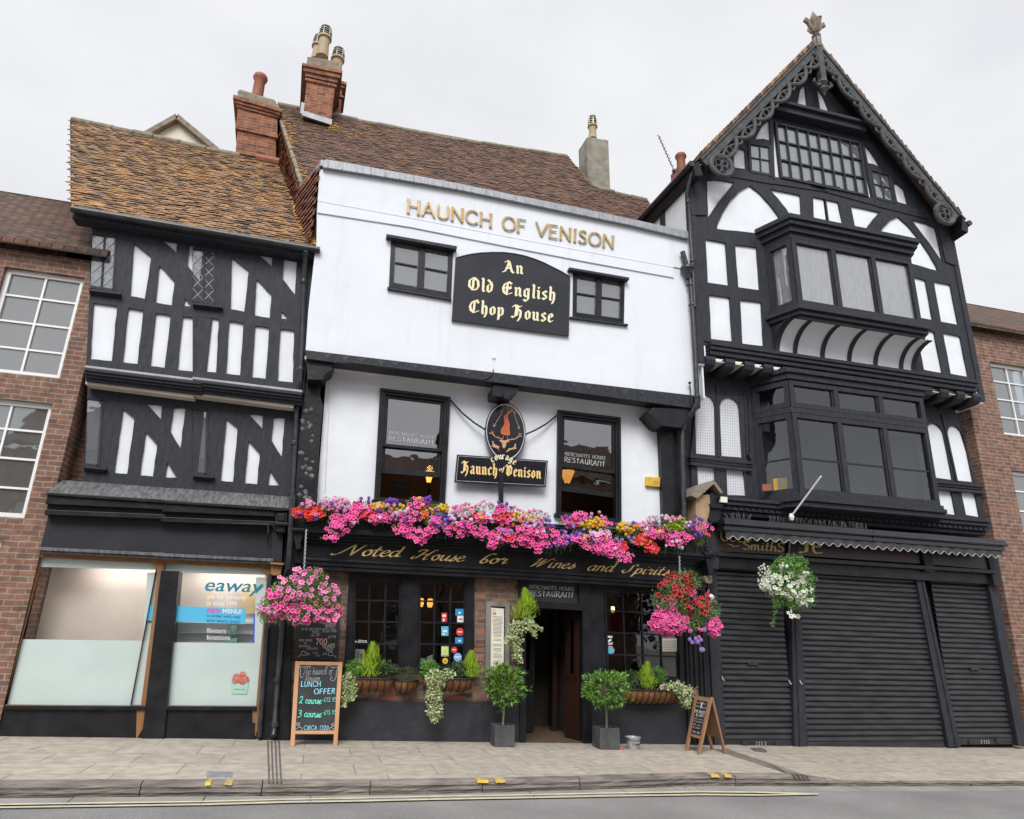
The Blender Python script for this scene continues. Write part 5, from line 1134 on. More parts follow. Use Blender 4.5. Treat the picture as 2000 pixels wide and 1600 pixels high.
q = sticker('c', 1184.5, 1263, 1200, 1278.5, 'sticker_white', winR); mb = MB(); q.disc(mb, .5, .5, q.w * .42, .003, .001); mb.build('sticker', 'sticker_cyan', winR)
mb = MB()
for i in range(24): t, t2 = i * math.pi / 12, (i + 1) * math.pi / 12; f = lambda t, k: q.pt(.5 + k * math.cos(t), .5 + k * math.sin(t), .004); mb.face([f(t, .52), f(t2, .52), f(t2, .43), f(t, .43)])
mb.build('sticker', 'sticker_red', winR)
mb = MB(); write(mb, ROMAN, 'SMILE', Quad((1185, 1242), (1196, 1242.5), (1196, 1246), (1185, 1245.5), y=Y0 + .038), .26, 0, .002, 0, 1); Quad((1186, 1251), (1193, 1248), (1195, 1251), (1188, 1254), y=Y0 + .038).rect(mb, 0, 1, 0, 1, .002, .001)
write(mb, ROMAN, "YOURE ON", Quad((1184, 1255), (1197, 1255), (1197, 1256.7), (1184, 1256.7), y=Y0 + .038), .24, 0, .002, 0, 1); write(mb, ROMAN, "CAMERA", Quad((1185, 1257.6), (1196, 1257.6), (1196, 1259.4), (1185, 1259.4), y=Y0 + .038), .24, 0, .002, 0, 1); mb.build('sticker', 'sticker_white', winR)
# inside the ground floor windows
def pendant(px, py, y, lab, s=.05, mat='lamp_orange'):
    t = thing('pendant_lamp', lab, 'lamp', P(px, py, y)); c = P(px, py, y); mb = MB(); mb.lathe(c, [(s * .7, -s * 1.6), (s, -s * .6), (s * .95, s * .9), (s * .6, s * 1.3)], 14); mb.build('lamp_shade', mat, t, smooth=True)
    mb = MB(); mb.tube([c + V((0, 0, s)), c + V((0, 0, .5))], .006, 5); mb.build('cord', 'iron', t)
pendant(822, 1176, 1.2, 'left one of the pair of glowing orange lamps inside the sticker covered pub window'); pendant(840, 1177, 1.2, 'right one of the pair of glowing orange lamps inside the sticker covered pub window')
pendant(1197, 1189.5, 1.4, 'small warm ceiling light glowing inside the pub window right of the door', .035, 'lamp_warm')
def sill_item(name, px, y, mat, lab, cat, marks=None, th=.03):
    Q = Quad(*px, y=y); mb = MB(); Q.rect(mb, 0, 1, 0, 1, 0, th); o = mb.build(name, mat, None, lab, cat, bevel=.003)
    if marks:
        m2 = MB(); 
        for k in marks[0]: Q.rect(m2, *k, .003, .002)
        m2.build('print', marks[1], o)
sill_item('display_card', [(694, 1268), (712, 1269), (711, 1299), (692, 1298)], .22, 'sticker_white', 'pale framed display card behind the lower left pane of the left pub window', 'frame', ([(.3, .42, .1, .9), (.55, .9, .3, .7)], 'ink'))
sill_item('display_card', [(819, 1286), (830, 1286), (830, 1302), (818, 1302)], .2, 'paper', 'cream card with a dark star on the pub window sill', 'card', ([(.35, .65, .3, .6)], 'ink'))
sill_item('striped_book', [(834, 1284), (845, 1279), (845, 1302), (832, 1302)], .25, 'sticker_white', 'striped grey and white book leaning inside the pub window', 'book', ([(0, 1, .1 + .15 * i, .16 + .15 * i) for i in range(6)], 'ink'))
sill_item('notice_card', [(1301, 1290), (1326, 1291), (1328, 1328), (1303, 1326)], .16, 'grey_wood', 'plain grey board standing behind the right hand panes under the white notice', 'board')
# menu case
mc = thing('menu_case', 'tall narrow menu case on the brick pier beside the pub door', 'menu case', P(972, 1320, Y0)); Q = Quad((949, 1174), (995.5, 1177), (994.5, 1322), (947.5, 1321), y=Y0 - .02)
mb = MB(); Q.ring(mb, .075, .02, .06); mb.build('frame', 'grey_wood', mc, bevel=.006); mb = MB(); Q.rect(mb, .1, .9, .03, .97, -.01, .03); mb.build('backing', 'board_black', mc)
QP = Quad((958.8, 1187), (984.3, 1189), (984, 1312), (958, 1311), y=Y0 - .02); mb = MB(); QP.rect(mb, 0, 1, 0, 1, .0, .008); pa = mb.build('menu_sheet', 'paper', mc)
mb = MB(); r = random.Random(6)
for i in range(40):
    v = .86 - i * .021
    if r.random() < .85: w_ = r.uniform(.5, .85); QP.rect(mb, .5 - w_ / 2, .5 + w_ / 2, v, v + .006, .003, .001)
mb.build('print', 'ink', pa); mb = MB(); QP.rect(mb, .15, .25, .905, .93, .003, .001); QP.rect(mb, .30, .4, .905, .93, .003, .001); QP.rect(mb, .15, .4, .893, .9, .003, .001); QP.rect(mb, .2, .3, .955, .975, .003, .001); mb.build('print', 'red_ink', pa)
# chalkboard fixed to the wall
wb = thing('wall_chalkboard', 'black chalk menu board fixed to the wall below the left hanging basket', 'chalkboard', P(620, 1290, Y0 - .03)); Q = Quad((580, 1150), (664, 1154), (660.5, 1290.5), (576, 1288), y=Y0 - .04)
mb = MB(); Q.rect(mb, 0, 1, 0, 1, .02, .04); mb.build('board', 'board_black', wb, bevel=.004)
mb = MB(); W_ = lambda t, a, b, c, d, nb=.09: write(mb, ROMAN, t, Quad(a, b, c, d, y=Y0 - .04), nb, R(20), .024, 0, .9, jitter=.05)
def WX(t, x, y, w_, h, s=.0, nb=.075, font=ROMAN): write(mb, font, t, Quad((x, y), (x + w_, y + s), (x + w_ - .4, y + h + s), (x - .4, y + h), y=Y0 - .04), nb, R(20), .024, 0, .8, jitter=.05, spacing=.16)
WX('ALL DAY', 608, 1238, 18, 5.2, -1); WX('BAR SNACK', 605, 1227, 22, 4.6, -.5); WX('MENU', 611, 1232.6, 12, 4.2); WX('SUNDAY', 632, 1212, 26, 6.5, -1, .1); WX('ROAST', 636, 1220, 20, 6, -1, .1); WX('SERVED FROM', 629, 1227.5, 26, 3.4); WX('2PM EVERY SUNDAY', 629, 1232, 30, 3.4, -.5); WX('£9.95', 641, 1242, 15, 5, -1)
WX('£2.95', 589, 1217, 12, 4); WX('£3.95', 589, 1227, 12, 4); WX('WIDE RANGE', 584, 1248.5, 26, 4.2, .3); WX('OF', 594, 1254.5, 6, 3.8); WX('WHISKIES', 584, 1260, 23, 4.2); WX('AVAILABLE', 600, 1265, 21, 4.2, -.5); WX('YEARS', 629, 1258.5, 25, 7.5, -1, .12); WX('OLD', 637, 1267, 13, 5, -.5, .12); WX('CIRCA', 611, 1273.5, 10, 3.6); WX('1320', 617, 1278.5, 8, 3.6)
for pts in ([(582, 1284), (588, 1279), (596, 1280), (597, 1274), (591, 1272), (588, 1276)], [(657, 1285), (651, 1280), (643, 1281), (641, 1275), (647, 1273), (650, 1277)], [(604, 1280), (602, 1275), (600, 1281)], [(630, 1281), (634, 1275), (638, 1280)]): mb.tube([P(x, y, Y0 - .064) for x, y in catmull(pts, 4)], .0035, 4)
mb.build('lettering', 'chalk', wb); mb = MB(); WX('700', 617, 1248.5, 22, 11, -1.5, .13); mb.build('lettering', 'chalk_pink', wb)

# ------------------------------------------------------------------ free standing boards
def aboard(name, lab, tl, tr, br, bl, yf, lean, fr_mat, fw, back, legs):
    pass
# left chalkboard: front frame leans back, seen square on; rear frame behind
ab = thing('folding_chalkboard', 'pine framed pavement chalkboard reading LUNCH OFFER in blue and green chalk', 'chalkboard', G(614, 1457))
fl, frr = G(567, 1457.5), G(659, 1457.2); yt = (fl.y + frr.y) / 2 + .24
tl, tr = P(577, 1291.5, fl.y + .24), P(669, 1293, frr.y + .24)
QA = Quad(tl, tr, frr, fl); mb = MB(); t = .05
QA.rect(mb, 0, t / QA.w * 1.1, 0, 1, 0, .035); QA.rect(mb, 1 - t / QA.w * 1.1, 1, 0, 1, 0, .035); QA.rect(mb, .06, .94, .955, 1, -.001, .033); QA.rect(mb, .06, .94, .135, .175, -.001, .033); mb.build('frame', 'pine', ab, bevel=.004)
mb = MB(); QA.rect(mb, .06, .94, .165, .96, -.012, .012); mb.build('board', 'slate_board', ab)
bk1, bk2 = fl + V((.04, .62, -.008)), frr + V((-.04, .62, -.008)); QBk = Quad(tl + V((.04, .06, -.02)), tr + V((-.04, .06, -.02)), bk2, bk1)
mb = MB(); QBk.rect(mb, 0, .06, 0, 1, 0, .03); QBk.rect(mb, .94, 1, 0, 1, 0, .03); QBk.rect(mb, .06, .94, .14, 1, -.004, .02); mb.build('rear_frame', 'pine_worn', ab, bevel=.004)
def chalk(mb, Q, font, txt, px, nib=.09, slant=0, hair=.9, jit=.04):
    """px: x0,y0(top),x1,y1(baseline) in photo pixels, laid onto the leaning board"""
    pl_ = (Q.bl, Q.n); q = Quad(PL(px[0], px[1], pl_), PL(px[2], px[1] + (px[4] if len(px) > 4 else 0), pl_), PL(px[2] - 1, px[3] + (px[4] if len(px) > 4 else 0), pl_), PL(px[0] - 1, px[3], pl_)); write(mb, font, txt, q, nib, R(20), .0, 0, hair, slant=slant, jitter=jit, spacing=.2 if font is ROMAN else .05)
def curl(mb, Q, pts, r_=.0028):
    pl_ = (Q.bl, Q.n); mb.tube([PL(x, y, pl_) - Q.n * .002 for x, y in catmull(pts, 5)], r_, 4)
mb = MB(); chalk(mb, QA, SCRIPT, 'The haunch of', (592, 1304, 650, 1318, -1), .035, .2, .6, 0); chalk(mb, QA, SCRIPT, 'Venison', (596, 1319, 625, 1330, 0), .04, .2, .6, 0)
for pts in ([(585, 1301), (592, 1303), (602, 1301), (606, 1303), (603, 1305)], [(585, 1301), (587, 1310), (586, 1318), (588, 1323), (592, 1322)], [(660, 1303), (650, 1304), (642, 1300), (637, 1303), (640, 1306)], [(660, 1303), (657, 1314), (656, 1324), (650, 1330), (645, 1326), (649, 1323)],
            [(577, 1425), (585, 1420), (590, 1423), (588, 1427)], [(585, 1420), (583, 1412), (579, 1413), (581, 1417), (587, 1412)], [(655, 1427), (647, 1421), (643, 1424), (646, 1427)], [(648, 1421), (650, 1413), (655, 1413), (652, 1418), (647, 1415)]): curl(mb, QA, pts)
mb.build('lettering', 'chalk', ab)
mb = MB(); chalk(mb, QA, ROMAN, 'LUNCH', (588.5, 1331, 627, 1341, 0), .12); chalk(mb, QA, ROMAN, 'OFFER', (614, 1346, 655, 1356, -1), .12); chalk(mb, QA, ROMAN, 'CIRCA 1320', (594, 1417.5, 642, 1425.5, 0), .11); mb.build('lettering', 'chalk_blue', ab)
mb = MB(); chalk(mb, QA, SCRIPT, '2 course', (585, 1361, 628, 1374, 1), .11, .1); chalk(mb, QA, ROMAN, '-£12.95', (629, 1363, 658, 1371, -1), .1); chalk(mb, QA, SCRIPT, '3 course', (582, 1387, 628, 1400, 1), .11, .1); chalk(mb, QA, ROMAN, '-£15.95', (630, 1388, 657, 1396, -1), .1); mb.build('lettering', 'chalk_green', ab)
# right chalkboard, turned so that its side shows
a2 = thing('folding_chalkboard', 'narrow pavement chalkboard standing side on by the roller shutter', 'chalkboard', G(1375, 1470))
f1, f2 = G(1337, 1465), G(1365, 1474); r1, r2 = G(1388, 1463.5), G(1416, 1473)
hd = V((f2.x - f1.x, f2.y - f1.y, 0)); t1 = (f1 + r1) / 2; 
def at_xy(px, py, y): return P(px, py, y)
T1 = P(1356.5, 1358, (f1.y + r1.y) / 2); T2 = P(1389, 1363.5, (f2.y + r2.y) / 2)
QF = Quad(T1, T2, f2, f1); mb = MB(); QF.rect(mb, 0, .16, 0, 1, 0, .03); QF.rect(mb, .84, 1, 0, 1, 0, .03); QF.rect(mb, .16, .84, .92, 1, -.001, .028); QF.rect(mb, .16, .84, .26, .31, -.001, .028); mb.build('frame', 'pine_worn', a2, bevel=.004)
mb = MB(); QF.rect(mb, .16, .84, .30, .93, -.012, .01); mb.build('board', 'board_black', a2)
QR = Quad(T1 + V((.02, .02, 0)), T2 + V((.02, .02, 0)), r2, r1); mb = MB(); QR.rect(mb, 0, .12, 0, 1, 0, .03); QR.rect(mb, .88, 1, 0, 1, 0, .03); QR.rect(mb, .12, .88, .26, .97, -.01, .012); mb.build('rear_frame', 'pine_worn', a2, bevel=.004)
mb = MB(); c = (T1 + T2) / 2; mb.tube([T1.lerp(T2, .1), T1.lerp(T2, .05) + V((0, 0, .1)), T1.lerp(T2, .2) + V((0, 0, .13))], .012, 6); mb.prism([T1.lerp(T2, .0), T1.lerp(T2, .25), T1.lerp(T2, .22) + V((0, 0, .1)), T1.lerp(T2, .02) + V((0, 0, .1))], V((0, .03, 0))); mb.build('handle', 'pine_worn', a2, bevel=.004)
mb = MB()
def CW(t, u0, u1, v0, v1, nb=.13): write(mb, ROMAN, t, Quad(QF.pt(u0, v1), QF.pt(u1, v1), QF.pt(u1, v0), QF.pt(u0, v0)), nb * .75, R(15), -.008, 0, .8, jitter=.04)
CW('THE', .22, .38, .86, .89, .1); CW('OF', .62, .74, .86, .89, .1); CW('HAUNCH', .20, .44, .80, .83, .1); CW('VENISON', .56, .8, .79, .82, .1); CW('BAR SNACKS', .2, .8, .70, .75, .17); CW('ALL DAY!', .28, .76, .635, .685, .17); CW('OPEN 7 DAYS', .22, .74, .575, .6, .1); CW('FROM MIDDAY', .22, .78, .53, .555, .1); CW('REAL ALES', .22, .7, .47, .495, .1); CW('FINE WINES', .22, .7, .42, .445, .1); CW('CIRCA 1320', .25, .74, .34, .37, .13)
QF.poly(mb, [(.46, .80), (.5, .78), (.54, .80), (.53, .85), (.6, .9), (.58, .91), (.5, .87), (.44, .91), (.42, .90), (.48, .85)], -.008, .001); mb.build('lettering', 'chalk', a2)
# zinc bucket
bk = thing('bucket', 'small zinc bucket with blue lettering on the pavement between planter and chalkboard', 'bucket', G(1237, 1466)); c = G(1237, 1463); rr_ = (G(1250, 1466).x - G(1225, 1466).x) / 2
H_ = P(1237, 1439, c.y).z - c.z; mb = MB(); mb.lathe(c, [(rr_ * .78, 0), (rr_ * .8, .01), (rr_ * 1.06, H_ * .93), (rr_ * 1.14, H_ * .94), (rr_ * 1.14, H_), (rr_ * 1.04, H_), (rr_ * .76, .03)], 28); mb.build('pail', 'zinc', bk, smooth=True)
mb = MB(); mb.tube([c + V((rr_ * 1.16 * math.cos(a), -rr_ * 1.1 * math.sin(a), H_ * .92 - .03 * math.sin(a))) for a in [i * math.pi / 10 for i in range(11)]], .004, 5)
for s in (-1, 1): mb.box(c + V((s * rr_ * 1.12 - .012, -.01, H_ * .78)), c + V((s * rr_ * 1.12 + .012, .01, H_ * .95)))
mb.build('handle', 'iron', bk)
class Cyl:
    def __init__(s, c, r_, h, a0, a1, z0, z1, k=.3): s.c, s.r, s.a0, s.a1, s.z0, s.z1, s.k = c, r_, a0, a1, z0, z1, k; s.w = r_ * (a1 - a0); s.h = z1 - z0; s.n = V((0, -1, 0)); s.H = h
    def pt(s, u, v, out=0): a = s.a0 + (s.a1 - s.a0) * u; z_ = s.z0 + (s.z1 - s.z0) * v; rr = s.r * (.8 + .26 * z_ / (s.H * .93)) + out; return s.c + V((rr * math.sin(a), -rr * math.cos(a), z_))
mb = MB(); write(mb, SCRIPT, 'Corona', Cyl(c, rr_, H_, -.55, .95, H_ * .36, H_ * .55), .16, R(40), .003, 0, .5, slant=.1, spacing=.02); write(mb, ROMAN, 'Extra', Cyl(c, rr_, H_, .15, .85, H_ * .17, H_ * .26), .12, 0, .003, 0, .9); mb.build('lettering', 'navy', bk)
mb = MB(); cy = Cyl(c, rr_, H_, 0, .6, H_ * .62, H_ * .76)
for i in range(5): t = i * 1.2566 + .3; mb.face([cy.pt(.5 + .5 * math.cos(t), .5 + .5 * math.sin(t), .0035), cy.pt(.5 + .2 * math.cos(t + .63), .5 + .2 * math.sin(t + .63), .0035), cy.pt(.5, .5, .0035), cy.pt(.5 + .2 * math.cos(t - .63), .5 + .2 * math.sin(t - .63), .0035)])
mb.build('emblem', 'sticker_yellow', bk)
mb = MB(); c = G(1213, 1464); mb.lathe(c + V((0, 0, .012)), [(.01, -.012), (.035, -.006), (.03, .004), (.01, .012)], 8, sc=(1.3, .8)); mb.build('litter', 'sticker_red', None, 'crumpled red scrap of litter on the pavement between planter and bucket', 'litter')

# ------------------------------------------------------------------ bay trees in square planters
def bay_tree(lab, cx, cy, rx, ry, fx0, fx1, fyt, fyb, sx, tx, seed):
    fl_, fr_ = G(fx0, fyb), G(fx1, fyb); w_ = (fr_ - fl_).length; yb = (fl_.y + fr_.y) / 2; h = P((fx0 + fx1) / 2, fyt, yb).z - gz(fl_.x)
    t = thing('bay_tree', lab, 'potted tree', V(((fl_.x + fr_.x) / 2, yb + w_ / 2, gz(fl_.x))), 'clipped bay trees beside the pub door')
    x0, x1, z0 = fl_.x, fr_.x, gz(fl_.x); mb = MB(); d = w_ * 1.0; k = -.12 * d
    Fq = [V((x0, yb, z0)), V((x1, yb, z0)), V((x1 + .02, yb + d, z0)), V((x0 - .0, yb + d, z0))]
    th = .025; up_ = V((0, 0, h)); inn = [Fq[0] + V((th, th, 0)), Fq[1] + V((-th, th, 0)), Fq[2] + V((-th, -th, 0)), Fq[3] + V((th, -th, 0))]
    vs = Fq + [p + up_ for p in Fq] + [p + up_ for p in inn] + [p + up_ * .85 for p in inn]
    mb.add(vs, [[0, 3, 2, 1]] + [[i, (i + 1) % 4, 4 + (i + 1) % 4, 4 + i] for i in range(4)] + [[4 + i, 4 + (i + 1) % 4, 8 + (i + 1) % 4, 8 + i] for i in range(4)] + [[8 + i, 8 + (i + 1) % 4, 12 + (i + 1) % 4, 12 + i] for i in range(4)])
    pb = mb.build('planter', 'planter_grey', t, bevel=.004)
    mb = MB(); mb.face([p + up_ * .88 for p in inn]); mb.build('soil', 'soil', t)
    yc = yb + d * .45; C_ = P(cx, cy, yc); top = P(cx, cy - ry, yc); rx_ = (P(cx + rx, cy, yc) - P(cx - rx, cy, yc)).length / 2; rz_ = (top - P(cx, cy + ry, yc)).length / 2
    b0 = V((P(tx, fyt, yc).x, yc, z0 + h * .85)); mb = MB(); mb.tube([b0, b0.lerp(C_, .4) + V((.006, 0, 0)), C_ + V((0, 0, -rz_ * .6)), C_ + V((0, 0, rz_ * .3))], [.016, .015, .014, .008], 8)
    r = random.Random(seed)
    for _ in range(26):
        a = V((C_.x, C_.y, C_.z + r.uniform(-.6, .1) * rz_)); e = rdir(r, V((0, 0, .3)), 1); mb.tube([a, a + V((e.x * rx_, e.y * rx_, e.z * rz_)) * .8], [.007, .003], 5)
    mb.build('trunk', 'bark', t)
    mb = MB()
    for _ in range(300):
        e = rdir(r, V((0, 0, 0)), 0); k = r.uniform(.5, 1.04) * (1 + .13 * math.sin(e.x * 6 + seed) + .12 * math.sin(e.z * 8 + seed) + .06 * math.sin(e.y * 9)); tip = C_ + V((e.x * rx_ * k, e.y * rx_ * k * .95, e.z * rz_ * k))
        for q in range(5):
            dd = (e + rdir(r, V((0, 0, .2)), .6) * .85 + V((0, 0, .25))).normalized(); leaf(mb, tip + rdir(r, V((0, 0, 0)), 0) * .015, dd, rdir(r, V((0, -.5, 1)), 1), r.uniform(.055, .095), r.uniform(.022, .034), r, 0, .2)
    mb.build('foliage', 'leaf_bay', t, weld=False)
    return t
bay_tree('bay tree ball in a grey cube planter left of the pub door', 986, 1338, 37, 39, 966, 1004.5, 1417, 1459.5, 955, 982, 3)
bay_tree('fuller bay tree ball in a grey cube planter right of the pub door', 1182, 1346, 43, 37, 1172.5, 1210.5, 1422.5, 1464.5, 1159, 1185, 4)

# ------------------------------------------------------------------ coir lined wall baskets under the windows
def hayrack(lab, x0, x1, yt, yb, depth, rnd, seed, group='coir lined iron baskets under the pub windows'):
    a, b = P(x0, yt, -.05 - depth * .6), P(x1, yt, -.05 - depth * .6); zt = (a.z + b.z) / 2; h = zt - P((x0 + x1) / 2, yb, -.05 - depth * .5).z
    t = thing('coir_basket', lab, 'planter', V(((a.x + b.x) / 2, -.03, zt - h)), group); L_ = b.x - a.x; n = 30; m_ = 9; mb = MB(); r = random.Random(seed)
    prof = lambda u: (1 - abs(2 * u - 1) ** rnd) ** (1 / rnd)
    o = 0; pt = lambda u, k, e=0: V((a.x + L_ * u, -.03 - (depth + e) * prof(u) * math.cos(k * math.pi / 2 / (m_ - 1)) ** .8, zt - (h + e) * (prof(u) ** .6) * math.sin(k * math.pi / 2 / (m_ - 1))))
    for i in range(n + 1):
        u = min(.995, max(.005, i / n))
        for k in range(m_): mb.v.append(pt(u, k) + V((0, r.uniform(-.006, .006), 0)))
    for i in range(n):
        for k in range(m_ - 1): mb.f.append([i * m_ + k, i * m_ + k + 1, (i + 1) * m_ + k + 1, (i + 1) * m_ + k]); mb.t.append(0); mb.m.append(0)
    mb.build('liner', 'coir', t, smooth=True); mb = MB(); nb = max(4, int(L_ / .105))
    for i in range(nb + 1):
        u = .03 + .94 * i / nb; mb.tube([pt(u, k, .008) for k in range(m_)], .008, 5)
    mb.tube([pt(.005 + .99 * i / 24, 0, .01) for i in range(25)], .011, 6); mb.tube([V((a.x, -.03, zt)), V((b.x, -.03, zt))], .009, 5); mb.build('iron_frame', 'iron', t)
    mb = MB(); mb.face([pt(.005 + .99 * i / 24, 0) + V((0, 0, -.03)) for i in range(25)]); mb.build('soil', 'soil', t)
    return zt
hayrack('coir basket under the left sash of the plain pub window, left of the small bowl', 676, 769, 1325, 1352, .28, 4, 1)
hayrack('small pointed coir bowl between the two long baskets under the left pub window', 771, 820, 1329, 1355, .24, 2.0, 2)
hayrack('coir basket under the sticker covered window with ivy spilling from its left end', 829, 925, 1325, 1352, .28, 4, 3)
hayrack('coir basket below the pub window right of the door, beside the right bay tree', 1214, 1332, 1347, 1377, .30, 4, 4)
hayrack('little basket high on the pier left of the doorway holding a golden conifer', 1008, 1042, 1211, 1232, .26, 2.2, 5, None)

# plants in the baskets
def plant(name, lab, cat, build, mat, y, px, group=None):
    t = thing(name, lab, cat, P(px[0], px[1], y), group); mb = MB(); st_ = MB(); build(mb, st_); mb.build('foliage', mat, t, weld=False)
    c = P(px[0], px[1], y); st_.tube([c, c + V((0, 0, .12))], .008, 5); st_.build('stem', 'bark', t); return t
def con(lab, cx, yb, yt, hw, y, seed, n=520):
    r = random.Random(seed); base = P(cx, yb, y); h = P(cx, yt, y).z - base.z; rad = (P(cx + hw, yb, y) - base).length
    return plant('conifer', lab, 'conifer', lambda mb, s: conifer(mb, base, h * .96, rad * 1.15, r, int(n * 1.7), .06, .013), 'leaf_lime', y, (cx, yb), 'golden dwarf conifers in the wall baskets')
con('golden conifer standing tallest in the left basket under the plain pub window', 721, 1325, 1260, 22, -.2, 1)
con('golden conifer at the right end of the basket by the menu case', 920, 1324, 1277, 17, -.2, 2, 420)
con('golden conifer in the middle of the basket right of the bay tree', 1265, 1348, 1298, 16, -.2, 3, 420)
con('golden conifer above the little basket beside the doorway', 1025, 1212, 1154, 21, -.2, 4, 620)
def bush(name, lab, cat, shape, n, mat, y, dep, seed, l=.03, w_=.014, per=4, k=.5, group=None, flowers=None):
    r = random.Random(seed); pts = scatter_px(r, shape, n, y, dep, .8); e = shape[0]
    pts += scatter_px(r, [(a, b, c * .8, d * .8) for a, b, c, d in shape], n // 3, y, dep * .4, .8)
    t = plant(name, lab, cat, lambda mb, s: foliage(mb, pts, r, l, w_, per, k), mat, y, (e[0], e[1] + e[3] * .7), group)
    if flowers: put_flowers(t, scatter_px(r, shape, flowers[1], y - .03, dep, 3), flowers[0], flowers[2], flowers[3], r)
    return t
bush('shrub', 'dark green round leaved shrub left of the tall golden conifer', 'shrub', [(692, 1308, 17, 20)], 110, 'leaf_bright', -.14, .12, 11, .032, .02)
bush('shrub', 'dark green shrub right of the tall golden conifer', 'shrub', [(752, 1308, 20, 18), (771, 1308, 9, 9)], 120, 'leaf_dark', -.14, .12, 12, .032, .02)
bush('heather', 'low dark heather filling the small pointed bowl', 'heather', [(796, 1318, 26, 14)], 220, 'leaf_heather', -.14, .14, 13, .03, .006, 5, .8)
bush('shrub', 'bright leafy shrub behind the ivy in the sticker window basket', 'shrub', [(838, 1306, 17, 20)], 110, 'leaf_bright', -.14, .1, 14, .032, .02)
bush('shrub', 'dark leafy shrub between the ivy and the menu case conifer', 'shrub', [(895, 1309, 17, 18)], 110, 'leaf_dark', -.14, .1, 15, .032, .02)
bush('shrub', 'fine dark green shrub in the right basket next to the bay tree', 'shrub', [(1235, 1328, 22, 20)], 170, 'leaf_dark', -.14, .14, 16, .022, .01, 5)
bush('shrub', 'upright bright shrub right of the conifer in the right basket', 'shrub', [(1292, 1322, 12, 18), (1284, 1308, 8, 8)], 110, 'leaf_bright', -.14, .1, 17, .028, .018)
def ivy(lab, shape, n, y, dep, seed, trails=()):
    r = random.Random(seed); pts = scatter_px(r, shape, n, y, dep, 1.2); e = shape[0]; st_pts = []
    for tr in trails:
        c = catmull(tr, 8)
        for x, yy in c:
            for _ in range(2): pts.append(P(x + r.uniform(-3, 3), yy + r.uniform(-3, 3), y - dep * .8 + r.uniform(-.02, .02)))
    t = thing('ivy', lab, 'ivy', P(e[0], e[1], y), 'variegated ivies spilling from the baskets'); mb = MB()
    for p in pts:
        for _ in range(2): leaf(mb, p + rdir(r, V((0, 0, 0)), 0) * .018, rdir(r, V((0, -.3, -.8)), .9), rdir(r, V((0, -1, .3)), 2), r.uniform(.028, .045), r.uniform(.026, .038), r, 0, .1)
    mb.build('foliage', 'leaf_ivy', t, weld=False); mb = MB()
    for tr in trails: mb.tube([P(x, yy, y - dep * .7) for x, yy in catmull(tr, 5)], .004, 4)
    if not trails: mb.tube([P(e[0], e[1], y), P(e[0] + 2, e[1] + e[3], y - dep)], .004, 4)
    mb.build('stem', 'bark', t)
ivy('variegated ivy trailing beside the LUNCH OFFER board', [(682, 1334, 17, 22), (676, 1353, 9, 18)], 200, -.22, .12, 1, [[(676, 1350), (673, 1366), (671, 1378)], [(690, 1350), (690, 1358), (688, 1364)]])
ivy('long variegated ivy cascade hanging in front of the black plinth under the sticker window', [(850, 1326, 20, 20), (872, 1316, 16, 10), (848, 1358, 17, 24), (849, 1388, 15, 20)], 420, -.28, .12, 2, [[(849, 1395), (850, 1402), (848, 1408)]])
ivy('pale variegated ivy spilling from the right basket over the side on chalkboard', [(1318, 1342, 22, 12), (1338, 1352, 18, 14), (1340, 1372, 9, 12), (1305, 1342, 10, 7)], 300, -.26, .12, 3)
ivy('variegated ivy trailing under the golden conifer beside the doorway', [(1015, 1222, 22, 13), (1006, 1246, 15, 18), (1010, 1272, 10, 18), (1030, 1216, 14, 9)], 260, -.28, .1, 4, [[(1040, 1218), (1050, 1224), (1058, 1229)], [(1030, 1226), (1040, 1232), (1046, 1240)], [(1000, 1244), (992, 1248), (987, 1253)], [(1012, 1280), (1015, 1288), (1015, 1293)]])
bush('flowering_herb', 'small pink flowering herb in the right basket', 'herb', [(1296, 1342, 7, 6)], 40, 'leaf_mid', -.26, .05, 22, .02, .01, 3, .5, None, ('blush', 10, 'ball', .035))
# ------------------------------------------------------------------ flowers along the pub cornice
r = random.Random(77)
YB = -.52
def bed(name, lab, cat, shape, n_leaf, blooms, leafmat='leaf_mid', y=YB, dep=.12, seed=1, stems=False, l=.034, w_=.014):
    """one bedding plant: foliage, stems and each of its blossoms"""
    r = random.Random(seed); e = shape[0]; t = thing(name, lab, cat, P(e[0], e[1] + e[3] * .5, y))
    pts = scatter_px(r, shape, n_leaf, y + .02, dep * .8, .8); mb = MB(); foliage(mb, pts, r, l, w_, 5, .5); mb.build('foliage', leafmat, t, weld=False)
    sm = MB()
    for colr, n, kind, size, shp in blooms:
        sp = scatter_px(r, shp or shape, n, y - .035, dep, 4.7 if kind == 'petunia' else 4.2); put_flowers(t, sp, colr, kind, size, r)
        if stems or kind == 'ball':
            for p in sp: sm.tube([p, p + V((r.uniform(-.03, .03), .05, -r.uniform(.08, .16)))], .003, 4)
    if blooms:                                # stray blossoms of the neighbours mixed in
        for colr, kind, size in r.sample([('rose', 'ball', BS), ('purple', 'ball', BS), ('scarlet', 'petunia', .062), ('blush', 'ball', BS), ('yellow', 'ball', BS), ('mauve', 'ball', BS)], 1):
            put_flowers(t, scatter_px(r, shape[:1], 2, y - .05, dep, 5), colr, kind, size, r)
    if sm.v: sm.build('stem', 'leaf_mid', t)
    return t
PS, BS = .088, .064
def pet(n, c='pink', shp=None, s=PS): return (c, n, 'petunia', s, shp)
def ball(n, c, shp=None, s=BS): return (c, n, 'ball', s, shp)
bed('geranium', 'red geranium at the far left end of the cornice flowers', 'geranium', [(582, 1002, 9, 9)], 30, [pet(7, 'scarlet', None, .09)], seed=1)
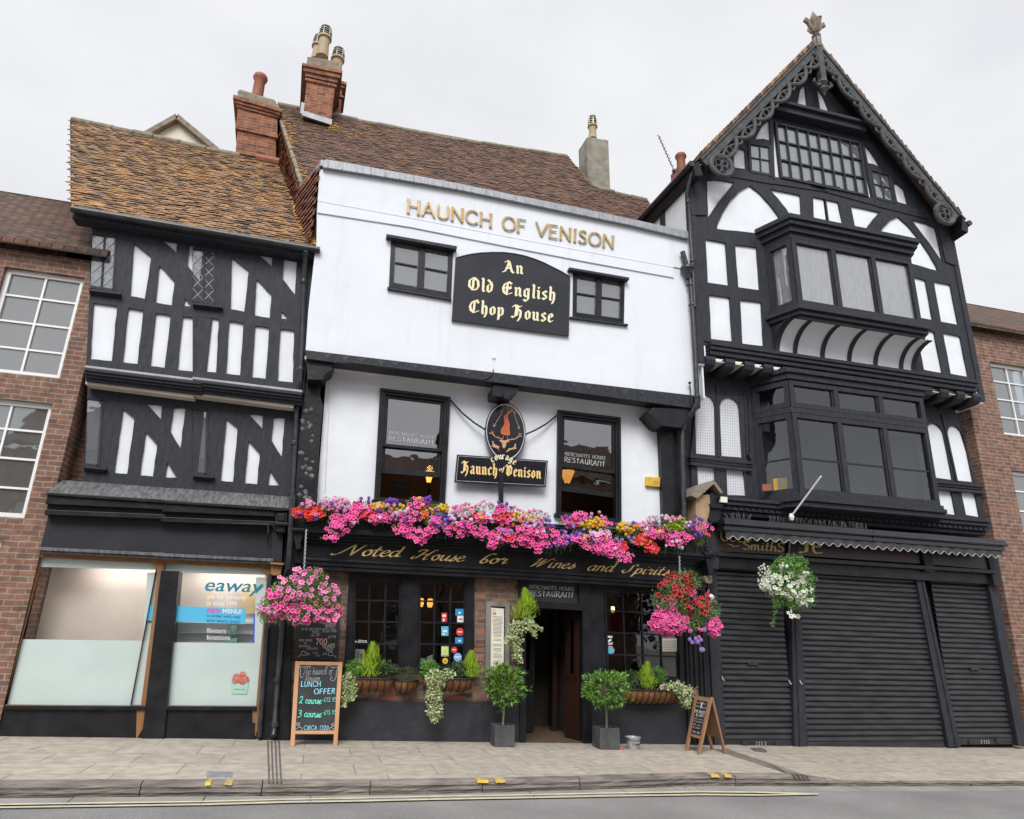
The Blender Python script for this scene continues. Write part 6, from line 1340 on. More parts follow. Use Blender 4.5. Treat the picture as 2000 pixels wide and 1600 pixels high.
bed('geranium', 'scarlet geranium clump above the fascia letter N end, left of all the pink cascades', 'geranium', [(612, 1003, 22, 13)], 90, [pet(20, 'scarlet', None, .10), ball(7, 'rose', [(600, 985, 14, 7)])], seed=2)
bed('verbena', 'pink verbena with pale heads rising at the left in front of the white wall', 'verbena', [(650, 986, 34, 14)], 110, [ball(28, 'rose', [(652, 984, 34, 15)]), ball(10, 'blush', [(655, 982, 30, 14)]), ball(3, 'yellow', [(640, 990, 24, 6)])], seed=3, stems=True)
bed('petunia', 'pink petunia cascade furthest left, hanging over the cornice', 'petunia', [(676, 1012, 30, 16), (660, 1030, 24, 16), (645, 1052, 14, 8)], 130, [pet(46), ball(6, 'lilac', [(672, 1000, 22, 8)])], seed=4, dep=.16)
bed('petunia', 'pink petunia clump topped by scarlet flowers just left of the left sash window', 'petunia', [(706, 994, 24, 14)], 100, [pet(20, 'pink'), pet(9, 'scarlet', [(718, 1008, 18, 8)]), ball(3, 'purple', [(712, 976, 12, 5)])], seed=5)
bed('marigold', 'yellow marigolds under the left corner of the left sash window', 'marigold', [(745, 992, 26, 9)], 90, [ball(18, 'yellow', [(742, 990, 22, 7)], .058), ball(7, 'purple', [(740, 998, 26, 10)]), pet(4, 'scarlet', [(735, 1014, 14, 8)]), ball(5, 'orange', [(760, 1000, 20, 8)])], seed=6)
bed('verbena', 'purple verbena heads rising into the left sash window opening', 'verbena', [(762, 986, 20, 10)], 50, [ball(12, 'purple', [(764, 981, 16, 8)]), ball(7, 'lilac', [(772, 1008, 16, 8)]), ball(8, 'yellow', [(776, 989, 16, 7)], .058)], seed=7, stems=True)
bed('petunia', 'pink petunia cascade hanging low under the left sash window', 'petunia', [(798, 1012, 22, 14), (788, 1032, 20, 12), (815, 1042, 30, 11), (816, 1056, 18, 5)], 150, [pet(54), ball(5, 'blush', [(790, 1000, 18, 8)])], seed=8, dep=.17)
bed('petunia', 'upright pink petunia in the middle of the left sash window opening', 'petunia', [(817, 984, 22, 12)], 90, [pet(17), ball(6, 'purple', [(833, 976, 8, 10)]), pet(5, 'orange', [(826, 1003, 14, 8)])], seed=9, dep=.1)
bed('marigold', 'yellow marigolds below the right jamb of the left sash window', 'marigold', [(852, 995, 22, 10)], 90, [ball(13, 'yellow', [(864, 993, 14, 8)], .058), ball(5, 'yellow', [(842, 996, 10, 6)], .058), ball(8, 'purple', [(854, 1000, 20, 10)])], seed=10)
bed('petunia', 'mixed red and purple petunia left of the name board post', 'petunia', [(866, 1020, 28, 14), (880, 1030, 18, 14)], 140, [pet(12, 'scarlet', None, .085), pet(10, 'pink', [(880, 1034, 18, 12)]), ball(11, 'mauve', [(868, 1024, 22, 16)]), ball(7, 'purple', [(872, 1015, 22, 9)])], seed=11)
bed('verbena', 'pale pink verbena below the oval sign board, left of its post', 'verbena', [(916, 1000, 34, 14)], 120, [ball(24, 'rose', [(915, 997, 34, 15)]), ball(14, 'blush', [(905, 1016, 30, 12)]), ball(8, 'blush', [(950, 984, 16, 8)])], seed=12, stems=True)
bed('petunia', 'pink petunia cascade left of the name board post', 'petunia', [(935, 1012, 22, 10), (932, 1034, 18, 14), (950, 1046, 18, 10)], 130, [pet(36), pet(5, 'scarlet', [(930, 1010, 12, 8)], .1)], seed=13, dep=.16)
bed('petunia', 'pink petunia clump at the foot of the name board post', 'petunia', [(978, 998, 24, 13), (985, 1018, 26, 10)], 120, [pet(20, 'pink'), pet(9, 'scarlet', [(985, 1010, 26, 10)]), ball(6, 'purple', [(984, 986, 18, 10)]), ball(8, 'rose', [(1000, 996, 18, 8)]), ball(5, 'yellow', [(996, 1005, 22, 6)], .058)], seed=14, dep=.13)
bed('petunia', 'pink petunia cascade hanging between the words for and Wines', 'petunia', [(982, 1046, 24, 16), (966, 1062, 18, 10), (1008, 1058, 20, 10)], 130, [pet(36), pet(7, 'scarlet', [(1004, 1052, 16, 8)]), ball(5, 'mauve', [(990, 1040, 20, 8)])], seed=15, dep=.17)
bed('verbena', 'lilac verbena with small heads between post and right sash window', 'verbena', [(1040, 1012, 34, 14)], 130, [ball(16, 'rose', [(1040, 1010, 34, 14)]), ball(12, 'lilac', [(1045, 1026, 26, 14)]), ball(7, 'purple', [(1066, 1024, 22, 10)]), ball(9, 'yellow', [(1030, 1010, 28, 8)], .058), pet(7, 'orange', [(1012, 1022, 20, 10)], .062)], seed=16, stems=True)
bed('petunia', 'pink petunia cascade hanging above the word Wines', 'petunia', [(1062, 1044, 30, 14), (1052, 1062, 26, 8), (1052, 1074, 10, 8)], 150, [pet(46), ball(4, 'blush', [(1050, 1030, 20, 8)])], seed=17, dep=.18)
bed('verbena', 'deep purple verbena mass under the left part of the right sash window', 'verbena', [(1100, 1052, 22, 16), (1084, 1060, 14, 10), (1134, 1044, 16, 14)], 130, [ball(24, 'purple'), ball(8, 'mauve'), pet(14, 'pink', [(1098, 1056, 24, 12)])], seed=18, dep=.15)
bed('petunia', 'bright pink petunia in the opening of the right sash window', 'petunia', [(1118, 1018, 30, 12), (1134, 1010, 20, 10)], 130, [pet(24), ball(7, 'yellow', [(1145, 1024, 28, 8)], .062), ball(5, 'purple', [(1120, 1012, 28, 8)])], seed=19, dep=.12)
bed('marigold', 'yellow marigolds below the right jamb of the right sash window', 'marigold', [(1160, 1022, 30, 12)], 130, [ball(24, 'yellow', [(1160, 1022, 28, 11)], .062), ball(5, 'rose', [(1165, 1008, 20, 8)]), pet(6, 'pink', [(1182, 1020, 18, 8)])], seed=20)
bed('petunia', 'pale pink petunia between the purple verbena and the lowest cascade', 'petunia', [(1170, 1046, 24, 14)], 120, [pet(14, 'rose'), pet(12, 'blush'), ball(4, 'mauve')], seed=21, dep=.15)
bed('petunia', 'pink petunia cascade hanging lowest, above the words and Spirits', 'petunia', [(1190, 1070, 34, 14), (1206, 1082, 32, 8), (1218, 1093, 14, 6), (1180, 1058, 20, 10)], 170, [pet(66), pet(6, 'scarlet', [(1212, 1066, 20, 7)])], seed=22, dep=.19)
bed('marigold', 'orange and yellow marigolds right of the right sash window', 'marigold', [(1228, 1032, 26, 11)], 120, [ball(20, 'yellow', [(1226, 1030, 24, 9)], .062), ball(12, 'orange', [(1240, 1036, 22, 10)], .058), ball(5, 'purple', [(1225, 1026, 24, 9)]), ball(7, 'rose', [(1262, 1024, 14, 8)])], seed=23)
bed('geranium', 'scarlet geranium hanging right of the lowest pink cascade', 'geranium', [(1256, 1056, 18, 12), (1272, 1070, 14, 10)], 100, [pet(24, 'scarlet', None, .095), pet(5, 'pink')], seed=24)
bed('feather_verbena', 'feathery green verbena with purple heads above the scarlet geranium', 'verbena', [(1236, 1048, 18, 12), (1120, 1030, 14, 8), (1210, 1052, 10, 8)], 130, [ball(8, 'mauve')], seed=25)
bed('petunia', 'pink petunia clump under the lime green plant near the right end', 'petunia', [(1300, 1044, 30, 12), (1330, 1050, 26, 12), (1318, 1060, 18, 8)], 150, [pet(44), ball(7, 'blush', [(1320, 1060, 26, 12)])], seed=26, dep=.15)
bed('lime_plant', 'lime green leafy plant without flowers standing near the right end', 'plant', [(1318, 1027, 27, 13)], 230, [], 'leaf_lime', seed=27, l=.06, w_=.024)
bed('verbena', 'tall pale pink verbena heads beside the corner post, left of the lime plant', 'verbena', [(1285, 1022, 24, 14)], 70, [ball(15, 'blush', [(1290, 1016, 26, 12)]), ball(5, 'rose', [(1318, 1012, 16, 6)]), ball(3, 'purple', [(1262, 1026, 10, 10)])], seed=28, stems=True)
bed('verbena', 'purple and pink verbena at the far right end of the cornice', 'verbena', [(1362, 1036, 22, 18), (1366, 1056, 10, 12)], 120, [ball(15, 'purple', [(1362, 1030, 22, 22)]), ball(6, 'blush', [(1345, 1024, 10, 8)]), pet(11, 'pink', [(1374, 1034, 18, 9)]), pet(2, 'scarlet', [(1384, 1044, 4, 4)])], seed=29, dep=.14, stems=True)

for lab, shp, n, sd in (('pink petunia filling the gap under the yellow marigolds left of the left sash', [(742, 1012, 26, 10)], 18, 41),
                        ('pink petunia between the left cascade and the mixed red and purple petunia', [(846, 1018, 18, 12), (842, 1034, 12, 8)], 20, 42),
                        ('pink petunia above the word for, left of the pink cascade by the post', [(906, 1026, 20, 12), (902, 1042, 12, 8)], 20, 43),
                        ('pink petunia between the post and the purple verbena mass', [(1028, 1036, 24, 12), (1022, 1054, 16, 9)], 26, 44),
                        ('pink petunia right of the purple verbena under the right sash window', [(1134, 1052, 22, 10), (1146, 1066, 16, 7)], 24, 45),
                        ('pink petunia between the orange marigolds and the lime green plant', [(1278, 1042, 22, 12)], 20, 46)):
    bed('petunia', lab, 'petunia', shp, 90, [pet(n)], seed=sd, dep=.18)
# ------------------------------------------------------------------ hanging baskets
def basket(lab, cx, cy, y, bowl_r, layers, leafshape, nleaf, chain_px, seed, leafmat='leaf_mid', chain_mat='chain_steel', trails=(), bowl_dz=.0):
    r = random.Random(seed); c = P(cx, cy, y); t = thing('hanging_basket', lab, 'hanging basket', c + V((0, 0, -.2)))
    mb = MB(); mb.lathe(c + V((0, .12, bowl_dz)), [(.01, -bowl_r * .8), (bowl_r * .5, -bowl_r * .65), (bowl_r * .75, -bowl_r * .3), (bowl_r * .8, 0), (bowl_r * .75, .01)], 18); mb.build('bowl', 'coir', t, smooth=True)
    pts = scatter_px(r, leafshape, nleaf, y + .05, .24, 1.0) + scatter_px(r, leafshape, nleaf // 2, y + .1, .0, 1.0) + scatter_px(r, [(a, b, c * 1.08, d * 1.1) for a, b, c, d in leafshape], nleaf // 3, y - .06, .24, 1.0); mb = MB(); foliage(mb, pts, r, .045, .015, 3, .45)
    for tr in trails:
        for x, yy in catmull(tr, 8): foliage(mb, [P(x, yy, y - .1)], r, .035, .02, 3, .3, V((0, -.4, -.6)))
    mb.build('foliage', leafmat, t, weld=False)
    used = 0; rest = MB()
    for colr, n, kind, size, shp in layers:
        sp = scatter_px(r, shp, n, y - .04, .27, 3.8 if kind == 'petunia' else 3.4); k = max(0, min(len(sp), 100 - used)); put_flowers(t, sp[:k], colr, kind, size, r, V((0, -1, .1)), .6, 200); used += k
        for p in sp[k:]:
            me = flower_mesh(colr, kind); d = rdir(r, V((0, -1, .1)), 1.6); m3 = d.to_track_quat('Z', 'Y').to_matrix() * 1.0; s = size * r.uniform(.8, 1.1)
            rest.add([p + (m3 @ v.co) * s for v in me.vertices], [list(f.vertices) for f in me.polygons]); nf = len(me.polygons)
            for i, f in enumerate(me.polygons): rest.m[-nf + i] = f.material_index
            rest_col = colr
    if rest.v: rest.build('flowers', ['petal_' + rest_col, 'throat_' + rest_col], t, kind='stuff', weld=False)
    if chain_px:
        mb = MB(); a, b = P(*chain_px[0], y), P(*chain_px[1], y); chain(mb, [a, b], .035, .006); mb.tube([b, c + V((-bowl_r * .8, 0, 0))], .004, 4); mb.tube([b, c + V((bowl_r * .8, 0, 0))], .004, 4); mb.build('chain', chain_mat, t)
    return t
basket('round hanging basket of pink petunias at the left end of the pub front', 588, 1176, -.62, .22,
       [('pink', 70, 'petunia', .09, [(600, 1196, 64, 24), (545, 1180, 38, 34), (640, 1196, 28, 22)]), ('rose', 32, 'petunia', .08, [(585, 1150, 54, 28), (642, 1160, 24, 26), (616, 1122, 22, 14)]), ('crimson', 20, 'petunia', .085, [(575, 1150, 46, 30)]), ('crimson', 5, 'petunia', .09, [(588, 1115, 14, 7)]), ('pink', 12, 'petunia', .08, [(643, 1202, 24, 18), (603, 1122, 20, 12)]), ('mauve', 6, 'ball', .06, [(530, 1194, 26, 12)]), ('rose', 40, 'petunia', .075, [(640, 1150, 22, 26), (520, 1180, 18, 26), (600, 1200, 60, 20)])],
       [(590, 1168, 68, 38), (612, 1130, 28, 20), (530, 1192, 28, 28), (636, 1186, 30, 28), (590, 1200, 40, 18)], 1150, ((598, 1035), (594, 1112)), 5)
basket('hanging basket of red and bright pink petunias right of the pub window', 1332, 1200, -.62, .2,
       [('red', 62, 'petunia', .092, [(1318, 1150, 40, 28), (1362, 1180, 30, 28), (1334, 1126, 22, 10)]), ('pink', 96, 'petunia', .095, [(1308, 1214, 40, 26), (1396, 1224, 14, 20)]), ('mauve', 4, 'ball', .062, [(1360, 1236, 20, 10)]), ('pink', 34, 'petunia', .085, [(1312, 1184, 32, 14), (1330, 1222, 30, 20), (1394, 1226, 15, 20), (1366, 1160, 22, 10)])],
       [(1318, 1172, 42, 36), (1338, 1135, 30, 20), (1382, 1196, 24, 32), (1330, 1215, 44, 18)], 800, ((1327, 1087), (1328, 1132)), 6, trails=[[(1355, 1240), (1364, 1255), (1371, 1268)]])
hbt = thing('trailing_verbena', 'lilac verbena trailing below the red and pink basket', 'verbena', P(1362, 1240, -.75)); mb = MB(); r = random.Random(4)
for tr in ([(1352, 1236), (1364, 1254), (1371, 1270)], [(1350, 1240), (1350, 1252)], [(1356, 1236), (1366, 1250)]): mb.tube([P(x, y, -.76) for x, y in tr], .004, 4)
mb.build('stem', 'leaf_mid', hbt); put_flowers(hbt, [P(x, y, -.78) for x, y in ((1347, 1249), (1352, 1255), (1362, 1254), (1368, 1250), (1371, 1269), (1359, 1248), (1376, 1230), (1314, 1238), (1350, 1232))], 'mauve', 'ball', .075, r)
basket('hanging basket of white petunias and ivy in front of the roller shutters', 1540, 1150, -.55, .2,
       [('white', 110, 'petunia', .085, [(1530, 1140, 46, 24), (1560, 1155, 30, 24), (1500, 1135, 20, 18), (1572, 1172, 20, 12), (1548, 1200, 12, 9)]), ('red', 9, 'ball', .06, [(1536, 1106, 16, 9), (1574, 1118, 6, 10)]), ('white', 30, 'ball', .035, [(1492, 1124, 14, 22)])],
       [(1540, 1138, 50, 42), (1545, 1100, 32, 16), (1560, 1170, 28, 24)], 800, None, 7, 'leaf_bright', trails=[[(1512, 1170), (1514, 1190), (1511, 1208), (1508, 1224)], [(1520, 1160), (1516, 1178), (1520, 1182)], [(1590, 1165), (1584, 1172)]])
mb = MB(); a, b = P(1543, 1060, -.55), P(1540, 1100, -.55); chain(mb, [a, b], .035, .006); mb.tube([P(1543, 1060, -.55), P(1543, 1058, 0)], .012, 6); mb.build('basket_bracket', 'iron', None, 'black iron bracket and chain above the white flower basket', 'bracket')
# ------------------------------------------------------------------ mirrored halves of the two neighbours
def mirror_children(root, xc, skip=()):
    """the unseen half of a symmetrical front: every part repeated about the vertical through xc"""
    def rec(o, par):
        me = o.data.copy() if o.data else None; n = bpy.data.objects.new(o.name.split('.')[0], me); col.objects.link(n); n.parent = par
        bx = BASE[root.name].x; k = 2 * (xc - bx)
        if me:
            me.transform(Matrix.Translation((k, 0, 0)) @ Matrix.Scale(-1, 4, (1, 0, 0))); me.flip_normals()
        for m in o.modifiers:
            if m.type == 'BEVEL': q = n.modifiers.new('bevel', 'BEVEL'); q.width = m.width; q.segments = 2; q.limit_method = 'ANGLE'; q.angle_limit = m.angle_limit
        BASE[n.name] = BASE[root.name]
        for c in [c for c in o.children]: rec(c, n)
    for c in list(root.children):
        if c.get('nomirror') or c.name.split('.')[0] in skip: continue
        rec(c, root)
def repeat_children(root, off):
    """the bay outside the photograph: the same timbering carried one bay along"""
    def rec(o, par, top):
        n = o.copy(); col.objects.link(n); n.parent = par; BASE[n.name] = BASE[root.name]
        if top: n.location = o.location + off
        for c in list(o.children): rec(c, n, False)
    for c in list(root.children):
        if not c.get('nomirror') and c.type == 'MESH': rec(c, root, True)
def nm(o): o['nomirror'] = 1; return o

# ------------------------------------------------------------------ LEFT: black and white timber house
lh = thing('timber_house', 'black and white timbered house with lichen covered roof left of the pub', 'building', P(420, 1444, 0))
YLU, YLF = -.12, .10
XL = P(376, 545, YLU).x
UW = [(455 - 134, 478), (420, 490), (419, 592), (318, 581)]
up = [[(453, 503), (486, 529), (477, 609), (450, 604)], [(501, 545), (530, 575), (527, 621), (497, 616)], [(550, 607), (563, 623), (549, 622.5)], [(504, 496.5), (532, 502), (531, 521)], [(554, 505), (580, 510.5), (576, 575), (552, 545)],
      [(404 - 20, 617), (427, 623), (422, 727.5), (404 - 22, 724)], [(448, 626.5), (475, 631), (469, 733), (441, 729.5)], [(498.5, 636), (525.5, 640), (518.6, 740), (492, 737)], [(548, 642), (574, 645), (571.7, 747), (542, 744)]]
mb = MB(); mb.poly([(376, 440), (612, 480), (592, 768), (376, 744)], YLU + .04, .2); mb.build('wall', 'plaster_white', lh)
win_half = [(376, 484), (421, 490), (419, 592), (376, 586)]
mb = MB(); mb.holed([(376, 440), (612, 480), (594, 768), (376, 744)], [win_half] + up, YLU, .06, .7, 18); mb.build('timber_frame', 'timber', lh, weld=False)
mb = MB()
for a, b, w_ in (((420, 489), (419, 593), 4), ((376, 484), (421, 490), 5), ((376, 586), (420, 593), 5)): mb.bar(a, b, w_, YLU - .01, .05)
mb.bar((399, 487), (397, 590), 3, YLU - .01, .05); mb.poly([(376, 590), (434, 597), (434, 601), (376, 594)], YLU - .09, .1); mb.poly([(376, 594.5), (431, 601.5), (431, 605), (376, 598)], YLU - .05, .06)
wf = mb.build('window', 'timber', lh); mb = MB(); mb.poly([(376, 484), (421, 490), (419, 592), (376, 586)], YLU + .015, .01); mb.build('pane', 'glass_sky', wf)
mb = MB(); Q = Quad((376, 486), (419, 491), (418, 590), (376, 585), y=YLU + .008)
for i in range(-4, 8):
    for s in (1, -1):
        pts = [];
        u0, v0 = (i * .5, 0) if s == 1 else (i * .5 + 1, 0)
        for k in range(0, 41):
            u, v = u0 + s * k * .05 * 1.1, k * .025
            if 0 <= u <= 1 and v <= 1: pts.append(Q.pt(u, v))
        if len(pts) > 1: mb.tube([pts[0], pts[-1]], .006, 4)
mb.build('lead_bar', 'lead', wf)
# mouldings between the storeys
mb = MB(); mb.poly([(376, 736), (590, 762), (590, 766), (376, 740)], YLU - .10, .12); mb.build('lead_ledge', 'lead_light', lh)
mb = MB()
for k, (a, b, yy) in enumerate(((740, 746, -.20), (746.4, 752, -.17), (752.4, 758, -.13), (758.4, 765, -.08))): mb.poly([(376, a), (590, a + 26), (590, b + 26), (376, b)], YLU + yy + .02, .2)
mb.build('moulding', 'timber', lh, bevel=.008)
mb = MB(); mb.poly([(376, 765.5), (574, 791), (573, 797), (376, 771.5)], YLU + .0, .2); mb.build('cornice_band', 'cream', lh)
# first floor
lo = [[(442, 818), (464, 836), (455, 941), (431, 939)], [(485.5, 861), (507.5, 886), (502, 946), (478, 944)], [(527.6, 919), (546, 948), (524, 948)], [(484, 808), (513, 811), (512, 837)], [(534, 816), (556, 816), (550, 891.5), (530, 859)]]
mb = MB(); mb.poly([(376, 770), (590, 796), (576, 990), (376, 965)], YLF + .04, .2); mb.build('wall', 'plaster_white', lh)
wh = [(376, 796), (405, 801), (402, 926), (376, 922)]
mb = MB(); mb.holed([(376, 770), (592, 796), (578, 992), (376, 967)], [wh] + lo, YLF, .06, .7, 18); mb.build('timber_frame', 'timber', lh, weld=False)
mb = MB()
for a, b, w_ in (((405, 800), (402, 928), 5), ((376, 797), (406, 801), 5), ((376, 923), (402, 927), 5)): mb.bar(a, b, w_, YLF - .01, .05)
mb.poly([(376, 926), (418, 930), (418, 934), (376, 930)], YLF - .09, .1); mb.poly([(376, 930.5), (414, 934.5), (414, 938), (376, 934)], YLF - .05, .06)
wf = mb.build('window', 'timber', lh); mb = MB(); mb.poly(wh, YLF + .015, .01); mb.build('pane', 'glass_sky', wf)
room('room', XL - 2, P(590, 700, .3).x, .25, 2.5, 3.2, 7.4, 'interior', lh)['nomirror'] = 1
DXL = max(P(376, 744, YLU).x - P(594, 768, YLU).x, P(376, 965, YLF).x - P(578, 992, YLF).x) + .03
X0L = P(560, 1125, -.06).x + DXL - .32; SNAP = (376, X0L)
# lead roof over the shop front, cornice, fascia
mb = MB(); a, b, c, d = P(376, 956, YLF), P(574, 971, YLF), P(573, 992, YLF - .42), P(376, 981, YLF - .42); mb.prism([a, b, c, d], V((0, 0, -.03))); mb.build('lead_flashing', 'lead_dark', lh)
mb = MB()
for a, b, c, d, yy in ((981, 992, 986, 997, -.34), (986.5, 997.5, 1003, 1009, -.30), (1003.5, 1009.5, 1013, 1018, -.22), (1013.5, 1018.5, 1023, 1027, -.26)): mb.poly([(376, a), (536, b), (536, d), (376, c)], yy, .3)
mb.poly([(536, 992), (574, 993), (574, 998), (536, 998)], -.34, .3)
mb.build('cornice', 'black_paint', lh, bevel=.006)
mb = MB(); mb.poly([(376, 1023), (531, 1027), (531, 1090), (376, 1084)], -.10, .25); mb.build('fascia', 'shop_black', lh)
bpy.data.materials['black_paint']
mb = MB(); mb.poly([(376, 1084), (534, 1091), (534, 1097), (376, 1090)], -.17, .25); mb.poly([(376, 1090.5), (533, 1097.5), (533, 1102), (376, 1095)], -.13, .25); mb.build('moulding', 'lead_dark', lh, bevel=.004)
mb = MB(); mb.poly([(538, 999), (562, 1000), (561, 1018), (558, 1024), (557, 1040), (541, 1039), (540, 1022), (537, 1016)], -.3, .3); mb.poly([(534, 1019), (563, 1021), (562, 1027), (536, 1025)], -.35, .3); mb.poly([(542, 1003), (557, 1004), (556, 1018), (543, 1017)], -.325, .04)
mb.poly([(536, 1033), (557, 1034), (553, 1040), (540, 1039)], -.28, .25); nm(mb.build('console', 'black_paint', lh, bevel=.008))
mb = MB(); mb.poly([(531, 1038), (553, 1039), (550, 1098), (531, 1096)], -.16, .3); nm(mb.build('pilaster', 'shop_black', lh))
mb = MB(); mb.poly([(527, 1098), (555, 1100), (553, 1104), (529, 1102)], -.20, .2); mb.poly([(530, 1104), (551, 1105), (548, 1124), (529, 1124)], -.12, .2); nm(mb.build('capital', 'oak', lh, bevel=.004))
mb = MB(); mb.poly([(527, 1124), (560, 1125), (545, 1455), (504, 1452)], -.06, .3); mb.build('pilaster', 'black_paint', lh, bevel=.004)
mb = MB(); mb.poly([(452, 1020.5), (524, 1022), (524, 1025), (452, 1023)], -.34, .03); mb.tube([P(523, 1023, -.33), P(524, 1040, -.33), P(523, 1060, -.13)], .01, 6); nm(mb.build('awning_hook', 'iron', lh))
# shop window
SW = [(376, 1103), (505, 1110), (514, 1115), (519.5, 1126), (520, 1140), (500, 1380), (376, 1378)]
mb = MB(); mb.holed([(376, 1090), (532, 1098), (530, 1130), (507, 1420), (494, 1445), (493, 1386), (376, 1384)], [SW], -.02, .12); mb.build('window_frame', 'oak', lh, bevel=.004)
mb = MB(); mb.poly([(376, 1380), (499, 1381), (496, 1450), (376, 1450)], .0, .2); mb.poly([(376, 1379), (501, 1380), (501, 1388), (376, 1387)], -.05, .2); mb.build('stall_riser', 'black_paint', lh, bevel=.005)
mb = MB(); mb.poly([(466, 1413), (498, 1412), (497, 1445), (464, 1444)], -.03, .05); nm(mb.build('riser_panel', 'black_paint', lh))
mb = MB(); mb.poly([(376, 1100), (522, 1104), (500, 1382), (376, 1380)], .07, .004); mb.build('pane', 'glass_clear', lh)
mb = MB(); mb.poly([(376, 1100), (522, 1106), (520, 1140), (510, 1260), (376, 1256)], .5, .03); mb.build('shop_back', 'shop_beige', lh)
mb = MB(); mb.poly([(376, 1256.5), (512, 1257), (500, 1382), (376, 1380)], .045, .01); mb.poly([(376, 1098), (522, 1104), (522, 1123), (376, 1121)], .05, .01); mb.poly([(500, 1128), (524, 1128), (512, 1257), (497, 1257)], .055, .01); mb.build('window_vinyl', 'frosted_panel', lh)
mb = MB(); mb.poly([(404, 1140), (411, 1135), (411, 1185), (404, 1187)], .35, .02); mb.poly([(470, 1140), (510, 1128), (505, 1198), (470, 1200)], .35, .02); nm(mb.build('shop_fitting', 'shop_wood', lh))
mb = MB()
for yy in (1216, 1236, 1255): mb.poly([(376, yy), (497, yy + .5), (497, yy + 2.5), (376, yy + 2)], .30, .15)
mb.poly([(376, 1198), (497, 1198), (497, 1216), (376, 1215)], .42, .02); mb.poly([(376, 1219), (497, 1219), (497, 1236), (376, 1235)], .42, .02); mb.poly([(376, 1239), (497, 1239), (497, 1255), (376, 1255)], .42, .02); nm(mb.build('shelf', 'sticker_white', lh))
c = P(450, 1112, .24)
for k_, x_ in enumerate((c.x, c.x - 1.4)):
    mb = MB(); mb.box((x_ - .45, .20, c.z + .02), (x_ + .45, .26, c.z + .05)); nm(mb.build('ceiling_light', 'lamp_white', lh)); sl_ = bpy.data.lights.new('shop_glow', 'AREA'); so = bpy.data.objects.new('shop_glow', sl_); col.objects.link(so); so.parent = lh; so['nomirror'] = 1; so.location = V((x_, .22, c.z)) - BASE[lh.name]; so.rotation_euler = (R(18), 0, 0); sl_.shape = 'RECTANGLE'; sl_.size = 1.1; sl_.size_y = .12; sl_.energy = 5
mb = MB(); mb.poly([(496, 1198), (500, 1198), (497, 1256), (493, 1256)], .12, .03); nm(mb.build('light_strip', 'blue_strip', lh))
mb = MB(); mb.poly([(452, 1222), (463, 1222), (460, 1240), (450, 1240)], .28, .05); mb.poly([(440, 1246), (464, 1246), (462, 1256), (440, 1256)], .28, .05); nm(mb.build('shop_goods', 'cup', lh))
mb = MB(); ys = .035
bfont('eaway', Quad((401, 1128), (516, 1133), (514, 1157), (400, 1154), y=ys), mb, .0, .25, .012); nm(mb.build('lettering', 'teal', lh))
mb = MB(); bfont('ake bar company', Quad((405, 1160), (480, 1162), (480, 1171), (405, 1169), y=ys), mb); bfont('rs since 1999', Quad((405, 1173), (463, 1175), (463, 1184), (405, 1182), y=ys), mb); bfont('flavours', Quad((404, 1226), (441, 1227), (441, 1237), (404, 1236), y=ys), mb, 0, .1); bfont('binations', Quad((404, 1239.5), (449, 1240), (449, 1250), (404, 1249.5), y=ys), mb, 0, .1); nm(mb.build('lettering', 'sticker_white', lh))
mb = MB(); Q = Quad((376, 1185), (480, 1189), (479, 1219), (376, 1215), y=.025); Q.rect(mb, 0, 1, 0, 1, 0, .004); ss = nm(mb.build('window_sign', 'sky_sign', lh))
mb = MB(); bfont('NEW', Quad((405, 1188), (431, 1189), (431, 1197), (405, 1196), y=.025), mb, .002, 0, .02); mb.build('lettering', 'magenta', ss)
mb = MB(); bfont('MENU!', Quad((435, 1189), (472, 1190.5), (472, 1199), (435, 1197.5), y=.025), mb, .002, 0, .02); mb.build('lettering', 'sticker_white', ss)
mb = MB(); bfont('o order with real', Quad((404, 1199), (469, 1202), (469, 1208), (404, 1205), y=.025), mb, .002); bfont('ents every time!', Quad((404, 1208), (468, 1211.5), (468, 1217.5), (404, 1214), y=.025), mb, .002); mb.build('lettering', 'navy', ss)
mb = MB(); mb.poly([(451, 1331), (486, 1333), (482, 1356), (452, 1355)], .035, .006); cp = nm(mb.build('cup_picture', 'cup', lh)); mb = MB(); r = random.Random(3)
for x, y, s in ((462, 1322, 5), (474, 1318, 5), (480, 1327, 5.5), (468, 1328, 6), (459, 1329, 4), (473, 1331, 6)): Quad((x - s, y - s), (x + s, y - s), (x + s, y + s), (x - s, y + s), y=.03).disc(mb, .5, .5, .045, r.uniform(0, .004), .002, 12)
mb.build('cup_picture', 'berry', cp); mb = MB(); bfont('Pinkberries', Quad((459, 1346), (477, 1347), (477, 1349.5), (459, 1348.5), y=.07), mb) if False else None
mb = MB(); Q = Quad((458, 1344), (478, 1345), (478, 1349), (458, 1348), y=.032); Q.rect(mb, .0, .55, .3, .6, 0, .001); Q.rect(mb, .65, 1, .3, .6, 0, .001); mb.build('lettering', 'ink', cp)
